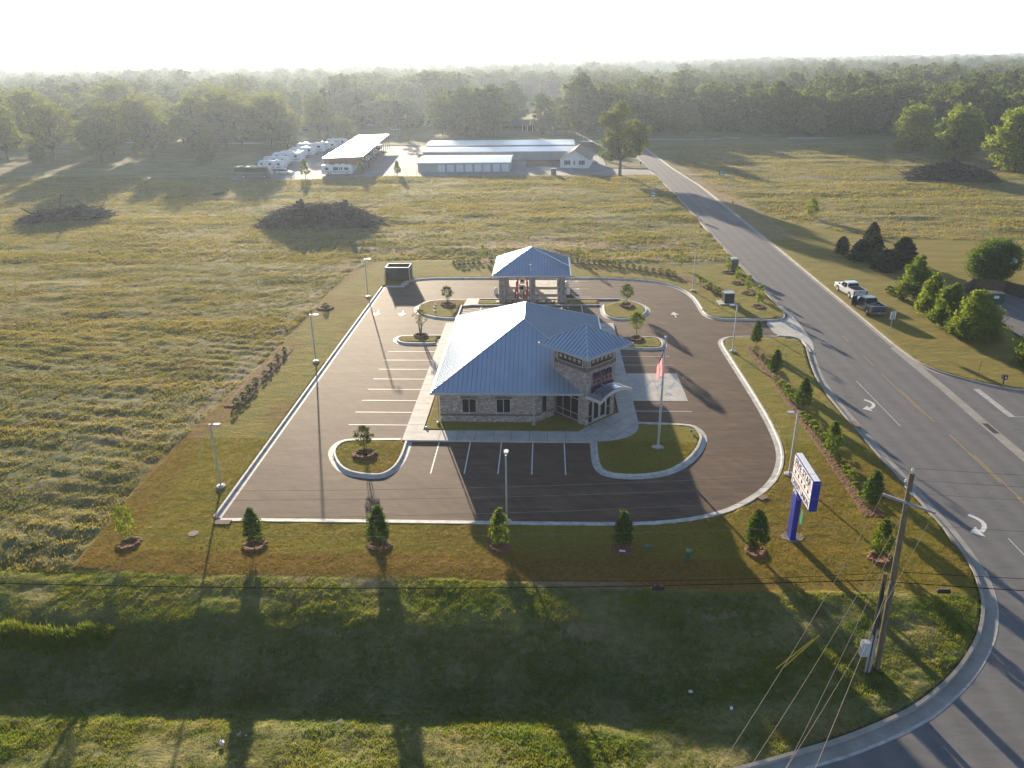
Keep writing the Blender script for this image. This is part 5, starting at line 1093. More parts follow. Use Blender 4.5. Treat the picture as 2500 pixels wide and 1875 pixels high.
# parking island trees
IT = [(-15.2, 57.0, 'small vase tree on the lower left grass island', 2.6), (-15.0, 87.3, 'multi-stemmed bare-legged tree on the narrow left island', 3.3), (-13.2, 100.0, 'small round tree on the upper left island', 2.6), (11.05, 99.7, 'small round tree on the upper right island', 2.9), (10.9, 86.4, 'leafy young tree on the narrow right island', 3.3)]
for i, (x, y, lb, h) in enumerate(IT):
    cone_tree('island_tree', h, (.72, .85, .75, .85, .9)[i], (LEAFR, LEAFR, LEAFR, LEAFD, LEAF)[i], 60 + i, .075, (1500, 900, 1500, 1900, 2000)[i], h * (.42 if i != 1 else .45), ROUND, lb, group='trees on the parking islands', loc=(x, y, .13), trunk=.04, stems=(4, 6, 4, 1, 1)[i])
    mulch_ring(x, y, (1.0, .85, 1.05, 1.05, .95)[i], 'mulch mound under the ' + lb, 20 + i, 'mulch mounds on the islands').scale.z = 1.5
NT = [(-10.3, 125.1, 2.4, 'small sapling behind the lot left of the drive-through roof'), (5.4, 124.3, 2.3, 'small sapling behind the lot right of the drive-through roof'), (21.6, 120.5, 2.4, 'thin sapling in the weeds near the back right light pole'), (28.3, 117.0, 2.3, 'leafy sapling beside the tall olive cabinet'),
      (28.4, 110.9, 2.5, 'sapling in the second mulch ring down the road verge'), (28.6, 105.6, 2.6, 'sapling in the third mulch ring down the road verge'), (28.5, 99.3, 2.9, 'tallest sapling, nearest the entrance, on the verge lawn')]
for i, (x, y, h, lb) in enumerate(NT):
    if i == 0: s0 = cone_tree('sapling', 2.5, .52, LEAFY, 81, .085, 900, .6, ROUND, lb, group='saplings behind the lot', loc=(x, y, .12), trunk=.03)
    else: dup(s0, (x, y, .12), i * 1.7, h / 2.5, lb, 'saplings behind the lot')
    if i > 2: mulch_ring(x, y, .95, 'dark mulch ring under the ' + lb, 30 + i, 'mulch rings on the verge')
# mulch beds and shrubs
mulch_bed('mulch_bed_east', [(22.95, 83.7), (24.75, 84.5), (24.95, 79.8), (24.9, 73.2), (24.65, 66.8), (24.55, 61.9), (24.5, 57.9), (24.5, 54), (24.6, 50), (24.85, 48.2), (23.2, 48.2), (23.25, 51.7), (23.3, 55.6), (23.35, 59.3), (23.35, 63.5), (23.35, 69), (23.3, 75), (23.0, 79.8)], 'long reddish mulch bed running down the right lawn')
mulch_bed('mulch_bed_west', [(-31.2, 66.4), (-29.4, 66.2), (-29.1, 68), (-29.3, 71.5), (-29.0, 74.7), (-29.15, 82.8), (-30.6, 83), (-31, 76.5), (-31.3, 71.5)], 'reddish mulch bed with small shrubs on the left lawn')
mulch_bed('mulch_bed_north', smooth([(-15.6, 122.0), (-11, 122.6), (-8.4, 123.6), (-8.4, 125), (-12, 124.2), (-15.4, 123.1)], True, 1), 'short mulch bed left of the drive-through roof')
mulch_bed('mulch_bed_northeast', [(4, 123.0), (7.5, 122), (11, 120.3), (15, 117.8), (18, 115.6), (20.5, 113.0), (22.8, 109.3), (24.0, 105), (25.0, 105.2), (24.5, 109.5), (22.3, 114.2), (19.2, 117.2), (15.6, 119.2), (11.4, 121.9), (7.6, 123.6), (4.1, 124.6)], 'long curved mulch bed behind the lot right of the drive-through roof')
mulch_bed('mulch_bed_island', [(-5.6, 101.0), (2.6, 101.0), (2.6, 100.3), (-5.6, 100.3)], 'thin mulch strip at the foot of the drive-through columns')
def shrub(seed, m): return cone_tree('shrub', .62, .36, m, seed, .065, 420, .05, ROUND, cat='shrub', trunk=.02)
SH = [shrub(91, LEAFY), shrub(92, LEAFD), shrub(93, LEAF)]; su = set()
def pshrub(k, x, y, s, lb, grp):
    if k not in su: su.add(k); o = SH[k]; o.location = (x, y, .16); o.scale = (s,) * 3; o['label'] = lb; o['group'] = grp
    else: dup(SH[k], (x, y, .16), random.uniform(0, 6), s, lb, grp)
random.seed(4)
for i, (x, y) in enumerate(sorted(F['shrubR'], key=lambda p: p[1])): pshrub(0 if y < 75 else 2, x + random.uniform(-.15, .15), y, random.uniform(.9, 1.35), 'low bright green shrub in the long right mulch bed, %s from its near end' % ORD[i], 'shrubs in the long right mulch bed')
for i, (x, y) in enumerate(F['shrubL'][:-1]): pshrub(1, x, y, random.uniform(.85, 1.15), 'small dark shrub in the left mulch bed, %s from its near end' % ORD[i], 'shrubs in the left mulch bed')
pshrub(1, -29.6, 98.3, 1.1, 'lone dark shrub on the left lawn above the bed', 'lone shrubs'); mulch_ring(-29.7, 98.4, 1.1, 'ragged mulch ring round the lone left shrub', 77)
for i, (x, y) in enumerate(F['shrubB'][:7]): pshrub(1, x, y, random.uniform(.95, 1.25), 'small dark shrub in the short back bed, %s from the left' % ORD[i], 'shrubs in the short back bed')
for i, (x, y) in enumerate(F['shrubB'][7:]): pshrub(1, x, y, random.uniform(.95, 1.3), 'small dark shrub in the long curved back bed, %s from the left' % ORD[i], 'shrubs in the long curved back bed')
for i, x in enumerate((-5.2, -4.4, -2.2, -1.0, .2, 1.3)): pshrub(2, x, 100.6, .6, 'tiny shrub at the foot of the drive-through, %s from the left' % ORD[i], 'shrubs before the drive-through')
for i, (x, y) in enumerate(((22.9, 110.5), (23.5, 107.6), (24.3, 105.4))): pshrub(0, x, y, 1.6, 'leafy weed clump behind the transformer cabinet, %s from the left' % ORD[i], 'weed clumps behind the transformer')

# trees right of the road
RB = [(50.0, 86.6, 5.8, 2.5, LEAFY, 'broad bright green tree nearest the side street, by the driveway'), (49.3, 91.2, 5.4, 1.9, LEAF, 'low olive tree between the dumpster fence and the round crown'), (49.2, 95.9, 5.5, 1.55, LEAFY, 'narrow mid green tree in the middle of the roadside group'), (50.2, 102.6, 5.9, 2.0, LEAF, 'tall tree at the far end of the roadside group beside small shrubs')]
for i, (x, y, h, w_, m, lb) in enumerate(RB):
    rng = np.random.default_rng(200 + i); L = [(0, 0, h * .28, w_, w_, h * .24), (w_ * .2, .2, h * .50, w_ * .86, w_ * .86, h * .22), (-w_ * .1, 0, h * .72, w_ * .62, w_ * .62, h * .2), (0, .1, h * .90, w_ * .34, w_ * .34, h * .12)] + [(w_ * .75 * math.cos(a), w_ * .75 * math.sin(a), h * (.22 + .1 * (k % 3)), w_ * .42, w_ * .42, h * .13) for k, a in enumerate(np.arange(0, 6.2, .9))]
    big_tree('shade_tree', h, L, m, 210 + i, leaf=.17, per=30, trunk=.13, fork=.12, clumps=34, label=lb, group='trees in a row right of the road', loc=(x, y, .1))
rt = big_tree('round_tree', 6.0, [(0, 0, 2.9, 3.0, 2.7, 2.6), (.6, 0, 3.6, 2.3, 2.3, 2.2), (-.9, .2, 2.0, 2.0, 2.0, 1.6)], LEAFD, 230, leaf=.17, per=30, trunk=.16, fork=.15, clumps=110, label='dense round dark tree standing alone behind the wooden fence', loc=(65.6, 112.6, .1))
o = big_tree('shade_tree', 3.6, [(0, 0, 1.7, 1.7, 1.7, 1.6), (.5, 0, 2.4, 1.2, 1.2, 1.1)], LEAF, 231, leaf=.15, per=30, trunk=.1, fork=.15, clumps=60, label='partly visible bushy tree at the right edge above the side street', loc=(52.0, 78.0, .1))
o = cone_tree('sapling', 4.0, 1.15, LEAFY, 232, .15, 1600, .5, ROUND, 'lone pale young tree in the field right of the road', loc=(54.6, 160.5, .1), trunk=.06)
CD = [(49.9, 129.5, 2.7, 1.2), (51.2, 124.5, 3.3, 1.9), (55.3, 131.0, 4.6, 1.5), (54.4, 127.3, 3.3, 1.6), (52.6, 118.4, 3.1, 1.9), (56.2, 121.0, 4.3, 2.0)]
ced = None
for i, (x, y, h, w_) in enumerate(CD):
    lb = ['smallest dark cedar at the left end of the clump', 'wide dark cedar second from the left in the clump', 'tallest pointed dark cedar at the back of the clump', 'dark cedar tucked in the middle of the clump', 'low dark cedar at the front of the clump', 'large dark cedar at the right end of the clump'][i]
    if ced is None: ced = cone_tree('cedar_tree', 5.0, 1.7, LEAFC, 240, .24, 4600, .05, CONE, lb, group='dark cedars in a clump', loc=(x, y, .1), trunk=.1); ced.scale = (w_ / 1.7, w_ / 1.7, h / 5)
    else: dup(ced, (x, y, .1), i * 1.1, (w_ / 1.7, w_ / 1.7, h / 5), lb, 'dark cedars in a clump')
for i, (x, y) in enumerate(((48.0, 105.2), (48.3, 104.0), (48.5, 102.8))): pshrub(1, x, y, 1.8, ['leftmost of three clipped round shrubs at the foot of the roadside trees', 'middle of three clipped round shrubs at the foot of the roadside trees', 'rightmost of three clipped round shrubs at the foot of the roadside trees'][i], 'clipped round shrubs')

# ------------------------------------------------------------------ fence, drive and bin on the right
fe = empty('board_fence', (62, 106, 0), 0, 'weathered brown board fence around the bin yard at the right edge', 'fence')
def fence(path, h, name='panel'):
    for (a, b) in zip(path, path[1:]):
        a = Vector((a[0] - 62, a[1] - 106, 0)); b = Vector((b[0] - 62, b[1] - 106, 0)); L = (b - a).length; n = int(L / .15); q = MB(); q.xf = Matrix.Translation(a) @ Matrix.Rotation(math.atan2(b.y - a.y, b.x - a.x), 4, 'Z')
        random.seed(int(L * 10))
        for k in range(n): q.box(k * L / n, (k + .9) * L / n, -.012, .012, .05, h + random.uniform(-.03, .03))
        q.box(0, L, .012, .05, .35, .43); q.box(0, L, .012, .05, h - .4, h - .32); q.build(name, FENCEW, fe)
        for k in range(int(L / 2.4) + 1): p = MB(); p.box(-.06, .06, -.06, .06, 0, h + .05); p.build('post', FENCEW, fe, a.lerp(b, min(1, k * 2.4 / L)) + Vector((0, .08, 0)))
fence([(56.8, 103.6), (60.4, 107.5), (64.0, 105.9), (66.8, 100), (70.2, 93)], 1.8)
bn = empty('dumpster', (60.7, 102.3, .0), R(-12), 'green steel dumpster with white markings inside the fenced yard', 'dumpster')
mb = MB(); mb.side([(-.95, .1), (.95, .1), (1.0, 1.25), (-1.0, 1.25)], -.75, .75); mb.build('body', mat('dumpster_green', (.015, .10, .06), (.012, .08, .05), sc=3, rough=.5), bn)
mb = MB(); mb.box(-1.02, 1.02, -.8, .8, 1.25, 1.32); mb.build('lid', mat('bin_lid', (.05, .07, .05), (.12, .10, .07), sc=2, rough=.6), bn); mb = MB(); mb.box(-.3, .3, -.77, -.755, .6, 1.0); mb.build('label_plate', SIGNW, bn)
wb = MB(); wb.sphere((0, 0, .3), (.5, .35, .4), 9, 6); wb.v = [(x * random.uniform(.7, 1.2), y, z * random.uniform(.8, 1.2)) for x, y, z in wb.v]
tag(wb.build('white_sack', PAPER, None, (66.9, 110.3, 3.2)), 'white tattered sheet caught in the dense round tree', 'sheet')

# ------------------------------------------------------------------ burn piles of cleared brush
DEAD = mat('dead_branch_wood', (.065, .050, .040), (.03, .025, .022), sc=3, rough=1); DEADP = mat('pale_dead_wood', (.20, .165, .13), (.15, .12, .10), sc=2, rough=1)
def brush_pile(x, y, L, W, H, rz, seed, label):
    rng = np.random.default_rng(seed); r = empty('brush_pile', (x, y, hat(x, y) - .1), rz, label, 'brush pile', 'cleared brush piles')
    n = 46; m = 16; vs_ = []; fs = []; G_ = {}
    for i in range(n + 1):
        for j in range(m + 1):
            u = i / n * 2 - 1; v = j / m * 2 - 1; e = max(0, 1 - abs(u) ** 2.4) * max(0, 1 - abs(v) ** 2); z = H * .62 * e ** .7 * (.70 + .22 * math.sin(u * 7 + seed) + .14 * math.sin(u * 17 + v * 5) + .55 * rng.random() ** 2 + .9 * float(vnoise(np.array([u * L / 2]), np.array([v * W / 2]), 3.2, seed)[0])); vs_.append((u * L / 2 + rng.normal() * .15, v * W / 2 * (1 - .25 * abs(u)) + rng.normal() * .12, z))
    for i in range(n):
        for j in range(m): q = i * (m + 1) + j; fs.append((q, q + m + 1, q + m + 2, q + 1))
    mb = MB(); mb.add(vs_, fs); mb.build('heap', mat('brush_heap', (.075, .058, .048), (.03, .024, .022), sc=1.4, rough=1, bmp=.15, bsc=3), r)
    mb = MB(); pale = MB()
    for k in range(1000):
        u = rng.uniform(-1, 1); v = rng.uniform(-1, 1); e = max(0, 1 - abs(u) ** 2.4) * max(0, 1 - abs(v) ** 2); z = H * .78 * e ** .7 * rng.uniform(.8, 1.05); a = rng.uniform(0, 6.283); l = rng.uniform(.7, 3.4) if k > 60 else rng.uniform(3, 6); el = rng.normal() * .16 - .06 * math.cos(a) * u * 3 + (.4 if k < 14 else 0)
        p = Vector((u * L / 2 * .95, v * W / 2 * .9, max(z, .1))); d = Vector((math.cos(a) * math.cos(el), math.sin(a) * math.cos(el), math.sin(el))); b = p + d * l * .5 + Vector((0, 0, rng.normal() * .12)); c = p + d * l
        t_ = pale if rng.random() < .13 else mb; rr = rng.uniform(.04, .13) * (1.6 if k < 60 else 1); t_.tube([p - d * l * .3, b, c], [rr, rr * .8, rr * .3], 4, False)
    mb.build('branches', DEAD, r)['kind'] = 'stuff'; pale.build('pale_branches', DEADP, r)['kind'] = 'stuff'; return r
brush_pile(-46.6, 157.0, 25.5, 11.5, 5.0, R(-1), 5, 'large dark heap of cleared branches in the middle of the field')
brush_pile(-103.5, 162.8, 18.5, 8, 3.0, R(18), 6, 'low brush heap in tree shade at far left of the field')
brush_pile(107.5, 213.5, 23, 10, 5.2, R(-16), 7, 'brush heap in the right field before the pecan trees')
lg = MB(); lg.tube([(-1.4, 0, .3), (1.3, .3, .35)], .28, 8); lg.tube([(-.3, -.4, .2), (1.6, -.2, .9)], .12, 6); tag(lg.build('fallen_log', DEAD, None, (-82.4, 193.6, 0)), 'broken logs lying in the field before the parked coach', 'log')

# ------------------------------------------------------------------ coarse grass tufts over the unmown ground
GRM = bpy.data.materials.new('field_grass_blades'); GRM.use_nodes = True
def grassmat(name, cols, sc):
    m = bpy.data.materials.new(name); m.use_nodes = True; t = m.node_tree; t.nodes.clear(); out = t.nodes.new('ShaderNodeOutputMaterial'); d = t.nodes.new('ShaderNodeBsdfDiffuse'); tr = t.nodes.new('ShaderNodeBsdfTranslucent'); mx = t.nodes.new('ShaderNodeMixShader')
    c = ramp(t, nz(t, sc, 5, .6, stretch=(.5, 1, 1)), cols[0], cols[1], .42, .58); c = mix(t, .55, c, ramp(t, nz(t, sc * 6, 4, .65, stretch=(.5, 1, 1)), cols[2], cols[1], .42, .6)); c = mix(t, .2, c, ramp(t, nz(t, 3.1, 3, .7), tuple(x * .6 for x in cols[0]), tuple(x * 1.5 for x in cols[2]), .3, .7))
    t.links.new(c, d.inputs[0]); t.links.new(mix(t, 1, c, (1.35, 1.3, .75), 'MULTIPLY'), tr.inputs[0]); mx.inputs[0].default_value = .42; t.links.new(d.outputs[0], mx.inputs[1]); t.links.new(tr.outputs[0], mx.inputs[2]); t.links.new(mx.outputs[0], out.inputs[0]); return m
def tufts(name, X, Y, h, w_, blades, m, label, rng, Z0=None):
    n = len(X); Z = base_h(X, Y) + .05 * 0 - .03 if Z0 is None else Z0
    rep = lambda q: np.repeat(q, blades)
    bx = rep(X) + rng.normal(size=n * blades) * rep(w_) * .45; by = rep(Y) + rng.normal(size=n * blades) * rep(w_) * .45; bz = rep(Z); a = rng.random(n * blades) * 6.283; hh = rep(h) * rng.uniform(.5, 1.15, n * blades); wd = rep(w_) * rng.uniform(.12, .24, n * blades)
    ln = hh * rng.uniform(.1, .7, n * blades); la = rng.random(n * blades) * 6.283
    v = np.empty((n * blades, 3, 3)); v[:, 0] = np.stack([bx - wd * np.cos(a), by - wd * np.sin(a), bz - .05], 1); v[:, 1] = np.stack([bx + wd * np.cos(a), by + wd * np.sin(a), bz - .05], 1); v[:, 2] = np.stack([bx + ln * np.cos(la), by + ln * np.sin(la), bz + hh], 1)
    k = n * blades; me = bpy.data.meshes.new(name); me.vertices.add(3 * k); me.vertices.foreach_set('co', v.ravel().astype('f')); me.loops.add(3 * k); me.loops.foreach_set('vertex_index', np.arange(3 * k, dtype=np.int32)); me.polygons.add(k); me.polygons.foreach_set('loop_start', np.arange(0, 3 * k, 3, dtype=np.int32)); me.update(); me.materials.append(m)
    o = bpy.data.objects.new(name, me); COL.objects.link(o); tag(o, label, 'grass', None, 'stuff'); return o
rng = np.random.default_rng(42)
FG = grassmat('field_grass', [(.26, .22, .085), (.13, .15, .045), (.30, .24, .105)], .05); VG = grassmat('verge_grass', [(.17, .22, .04), (.10, .18, .032), (.26, .24, .055)], .12); LG = grassmat('lawn_grass', [(.26, .21, .032), (.17, .18, .03), (.31, .23, .045)], .3)
gz = ground.data; 
def gheight():
    n = len(gz.vertices); a = np.empty(n * 3, 'f'); gz.vertices.foreach_get('co', a); a = a.reshape(-1, 3); ux = np.unique(a[:, 0].round(4)); nx = int((a[:, 1] == a[0, 1]).sum()); A = a.reshape(-1, nx, 3); return A[0, :, 0], A[:, 0, 1], A[:, :, 2]
GX, GY, GZ = gheight()
def zat(X, Y):
    i = np.clip(np.searchsorted(GX, X) - 1, 0, len(GX) - 2); j = np.clip(np.searchsorted(GY, Y) - 1, 0, len(GY) - 2); fx = (X - GX[i]) / (GX[i + 1] - GX[i]); fy = (Y - GY[j]) / (GY[j + 1] - GY[j])
    return (GZ[j, i] * (1 - fx) + GZ[j, i + 1] * fx) * (1 - fy) + (GZ[j + 1, i] * (1 - fx) + GZ[j + 1, i + 1] * fx) * fy
def field_pts(n, x0, x1, y0, y1, keep, dens=None):
    X = rng.uniform(x0, x1, n); Y = rng.uniform(y0, y1, n); k = keep(X, Y); X, Y = X[k], Y[k]; Z = zat(X, Y); ok = Z > -.15 if y0 > 41 else (sdf(X, Y, ROADPOLY) < -1.0); return X[ok], Y[ok], Z[ok]
bare = lambda X, Y: ((Y > 125.5) & (Y < 143) & (X > -34) & (X < 24) & (vnoise(X * .35, Y, 3.0, 31) - .02 * np.abs(Y - 130) > -.02)) | ((np.abs(X + 32.9) < .7 + .8 * vnoise(X, Y, 2.5, 33)) & (Y > 58) & (Y < 126))
notlawn = lambda X, Y: (sdf(X, Y, LAWN) < -.2) & (sdf(X, Y, RLAWN) < 0) & (~bare(X, Y) | (rng.random(len(X)) < .4))
patch = lambda X, Y, s=5., t=-.5: vnoise(X * .5, Y, s, 51) + .7 * vnoise(X, Y, 1.6, 52) + 1.1 * (rng.random(len(X)) - .5) > t
X, Y, Z = field_pts(135000, -112, -31, 40.5, 130, lambda X, Y: notlawn(X, Y) & (X > -Y * .78 - 6) & patch(X, Y, 4, -.12)); tufts('field_grass_near', X, Y, .21 * (1 + vnoise(X, Y, 6, 53)) * rng.uniform(.5, 1.2, len(X)) * .8, np.full(len(X), .27), 6, FG, 'rough straw and green field grass left of the lot', rng, Z)
X, Y, Z = field_pts(125000, -175, 40, 124, 225, lambda X, Y: notlawn(X, Y) & (np.abs(X + .04 * Y) < Y * .78) & patch(X, Y, 7, -.15)); tufts('field_grass_far', X, Y, .26 * (1 + vnoise(X, Y, 9, 54)) * rng.uniform(.5, 1.2, len(X)), np.full(len(X), .5), 5, FG, 'rough grass of the open field behind the lot', rng, Z)
X, Y, Z = field_pts(85000, 42, 190, 138, 300, lambda X, Y: notlawn(X, Y) & (X < Y * .72) & patch(X, Y, 7, -.15)); tufts('field_grass_right', X, Y, .26 * (1 + vnoise(X, Y, 9, 55)) * rng.uniform(.5, 1.2, len(X)), np.full(len(X), .52), 5, FG, 'rough grass of the field right of the road', rng, Z)
X, Y, Z = field_pts(125000, -38, 28.6, 25, 41, lambda X, Y: (sdf(X, Y, LAWN) < -.1) & patch(X, Y, 1.6, -.25)); tufts('verge_grass', X, Y, .095 * (1 + 1.2 * vnoise(X, Y, 2, 56)) * rng.uniform(.5, 1.3, len(X)), np.full(len(X), .15), 6, VG, 'green weedy grass on the roadside ditch', rng, Z)
X, Y, Z = field_pts(90000, -32, 31.5, 40.4, 60, lambda X, Y: (sdf(X, Y, LAWN) > .1)); ok = Z > 0; tufts('lawn_grass', X[ok], Y[ok], .05 * rng.uniform(.6, 1.3, ok.sum()), np.full(ok.sum(), .16), 5, LG, 'short yellow-green lawn grass round the lot', rng, Z[ok])
X, Y, Z = field_pts(2600, -33, -26, 34.2, 35.9, lambda X, Y: (np.abs(Y - 35.0 + .2 * np.sin(X)) < .5 + .4 * vnoise(X, Y, 1, 2))); tufts('weed_clump', X, Y, .45 * rng.uniform(.5, 1.2, len(X)), np.full(len(X), .3), 6, grassmat('bright_weeds', [(.16, .20, .03), (.12, .19, .03), (.20, .21, .04)], .6), 'bright yellow-green weeds catching the sun in the ditch at far left', rng, Z)
# ------------------------------------------------------------------ storage yard
def vehicle_wheel(parent, x, y, r=.36, w_=.24, z=None, hub=None):
    q = MB(); q.wheel((x, y, z or r), r, w_, 16); t = q.build('wheel', BLACKM, parent); q = MB(); q.wheel((x, y, z or r), r * .6, w_ + .03, 12); q.build('rim', hub or GALV, t); return t
def storage(name, x0, x1, y0, y1, eave, ridge, yr, label, doors=()):
    cx, cy_ = (x0 + x1) / 2, (y0 + y1) / 2; r = empty(name, (cx, cy_, 0), 0, label, 'storage building', 'rows of metal storage units'); X0, X1, Y0, Y1, YR = x0 - cx, x1 - cx, y0 - cy_, y1 - cy_, yr - cy_
    q = MB(); q.xf = Matrix.Rotation(R(90), 4, 'Z'); q.side([(Y0, 0), (Y1, 0), (Y1, eave), (YR, ridge - .06), (Y0, eave)], -X1, -X0); q.build('wall', STOREW, r)
    q = MB(); f1 = [(X0 - .4, Y0 - .4, eave - .02), (X1 + .4, Y0 - .4, eave - .02), (X1 + .4, YR, ridge), (X0 - .4, YR, ridge)]; f2 = [(X1 + .4, YR, ridge), (X1 + .4, Y1 + .4, eave - .02), (X0 - .4, Y1 + .4, eave - .02), (X0 - .4, YR, ridge)][::1]
    q.add(f1, [(0, 1, 2, 3)]); q.add([(X0 - .4, YR, ridge), (X1 + .4, YR, ridge), (X1 + .4, Y1 + .4, eave), (X0 - .4, Y1 + .4, eave)], [(0, 1, 2, 3)]); q.seam(f1, .6, h=.07, w=.06)
    q.add([(X0 - .4, Y0 - .41, eave - .25), (X1 + .4, Y0 - .41, eave - .25), (X1 + .4, Y0 - .41, eave), (X0 - .4, Y0 - .41, eave)], [(0, 1, 2, 3)]); q.build('roof', [STORER, ROOFTRIM], r)
    for (a, b) in doors: d = MB(); d.box(a - cx, b - cx, Y0 - .05, Y0 + .02, .05, 2.2); [d.box(a - cx + .03, b - cx - .03, Y0 - .065, Y0 - .05, .2 + k * .33, .24 + k * .33) for k in range(6)]; d.build('roller_door', mat('pale_blue_door', (.55, .62, .68), (.48, .55, .60), sc=2, rough=.5), r)
    return r
storage('storage_building', -38.0, -10.6, 234, 252, 2.75, 3.35, 243.5, 'nearest long storage block with pale roller doors', [(-32.0 + 2.72 * k, -29.9 + 2.72 * k) for k in range(8)])
storage('storage_building', -40.5, 11, 262.5, 276, 2.8, 3.35, 269, 'middle long storage block behind the white house', [])
storage('storage_building', -42.3, 10, 282.5, 300, 2.8, 3.4, 291, 'farthest long storage block beside the back road', [])
hs = empty('white_house', (9.9, 249, 0), R(-8), 'small white gabled office house with a tan roof and black shutters', 'house')
q = MB(); q.xf = Matrix.Rotation(R(0), 4, 'Z'); q.side([(-4.35, 0), (4.35, 0), (4.35, 2.75), (0, 5.35), (-4.35, 2.75)], -8, 8); q.build('wall', WSIDE, hs)
q = MB()
for s in (-1, 1):
    a, b = (s * 4.85, 2.50), (0, 5.42)
    q.add([(a[0], -8.4, a[1]), (b[0], -8.4, b[1]), (b[0], 8.4, b[1]), (a[0], 8.4, a[1]), (a[0], -8.4, a[1] - .14), (b[0], -8.4, b[1] - .14), (b[0], 8.4, b[1] - .14), (a[0], 8.4, a[1] - .14)], [(0, 1, 2, 3) if s < 0 else (3, 2, 1, 0), (4, 5, 1, 0), (7, 6, 2, 3), (0, 3, 7, 4), (7, 6, 5, 4)])
q.build('roof', SHINGLE, hs)
for x, w_, sh in ((-2.2, .5, 1), (2.2, .5, 1), (0, .22, 0)):
    q = MB(); q.box(x - w_, x + w_, -8.06, -8.0, 1.0, 2.2); wi = q.build('window', GLASS, hs); q = MB(); q.box(x - w_ - .06, x + w_ + .06, -8.03, -8.0, .94, 1.0); q.box(x - w_ - .06, x + w_ + .06, -8.03, -8.0, 2.2, 2.26); q.box(x - .03, x + .03, -8.08, -8.06, 1, 2.2); q.build('window_frame', WPAINT, wi)
    if sh:
        for s in (-1, 1): q = MB(); q.box(x + s * (w_ + .24) - .16, x + s * (w_ + .24) + .16, -8.05, -8.0, .95, 2.25); q.build('shutter', BLACKM, hs)
q = MB(); q.box(-4.5, -4.35, -5, -4, 0, 2.1); q.build('door', WPAINT, hs); q = MB(); q.sphere((0, -8.06, 3.7), .18, 10, 6); q.build('gable_light', WPAINT, hs)
# open vehicle shed
sh = empty('vehicle_shed', (-62.7, 268, 0), R(4.6), 'long open-sided shed with a bright metal roof and brown end panel', 'shed')
q = MB(); rf = [(-5.6, -36, 4.75), (5.6, -36, 4.75), (5.6, 36, 4.75), (-5.6, 36, 4.75)]
A = [(-5.9, -36.3, 4.6), (5.9, -36.3, 4.9), (5.9, 36.3, 4.9), (-5.9, 36.3, 4.6)]; q.add(A, [(0, 1, 2, 3)]); q.add([(x, y, z - .2) for x, y, z in A], [(3, 2, 1, 0)]); q.add([A[0], A[1], (A[1][0], A[1][1], 4.65), (A[0][0], A[0][1], 4.35)], [(3, 2, 1, 0)]); q.add([A[1], A[2], (A[2][0], A[2][1], 4.65), (A[1][0], A[1][1], 4.65)], [(3, 2, 1, 0)]); q.build('roof', STORER, sh)
q = MB(); q.box(-5.6, 5.6, -36, -35.9, 2.6, 4.4); q.box(-5.6, -5.5, -36, 36, 0, 4.4); q.build('end_panel', BROWNM, sh)
for k in range(13): q = MB(); q.box(5.45, 5.65, -36 + 6 * k - .1, -36 + 6 * k + .1, 0, 4.6); q.build('post', BROWNM, sh)
for k in range(11):      # stored vehicles under the shed
    b = empty('stored_boat', (-58.6 - .08 * (k * 6), 236 + 6 * k, 0), R(4.6), 'covered boat or trailer in the open shed, %s bay from the near end' % ORD[k], 'boat', 'boats and trailers under the shed')
    q = MB(); q.side([(-4.5, .6), (2.0, .6), (3.2, 1.5), (2.2, 1.9 + .3 * (k % 2)), (-4.5, 2.1)], -1.1, 1.1); q.build('hull', [WPAINT, LGREY, mat('tarp', (.12, .14, .17), rough=.8)][k % 3], b); vehicle_wheel(b, -2, -1.1, .33, .2)
# trailers and coaches
def trailer(L=8.5, H=2.9, nose=.9, stripe=NAVY, name='travel_trailer', label=None, ac=True):
    r = empty(name, (0, 0, 0), 0, label, 'travel trailer', 'travel trailers parked in the yard row'); b = [( -L / 2, .55), (L / 2 - nose * .6, .55), (L / 2, 1.1), (L / 2 - .1, 1.9), (L / 2 - nose, H, .06), (-L / 2 + .25, H, .06), (-L / 2, H - .35)]
    q = MB(); q.side(b, -1.22, 1.22); bo = q.build('body', WSIDE, r)
    q = MB(); q.box(-L / 2 + .1, L / 2 - nose, -1.235, -1.221, 1.05, 1.15); q.box(-L / 2 + .1, L / 2 - nose - .8, -1.235, -1.221, .85, .93); q.build('stripe', stripe, r)
    for x in (-L * .36, -L * .05, L * .27): q = MB(); q.box(x - .38, x + .38, -1.24, -1.22, 1.65, 2.25); q.build('window', GLASS, r)
    q = MB(); q.box(L * .1, L * .1 + .65, -1.24, -1.222, .7, 2.45); q.build('door', WPAINT, r)
    if ac:
        for x in (-L * .2, L * .15): q = MB(); q.prism([(x - .4, -.35), (x + .45, -.3), (x + .45, .3), (x - .4, .35)], H, H + .28); q.build('roof_unit', WPAINT, r)
    q = MB(); q.tube([(L / 2 - .4, -.5, .5), (L / 2 + 1.1, 0, .5)], .05, 5); q.tube([(L / 2 - .4, .5, .5), (L / 2 + 1.1, 0, .5)], .05, 5); q.build('hitch', BLACKM, r)
    for x in (-.9, -.1):
        for y in (-1.12, 1.12): vehicle_wheel(r, x, y, .35, .2)
    return r
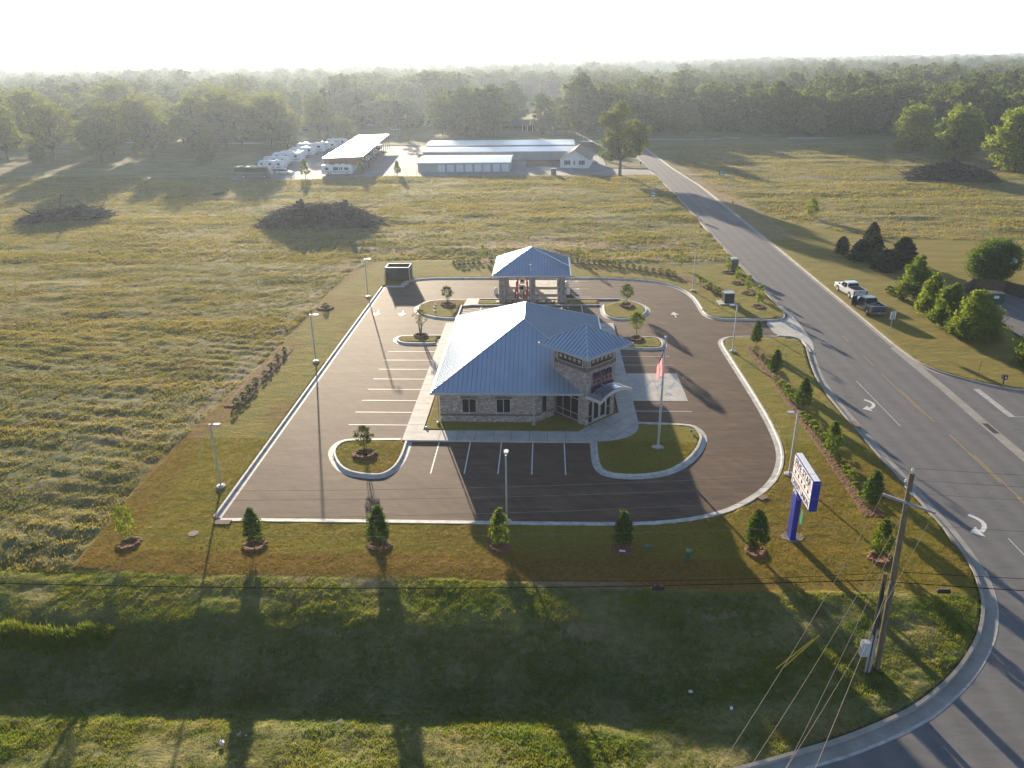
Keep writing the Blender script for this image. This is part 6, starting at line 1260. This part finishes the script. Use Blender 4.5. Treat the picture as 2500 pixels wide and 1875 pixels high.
T0 = trailer(); TS = [(-84.0, 240.5, -4, 1.0, 'white travel trailer just behind the dark coach and small car'), (-85.6, 249.5, -4, .95, 'white travel trailer with roof vents, second in the row'), (-84.6, 258.5, -3, 1.18, 'large white trailer with an arched nose, third in the row'), (-86.2, 268.5, -4, 1.0, 'white travel trailer, fourth in the row'), (-85.2, 277.5, -3, 1.0, 'white travel trailer with dark nose window, fifth in the row'),
      (-85.2, 288, -4, 1.25, 'long white trailer, sixth in the row'), (-82.5, 298, -4, 1.1, 'white trailer, seventh in the row'), (-80.5, 307, -4, 1.0, 'farthest white trailer in the row by the back road')]
for i, (x, y, a, s, lb) in enumerate(TS):
    if i == 0: T0.location = (x, y, 0); T0.rotation_euler.z = R(a); T0['label'] = lb; T0.scale = (s, 1, s)
    else: dup(T0, (x, y, 0), R(a), (s, 1, .95 + .1 * (i % 3)), lb)
def coach(L, H, body, label, name, lower=None, dark=False, loc=(0, 0, 0), rz=0):
    r = empty(name, loc, rz, label, 'motorhome'); q = MB(); q.side([(-L / 2, .45), (L / 2, .45), (L / 2 + .1, 1.2), (L / 2 - .15, 2.3), (L / 2 - .55, H, .05), (-L / 2 + .1, H, .05), (-L / 2, H - .2)], -1.25, 1.25); q.build('body', body, r)
    q = MB()
    if dark: q.box(-L / 2 + .3, L / 2 - 1.0, -1.265, -1.251, 1.75, H - .35)
    else:
        for x0, x1 in ((-L * .38, -L * .26), (-L * .1, L * .06), (L * .1, L * .13), (L * .16, L * .2), (L * .26, L * .4)): q.box(x0, x1, -1.265, -1.251, 1.55, 2.35)
    q.build('window', GLASS, r); q = MB(); q.add([(L / 2 + .03, -1.15, 1.5), (L / 2 + .03, 1.15, 1.5), (L / 2 - .22, 1.1, 2.5), (L / 2 - .22, -1.1, 2.5)], [(0, 1, 2, 3)]); q.build('windscreen', GLASS, r)
    q = MB(); q.box(-L / 2 + .1, L / 2 - .2, -1.262, -1.251, 1.1, 1.2); q.box(-L / 2 + .1, L / 2 - 1, -1.262, -1.251, .8, .86); q.build('stripe', NAVY, r)
    for x in (-L * .3, 0, L * .2): q = MB(); q.prism([(x - .45, -.35), (x + .5, -.3), (x + .5, .3), (x - .45, .35)], H, H + .3); q.build('roof_unit', WPAINT, r)
    for x in (-L * .24, L * .33):
        for y in (-1.14, 1.14): vehicle_wheel(r, x, y, .45, .26)
    return r
coach(10.8, 3.2, mat('grey_brown_coach_paint', (.16, .145, .14), (.12, .11, .105), sc=1, rough=.35, coat=.5), 'long dark grey coach at the front left corner of the yard', 'coach', dark=True, loc=(-84.3, 224.2, 0), rz=R(-2))
coach(8.8, 2.9, WSIDE, 'white motorhome parked across the end of the open shed', 'motorhome', loc=(-61.0, 229.0, 0), rz=R(1))
# ------------------------------------------------------------------ cars and pickups
def carpaint(n, c, coat=1): return mat(n, c, tuple(x * .9 for x in c), sc=2, rough=.25, coat=coat, metal=.1)
def pickup(name, paint, label, loc, rz, door_open=False, load=False, cover=False):
    r = empty(name, loc, rz, label, 'pickup truck'); L = 5.7; W = .98
    # body shell below the windows with wheel openings, length along x, front at +x
    def arch(cx, r_): return [(cx + r_ * math.cos(a), .42 + r_ * math.sin(a)) for a in [math.pi - k * math.pi / 8 for k in range(9)]]
    prof = [(-2.85, .48)] + arch(-1.72, .50) + arch(1.78, .50) + [(2.72, .42), (2.85, .62), (2.83, .98, .03), (2.62, 1.10, .06), (1.25, 1.18, .05), (-.78, 1.17, .04)]
    q = MB(); q.side(prof + [(-.80, .62)] if False else prof + [(-.82, 1.17, .04), (-2.85, 1.15, .03)], -W, W)
    o = q.build('body', paint, r)
    bv = o.modifiers.new('bevel', 'BEVEL'); bv.width = .035; bv.segments = 2; bv.limit_method = 'ANGLE'; bv.angle_limit = R(50)
    # cab
    q = MB(); c0 = [(-.80, -W + .06, 1.14), (1.30, -W + .06, 1.14), (1.30, W - .06, 1.14), (-.80, W - .06, 1.14)]; c1 = [(-.58, -W + .24, 1.80), (.55, -W + .24, 1.80), (.55, W - .24, 1.80), (-.58, W - .24, 1.80)]
    q.add(c0 + c1, [(0, 1, 5, 4), (1, 2, 6, 5), (2, 3, 7, 6), (3, 0, 4, 7)]); q.add([(x, y, 1.805) for x, y, z in c1] + [(x * .96, y * .92, 1.85) for x, y, z in c1], [(4, 5, 6, 7), (0, 1, 5, 4), (1, 2, 6, 5), (2, 3, 7, 6), (3, 0, 4, 7)])
    cb = q.build('cab', paint, r)
    def pane(nm, pts): q = MB(); q.add(pts, [tuple(range(len(pts)))]); return q.build(nm, GLASS, r)
    lerp = lambda a, b, t: tuple(a[i] + (b[i] - a[i]) * t for i in range(3))
    for s in (-1, 1):
        y0, y1 = s * (W - .06 + .008), s * (W - .24 + .012); P0 = lambda x, t: (x, y0 + (y1 - y0) * t, 1.14 + .66 * t)
        for xa, xb, xc, xd in ((-.64, .18, .14, -.50), (.25, 1.12, .55, .22)):
            pts = [P0(xa, .08), P0(xb, .08), P0(xc, .88), P0(xd, .88)]; pane('side_window', pts if s < 0 else pts[::-1])
    pane('rear_window', [(-.80 - .008 + .03, W - .14, 1.20), (-.80 - .008 + .03, -W + .14, 1.20), (-.615, -W + .3, 1.74), (-.615, W - .3, 1.74)])
    pane('windscreen', [(1.27, -W + .12, 1.19), (1.27, W - .12, 1.19), (.60, W - .28, 1.77), (.60, -W + .28, 1.77)])
    # bed: dark floor and raised rails
    q = MB(); q.box(-2.72, -.86, -W + .14, W - .14, 1.151, 1.158); q.build('bed_liner', BLACKM if not cover else mat('bed_cover', (.03, .03, .032), rough=.6), r)
    q = MB(); zt = 1.36
    for s in (-1, 1): q.box(-2.85, -.82, s * W - (.0 if s < 0 else .13), s * W + (.13 if s < 0 else 0), 1.14, zt)
    q.box(-2.86, -2.74, -W + .131, W - .131, 1.14, zt); q.box(-.86, -.78, -W + .131, W - .131, 1.14, zt + .02); q.build('bed_rail', paint, r)
    if cover: q = MB(); q.box(-2.72, -.86, -W + .135, W - .135, zt - .06, zt - .03); q.build('bed_cover', BLACKM, r)
    if load: q = MB(); [q.box(a, a + .4, b, b + .3, 1.16, 1.16 + c) for a, b, c in ((-2.2, -.5, .16), (-1.7, .1, .2), (-2.5, .3, .12), (-1.3, -.4, .14))]; q.build('bed_load', mat('mixed_load', (.35, .28, .26), (.10, .09, .12), sc=3, rough=.8), r)
    q = MB(); q.box(-2.90, -2.86, -.78, .78, .62, 1.33); tg = q.build('tailgate', paint, r); q = MB(); q.box(-2.915, -2.90, -.16, .16, 1.14, 1.24); q.build('handle', BLACKM, tg)
    q = MB(); q.box(-3.02, -2.86, -W + .04, W - .04, .42, .62); bp = q.build('rear_bumper', GALV if not load else mat('dull_chrome', (.30, .31, .32), rough=.4, metal=.7), r); q = MB(); q.box(-3.03, -3.02, -.17, .17, .46, .60); q.build('number_plate', WPAINT, bp)
    q = MB(); q.box(2.82, 2.94, -W + .05, W - .05, .42, .62); q.build('front_bumper', GALV, r); q = MB(); q.box(2.83, 2.86, -.6, .6, .66, .95); q.build('grille', BLACKM, r)
    for s in (-1, 1):
        q = MB(); q.box(-2.90, -2.855, s * .885 - .09, s * .885 + .09, .78, 1.22); q.build('tail_light', mat('tail_red', (.35, .02, .02), rough=.3), r)
        q = MB(); q.box(2.80, 2.86, s * .8 - .14, s * .8 + .14, .74, .95); q.build('headlight', SIGNW, r)
        q = MB(); q.box(1.02, 1.2, s * 1.12 - .1, s * 1.12 + .1, 1.2, 1.42); q.build('mirror', BLACKM, r)
        for x in (-1.72, 1.78): vehicle_wheel(r, x, s * .86, .41, .26)
        q = MB()
        for x in (-.7, .22, 1.15): q.box(x, x + .012, s * (W + .002) - .003, s * (W + .002) + .003, .5, 1.1)
        q.build('door_seam', BLACKM, r)
    if door_open:
        d = MB(); d.xf = Matrix.Translation((1.18, W, 0)) @ Matrix.Rotation(R(-(180 - 62)), 4, 'Z') if False else Matrix.Translation((1.18, W, 0)) @ Matrix.Rotation(R(118), 4, 'Z')
        d.box(0, 1.0, -.03, .05, .45, 1.15); d.box(0, .05, -.02, .03, 1.15, 1.7); d.box(.95, 1.0, -.02, .03, 1.15, 1.72); d.box(.05, .95, -.02, .03, 1.68, 1.73); dd = d.build('open_door', paint, r)
        g = MB(); g.xf = d.xf; g.box(.05, .95, 0, .01, 1.15, 1.68); g.build('pane', GLASS, dd)
    return r
pickup('white_pickup', carpaint('white_truck_paint', (.72, .72, .74)), 'white crew-cab pickup truck parked on the grass beside the road', (42.55, 105.2, .12), R(96), cover=True)
pickup('teal_pickup', carpaint('teal_truck_paint', (.012, .055, .075)), 'dark teal pickup truck with its left front door open on the grass', (42.2, 97.9, .12), R(96), True, True)
def car(name, paint, label, loc, rz, L=4.5):
    r = empty(name, loc, rz, label, 'car'); q = MB(); q.side([(-L / 2, .35), (L / 2, .3), (L / 2 + .05, .65, .05), (L / 2 - .9, .92, .06), (.5, 1.0, .06), (-L / 2 + .5, 1.02, .06), (-L / 2, .95, .05)], -.9, .9); q.build('body', paint, r)
    q = MB(); a = [(-L / 2 + .25, -.82, 1.0), (L / 2 - 1.1, -.82, .95), (L / 2 - 1.1, .82, .95), (-L / 2 + .25, .82, 1.0)]; b = [(-L / 2 + .75, -.62, 1.5), (.25, -.62, 1.5), (.25, .62, 1.5), (-L / 2 + .75, .62, 1.5)]; q.add(a + b, [(0, 1, 5, 4), (1, 2, 6, 5), (2, 3, 7, 6), (3, 0, 4, 7)]); q.build('window', GLASS, r); q = MB(); q.add([(x, y, 1.5) for x, y, z in b] + [(x * .95, y * .9, 1.55) for x, y, z in b], [(4, 5, 6, 7), (0, 1, 5, 4), (1, 2, 6, 5), (2, 3, 7, 6), (3, 0, 4, 7)]); q.build('roof', paint, r)
    for x in (-1.35, 1.4):
        for y in (-.82, .82): vehicle_wheel(r, x, y, .33, .2)
    return r
car('white_car', carpaint('white_car_paint', (.75, .75, .76)), 'small white car between the dark coach and the first trailer', (-77.6, 231.5, 0), R(-4))
car('parked_car', carpaint('silver_car_paint', (.35, .36, .38)), 'silver car by the far low roofs behind the shed', (-71, 378, .1), R(10)); car('parked_car', carpaint('grey_car_paint', (.16, .17, .19)), 'grey car under the far trees left of the shed', (-112, 372, .1), R(5))
# chain-link fence along the yard front, low pale rails, gate piece
cf = empty('chain_link_fence', (-50, 222, 0), 0, 'low chain-link fence along the front of the storage yard', 'fence')
pth = [(-90, 218.8), (-66, 220.2), (-40, 224.6), (-6, 224.0)]
for (a, b) in zip(pth, pth[1:]):
    L = math.dist(a, b); n = int(L / 3)
    for k in range(n + 1): t = k / n; q = MB(); q.tube([(0, 0, 0), (0, 0, 1.85)], .035, 5); q.build('post', CHAIN, cf, (a[0] + (b[0] - a[0]) * t + 50, a[1] + (b[1] - a[1]) * t - 222, 0))
    q = MB(); 
    for z_ in (.1, .7, 1.25, 1.82): q.tube([(a[0] + 50, a[1] - 222, z_), (b[0] + 50, b[1] - 222, z_)], .018, 4)
    q.build('rail', CHAIN, cf)
bf = empty('brown_fence', (1, 246, 0), 0, 'brown slatted gate fence between storage block and white house', 'fence'); q = MB(); [q.box(-7 + k * .32, -6.8 + k * .32, -.03, .03, 0, 1.9) for k in range(40)]; q.box(-7, 5.8, .03, .08, 1.6, 1.7); q.build('slats', BROWNM, bf)
pf = empty('white_rail_fence', (16.3, 295, 0), 0, 'long white-capped fence running from the back road toward the white house', 'fence'); q = MB(); a = Vector((-1.2, 27, 0)); b = Vector((5.2, -27, 0)); q.tube([a + Vector((0, 0, 1.9)), b + Vector((0, 0, 1.9))], .13, 4); q.build('top_rail', WPAINT, pf); q = MB(); q.add([a, b, b + Vector((0, 0, 1.85)), a + Vector((0, 0, 1.85)), a + Vector((.06, 0, 0)), b + Vector((.06, 0, 0)), b + Vector((.06, 0, 1.85)), a + Vector((.06, 0, 1.85))], [(0, 1, 2, 3), (7, 6, 5, 4), (3, 2, 6, 7)]); q.build('panel', FENCEW, pf)
dk = empty('dumpster', (15.4, 303, 0), 0, 'green dumpster with a pale lid at the back of the yard', 'dumpster'); q = MB(); q.side([(-1.8, 0), (1.8, 0), (1.95, 1.7), (-1.95, 1.7)], -1, 1); q.build('body', DGREEN, dk); q = MB(); q.box(-2, 2, -1.1, 1.1, 1.7, 1.85); q.build('lid', WPAINT, dk)
# back road with pale edge
mb = MB(); sweep(mb, smooth([(-400, 352), (-200, 336), (-136, 326), (-90, 318), (-45, 312), (0, 318), (34, 325), (61, 328), (111, 328), (150, 334), (400, 360)], False, 2), [(-3, -.05), (-3, .10), (3, .10), (3, -.05)]); mb.build('back_road', mat('pale_worn_asphalt', (.28, .27, .26), (.22, .21, .2), sc=.3, rough=.9))['kind'] = 'structure'
# far low houses and sheds
def low_house(x, y, w_, d, h, hr, wallm, roofm, label, rz=0, porch=False):
    r = empty('low_house', (x, y, 0), rz, label, 'house', None); q = MB(); q.xf = Matrix.Rotation(R(90), 4, 'Z'); q.side([(-d / 2, 0), (d / 2, 0), (d / 2, h), (0, hr - .08), (-d / 2, h)], -w_ / 2, w_ / 2); q.build('wall', wallm, r)
    q = MB(); q.add([(-w_ / 2 - .5, -d / 2 - .7, h - .25), (w_ / 2 + .5, -d / 2 - .7, h - .25), (w_ / 2 + .5, 0, hr), (-w_ / 2 - .5, 0, hr)], [(0, 1, 2, 3)]); q.add([(-w_ / 2 - .5, 0, hr), (w_ / 2 + .5, 0, hr), (w_ / 2 + .5, d / 2 + .7, h - .25), (-w_ / 2 - .5, d / 2 + .7, h - .25)], [(0, 1, 2, 3)]); q.build('roof', roofm, r)
    for k in range(int(w_ / 4)): g = MB(); g.box(-w_ / 2 + 1.5 + 4 * k, -w_ / 2 + 2.8 + 4 * k, -d / 2 - .03, -d / 2 + .02, .9, 2.1); g.build('window', GLASS, r)
    if porch:
        for k in range(7): g = MB(); g.box(-w_ * .1 + k * w_ * .1 - .08, -w_ * .1 + k * w_ * .1 + .08, -d / 2 - .65, -d / 2 - .5, 0, h - .2); g.build('porch_post', WPAINT, r)
    return r
low_house(-134, 425, 24, 12, 3, 4.6, STOREW, STORER, 'far low building with a shining roof at left of the big pale tree'); low_house(-96, 447, 22, 9, 3, 4.6, STOREW, STORER, 'far low building with shining roof behind the pines', R(3)); low_house(-80, 410, 26, 10, 3, 4.6, STOREW, STORER, 'far long shining roof behind the open shed')
low_house(-58, 404, 22, 9, 3.2, 5, WSIDE, mat('dull_grey_roof', (.20, .21, .21), rough=.8), 'far pale-edged open barn between the pine and the dark trees'); low_house(-7, 374, 24, 10, 2.8, 4.8, mat('dark_brick_far', (.12, .09, .075), rough=.9), mat('dark_shingles', (.07, .065, .06), rough=.9), 'dark brick ranch house with a white-posted porch under the big trees', R(-14), True)

# ------------------------------------------------------------------ orchard, pines and wood
def forest_kind(seed, h, w_, n, m, leaf=.5, per=26, clumps=11, name='forest_tree', trunk=.3, zlo=.25, fork=.22, zhi=.95, smin=.22, smax=.42):
    rng = np.random.default_rng(seed); return big_tree(name, h, lobeset(rng, h, w_, n, zlo, zhi, .75, smin, smax), m, seed, leaf=leaf, per=per, trunk=trunk, fork=fork, clumps=clumps, cat='tree')
PEC = [forest_kind(300 + k, h, w_, n, LEAFP, .34, 30, 17, 'pecan_tree', .34, .34, .2) for k, (h, w_, n) in enumerate(((15, 6.2, 24), (17, 6.8, 27), (13, 6.0, 22)))]
FK = [forest_kind(320 + k, h, w_, n, m, .62, 26, 15, 'forest_tree', .3, .18, .15, .88, .30, .50) for k, (h, w_, n, m) in enumerate(((17, 6.6, 15, LEAFF), (21, 6.8, 17, LEAFF), (13, 6.2, 13, LEAFP), (18, 6.0, 16, LEAFD), (16, 7.8, 16, LEAFF)))]
def pine_tree(seed, h, w_, name='pine_tree'):
    rng = np.random.default_rng(seed); L = []
    for k in range(11):
        t = k / 10; z = h * (.42 + .56 * t); rr = w_ * (1 - t * .75); a = k * 2.3; L.append((rr * .55 * math.cos(a), rr * .55 * math.sin(a), z, rr * .62, rr * .62, h * .035))
    return big_tree(name, h, L, LEAFPI, seed, leaf=.32, per=26, trunk=.26, fork=.95, clumps=17, cat='tree')
PN = [pine_tree(340, 17, 5.0), pine_tree(341, 15, 5.2)]
usedt = {}
def plant(o, x, y, s, rz, label, group):
    z = .05
    if o.name not in usedt: usedt[o.name] = 1; o.location = (x, y, z); o.rotation_euler.z = rz; o.scale = (s, s, s) if not isinstance(s, tuple) else s; o['label'] = label; o['group'] = group; return o
    return dup(o, (x, y, z), rz, s, label, group)
# the lone pecan by the road
bp = big_tree('pecan_tree', 17.5, [(-1, 0, 15.2, 2.3, 2.3, 2.0), (-3.6, .3, 13.4, 1.9, 1.8, 1.4), (-1.5, 0, 12.6, 2.2, 2.2, 1.8), (-.6, -1, 10.2, 2.5, 2.4, 1.7), (3.0, .3, 11.2, 2.4, 2.3, 1.9), (4.9, -.2, 10.0, 2.0, 2.0, 1.9), (4.4, .3, 7.7, 2.0, 2.2, 1.5), (-3.0, .4, 9.0, 1.9, 1.9, 1.6), (-1.6, .3, 7.2, 2.3, 2.3, 1.5), (1.8, -.3, 8.4, 2.3, 2.3, 1.6), (3.0, 0, 5.6, 2.1, 2.1, 1.3), (-2.7, -.5, 5.0, 1.9, 1.9, 1.2), (.4, .4, 5.6, 2.0, 2.0, 1.1), (-.3, 0, 16.6, 1.1, 1.1, .9)],
              LEAFP, 400, leaf=.27, per=44, trunk=.42, fork=.22, clumps=48, label='large lone pecan tree in front of the white house by the road', loc=(21, 223.3, .05)); bp.scale = (1.18, 1.18, 1.14)
# left orchard: measured trunks first, then the rows behind
OR = [(-184, 264, 1.0, 'leftmost orchard tree at the picture edge'), (-170, 268, .95, 'orchard tree at far left with a dark bush at its foot'), (-152, 266, .95, 'orchard tree with a clear forked trunk, third from left'), (-158, 285, 1.0, 'orchard tree behind the forked one'), (-146, 284, 1.0, 'orchard tree in the middle of the left group'),
      (-138, 274, 1.02, 'broad orchard tree in the middle of the left rows'), (-133, 300, 1.1, 'orchard tree behind the middle of the left rows'), (-122, 300, 1.05, 'orchard tree with a tall straight crown, left of the leaning ones'), (-125, 284, .8, 'open orchard tree before the tall straight crown'), (-112, 291, 1.0, 'orchard tree leaning right over the dark holly'), (-104, 300, 1.0, 'vase-shaped orchard tree left of the trailers')]
for i, (x, y, s, lb) in enumerate(OR): plant(PEC[i % 3], x, y, s * 1.22, i * 1.9, lb, 'orchard trees left of the storage yard')
random.seed(11); cnt = 0
for r_ in range(5):
    for k in range(13):
        x = -262 + k * 14.5 + random.uniform(-4, 4) + r_ * 3; y = 318 + r_ * 17 + random.uniform(-4, 4)
        if x > -98 or abs(x) > y * .72 or random.random() < .35: continue
        plant(PEC[(k + r_) % 3], x, y, random.uniform(1.0, 1.45), random.uniform(0, 6), 'hazy orchard tree in the rows far behind the left field', 'far orchard rows'); cnt += 1
hl = cone_tree('holly_tree', 6.5, 2.6, LEAFD, 410, .3, 3200, .5, ROUND, 'dark rounded holly standing before the orchard, left of the coach', loc=(-113.5, 261, .05), trunk=.18)
dup(hl, (-172, 262, .05), 1, .9, 'dark bush at the foot of the far left orchard tree'); dup(hl, (-97.5, 296, .05), 2, (1.7, 1.7, 1.5), 'large rounded tree left of the far trailers')
MT = [(-96, 338, 1.05, 0, 'big pale tree right behind the row of trailers'), (-83, 329, .62, 2, 'slim pale tree at the back road near the shed end')]
for x, y, s, k, lb in MT: plant(PEC[k], x, y, s * 1.15, 1.0, lb, 'trees along the back road')
plant(PN[0], -80, 344, 1.0, 0, 'open-crowned pine behind the end of the shed', 'pines at the back road'); plant(PN[1], -62.5, 340, 1.0, 1, 'conical pine right of the shed end', 'pines at the back road'); plant(PN[1], -100, 365, 1.3, 1, 'tall hazy pine behind the trailers', 'pines at the back road')
for i, (x, y, h, lb) in enumerate(((-68.4, 221.4, 5.2, 'young tree at the yard fence left of the motorhome'), (-52.8, 223.2, 4.4, 'young tree at the yard fence right of the motorhome'), (-42.6, 225.2, 4.2, 'young tree at the yard fence left of the storage block'), (-56, 325, 4.5, 'small tree at the back road behind the shed'), (-90.3, 328, 4.2, 'small dark conical tree beside the far trailers'), (18.3, 262, 3.8, 'small tree right of the white house roof'))):
    if i == 0: yt = cone_tree('young_tree', 5.2, 1.25, LEAF, 420, .2, 1500, 1.3, CONE, lb, group='young trees round the storage yard', loc=(x, y, .05), trunk=.09)
    else: dup(yt, (x, y, .05), i, h / 5.2, lb, 'young trees round the storage yard')
# dark trees beyond the storage blocks
DT = [(-37, 345, 1.25, 3, 'large dark tree left of the pair beyond the storage roofs'), (-30, 350, 1.2, 3, 'dark tree in the pair beyond the storage roofs'), (-22, 343, 1.3, 3, 'tallest dark tree of the pair beyond the storage roofs'), (-1.5, 352, 1.05, 3, 'dark tree before the ranch house'), (14.5, 356, 1.35, 1, 'tall hazy tree left of the lone pecan'), (18.5, 361, 1.2, 3, 'dark tree behind the lone pecan')]
for x, y, s, k, lb in DT: plant(FK[k], x, y, s, x, lb, 'dark trees beyond the storage roofs')
RTT = [(125, 277, 1.0, 'left of the three bright trees at the right wood edge'), (129, 256, 1.08, 'middle of the three bright trees at the right wood edge'), (131, 226, 1.15, 'nearest of the three bright trees, at the right picture edge'), (141, 240, 1.1, 'bright tree half hidden behind the nearest right one'), (150, 252, 1.1, 'bright tree at the far right behind the group')]
RPK = big_tree('pecan_tree', 15, lobeset(np.random.default_rng(77), 15, 7.2, 34, .18), LEAFY, 430, leaf=.34, per=34, trunk=.36, fork=.15, clumps=17)
for i, (x, y, s, lb) in enumerate(RTT): plant(RPK, x, y, s, i * 1.4, lb, 'bright trees at the right wood edge')
# near rows of the wood, each tree its own
random.seed(21); cnt = 0
def edge(x): return 345 + 10 * math.sin(x * .04) + (0 if x > 20 else 8) + (0 if x < 128 else -min(80, (x - 128) * 1.6))
for r_ in range(5):
    x = -150 + random.uniform(0, 8)
    while x < 330:
        y = edge(x) + r_ * 12 + random.uniform(-4, 4); x += random.uniform(9, 14) * (1 + .05 * r_)
        if x < -60 and r_ < 3: continue
        if -118 < x < 8 and y < 456: 
            if random.random() < .5: continue
        if abs(x) > y * .74: continue
        if -26 < x < 12 and y < 392: continue
        k = random.choice([0, 1, 2, 4, 0, 3]); plant(FK[k], x, y, random.uniform(.85, 1.32), random.uniform(0, 6), 'broad green tree in the front rows of the wood', 'front rows of the wood'); cnt += 1
# the wood beyond reads as one mass
def wood():
    rng = np.random.default_rng(5); P_ = []; y = 372.0
    while y < 4200:
        step = 13 + max(0, y - 500) * .009; hw = y * .80 + 60; n = int(2 * hw / step); x = np.linspace(-hw, hw, n) + rng.normal(size=n) * step * .3; yy = y + rng.normal(size=n) * step * .35
        s = rng.uniform(.8, 1.3, n) * (1 + .25 * vnoise(x, yy, 60, 8)) * min(1.3, 1 + max(0, y - 500) * .00012)
        ok = (yy > np.array([edge(a) for a in x]) + 62)
        clear = (x > -135) & (x < 20) & (yy < 470); ok &= ~clear | (rng.random(n) < np.where(yy < 400, .10, .45))
        ok &= ~((yy < 410) & (x < -60)); ok &= ~(vnoise(x, yy, 150, 12) > .33)
        P_.append(np.stack([x[ok], yy[ok], np.full(ok.sum(), -.3) - np.where(yy[ok] > 3000, (yy[ok] - 3000) * .002, 0), s[ok]], 1)); y += step * .95
    P_ = np.concatenate(P_); me = bpy.data.meshes.new('distant_wood'); me.vertices.add(len(P_)); me.vertices.foreach_set('co', P_[:, :3].ravel().astype('f')); a = me.attributes.new('size', 'FLOAT', 'POINT'); a.data.foreach_set('value', P_[:, 3].astype('f')); me.update()
    o = bpy.data.objects.new('distant_wood', me); COL.objects.link(o); tag(o, 'endless hazy green wood stretching to the horizon', 'wood', None, 'stuff')
    # merged crown + trunk stand-ins shared by the instances
    srcs = bpy.data.collections.new('wood_sources')
    for f in FK[:5]:
        cr = [c for c in f.children if c.name.startswith('crown')][0]; s_ = bpy.data.objects.new('wood_source', cr.data); srcs.objects.link(s_)
    g = bpy.data.node_groups.new('wood', 'GeometryNodeTree'); g.interface.new_socket('Geometry', in_out='INPUT', socket_type='NodeSocketGeometry'); g.interface.new_socket('Geometry', in_out='OUTPUT', socket_type='NodeSocketGeometry')
    N = g.nodes; gi = N.new('NodeGroupInput'); go = N.new('NodeGroupOutput'); ip = N.new('GeometryNodeInstanceOnPoints'); ci = N.new('GeometryNodeCollectionInfo'); ci.inputs['Collection'].default_value = srcs; ci.inputs['Separate Children'].default_value = True; ci.inputs['Reset Children'].default_value = True
    mp = N.new('GeometryNodeMeshToPoints'); g.links.new(gi.outputs[0], mp.inputs['Mesh']); g.links.new(mp.outputs[0], ip.inputs['Points']); g.links.new(ci.outputs[0], ip.inputs['Instance']); ip.inputs['Pick Instance'].default_value = True
    rv = N.new('FunctionNodeRandomValue'); rv.data_type = 'FLOAT'; rv.inputs[3].default_value = 6.28; cx = N.new('ShaderNodeCombineXYZ'); g.links.new(rv.outputs[1], cx.inputs[2]); g.links.new(cx.outputs[0], ip.inputs['Rotation'])
    ri = N.new('FunctionNodeRandomValue'); ri.data_type = 'INT'; ri.inputs[4].default_value = 0; ri.inputs[5].default_value = 4; ri.inputs['Seed'].default_value = 3; g.links.new(ri.outputs[2], ip.inputs['Instance Index'])
    na = N.new('GeometryNodeInputNamedAttribute'); na.data_type = 'FLOAT'; na.inputs[0].default_value = 'size'; cs = N.new('ShaderNodeCombineXYZ')
    for k in range(3): g.links.new(na.outputs[0], cs.inputs[k])
    g.links.new(cs.outputs[0], ip.inputs['Scale']); g.links.new(ip.outputs[0], go.inputs[0]); md = o.modifiers.new('wood', 'NODES'); md.node_group = g; print('wood trees', len(P_))
wood()
haze()
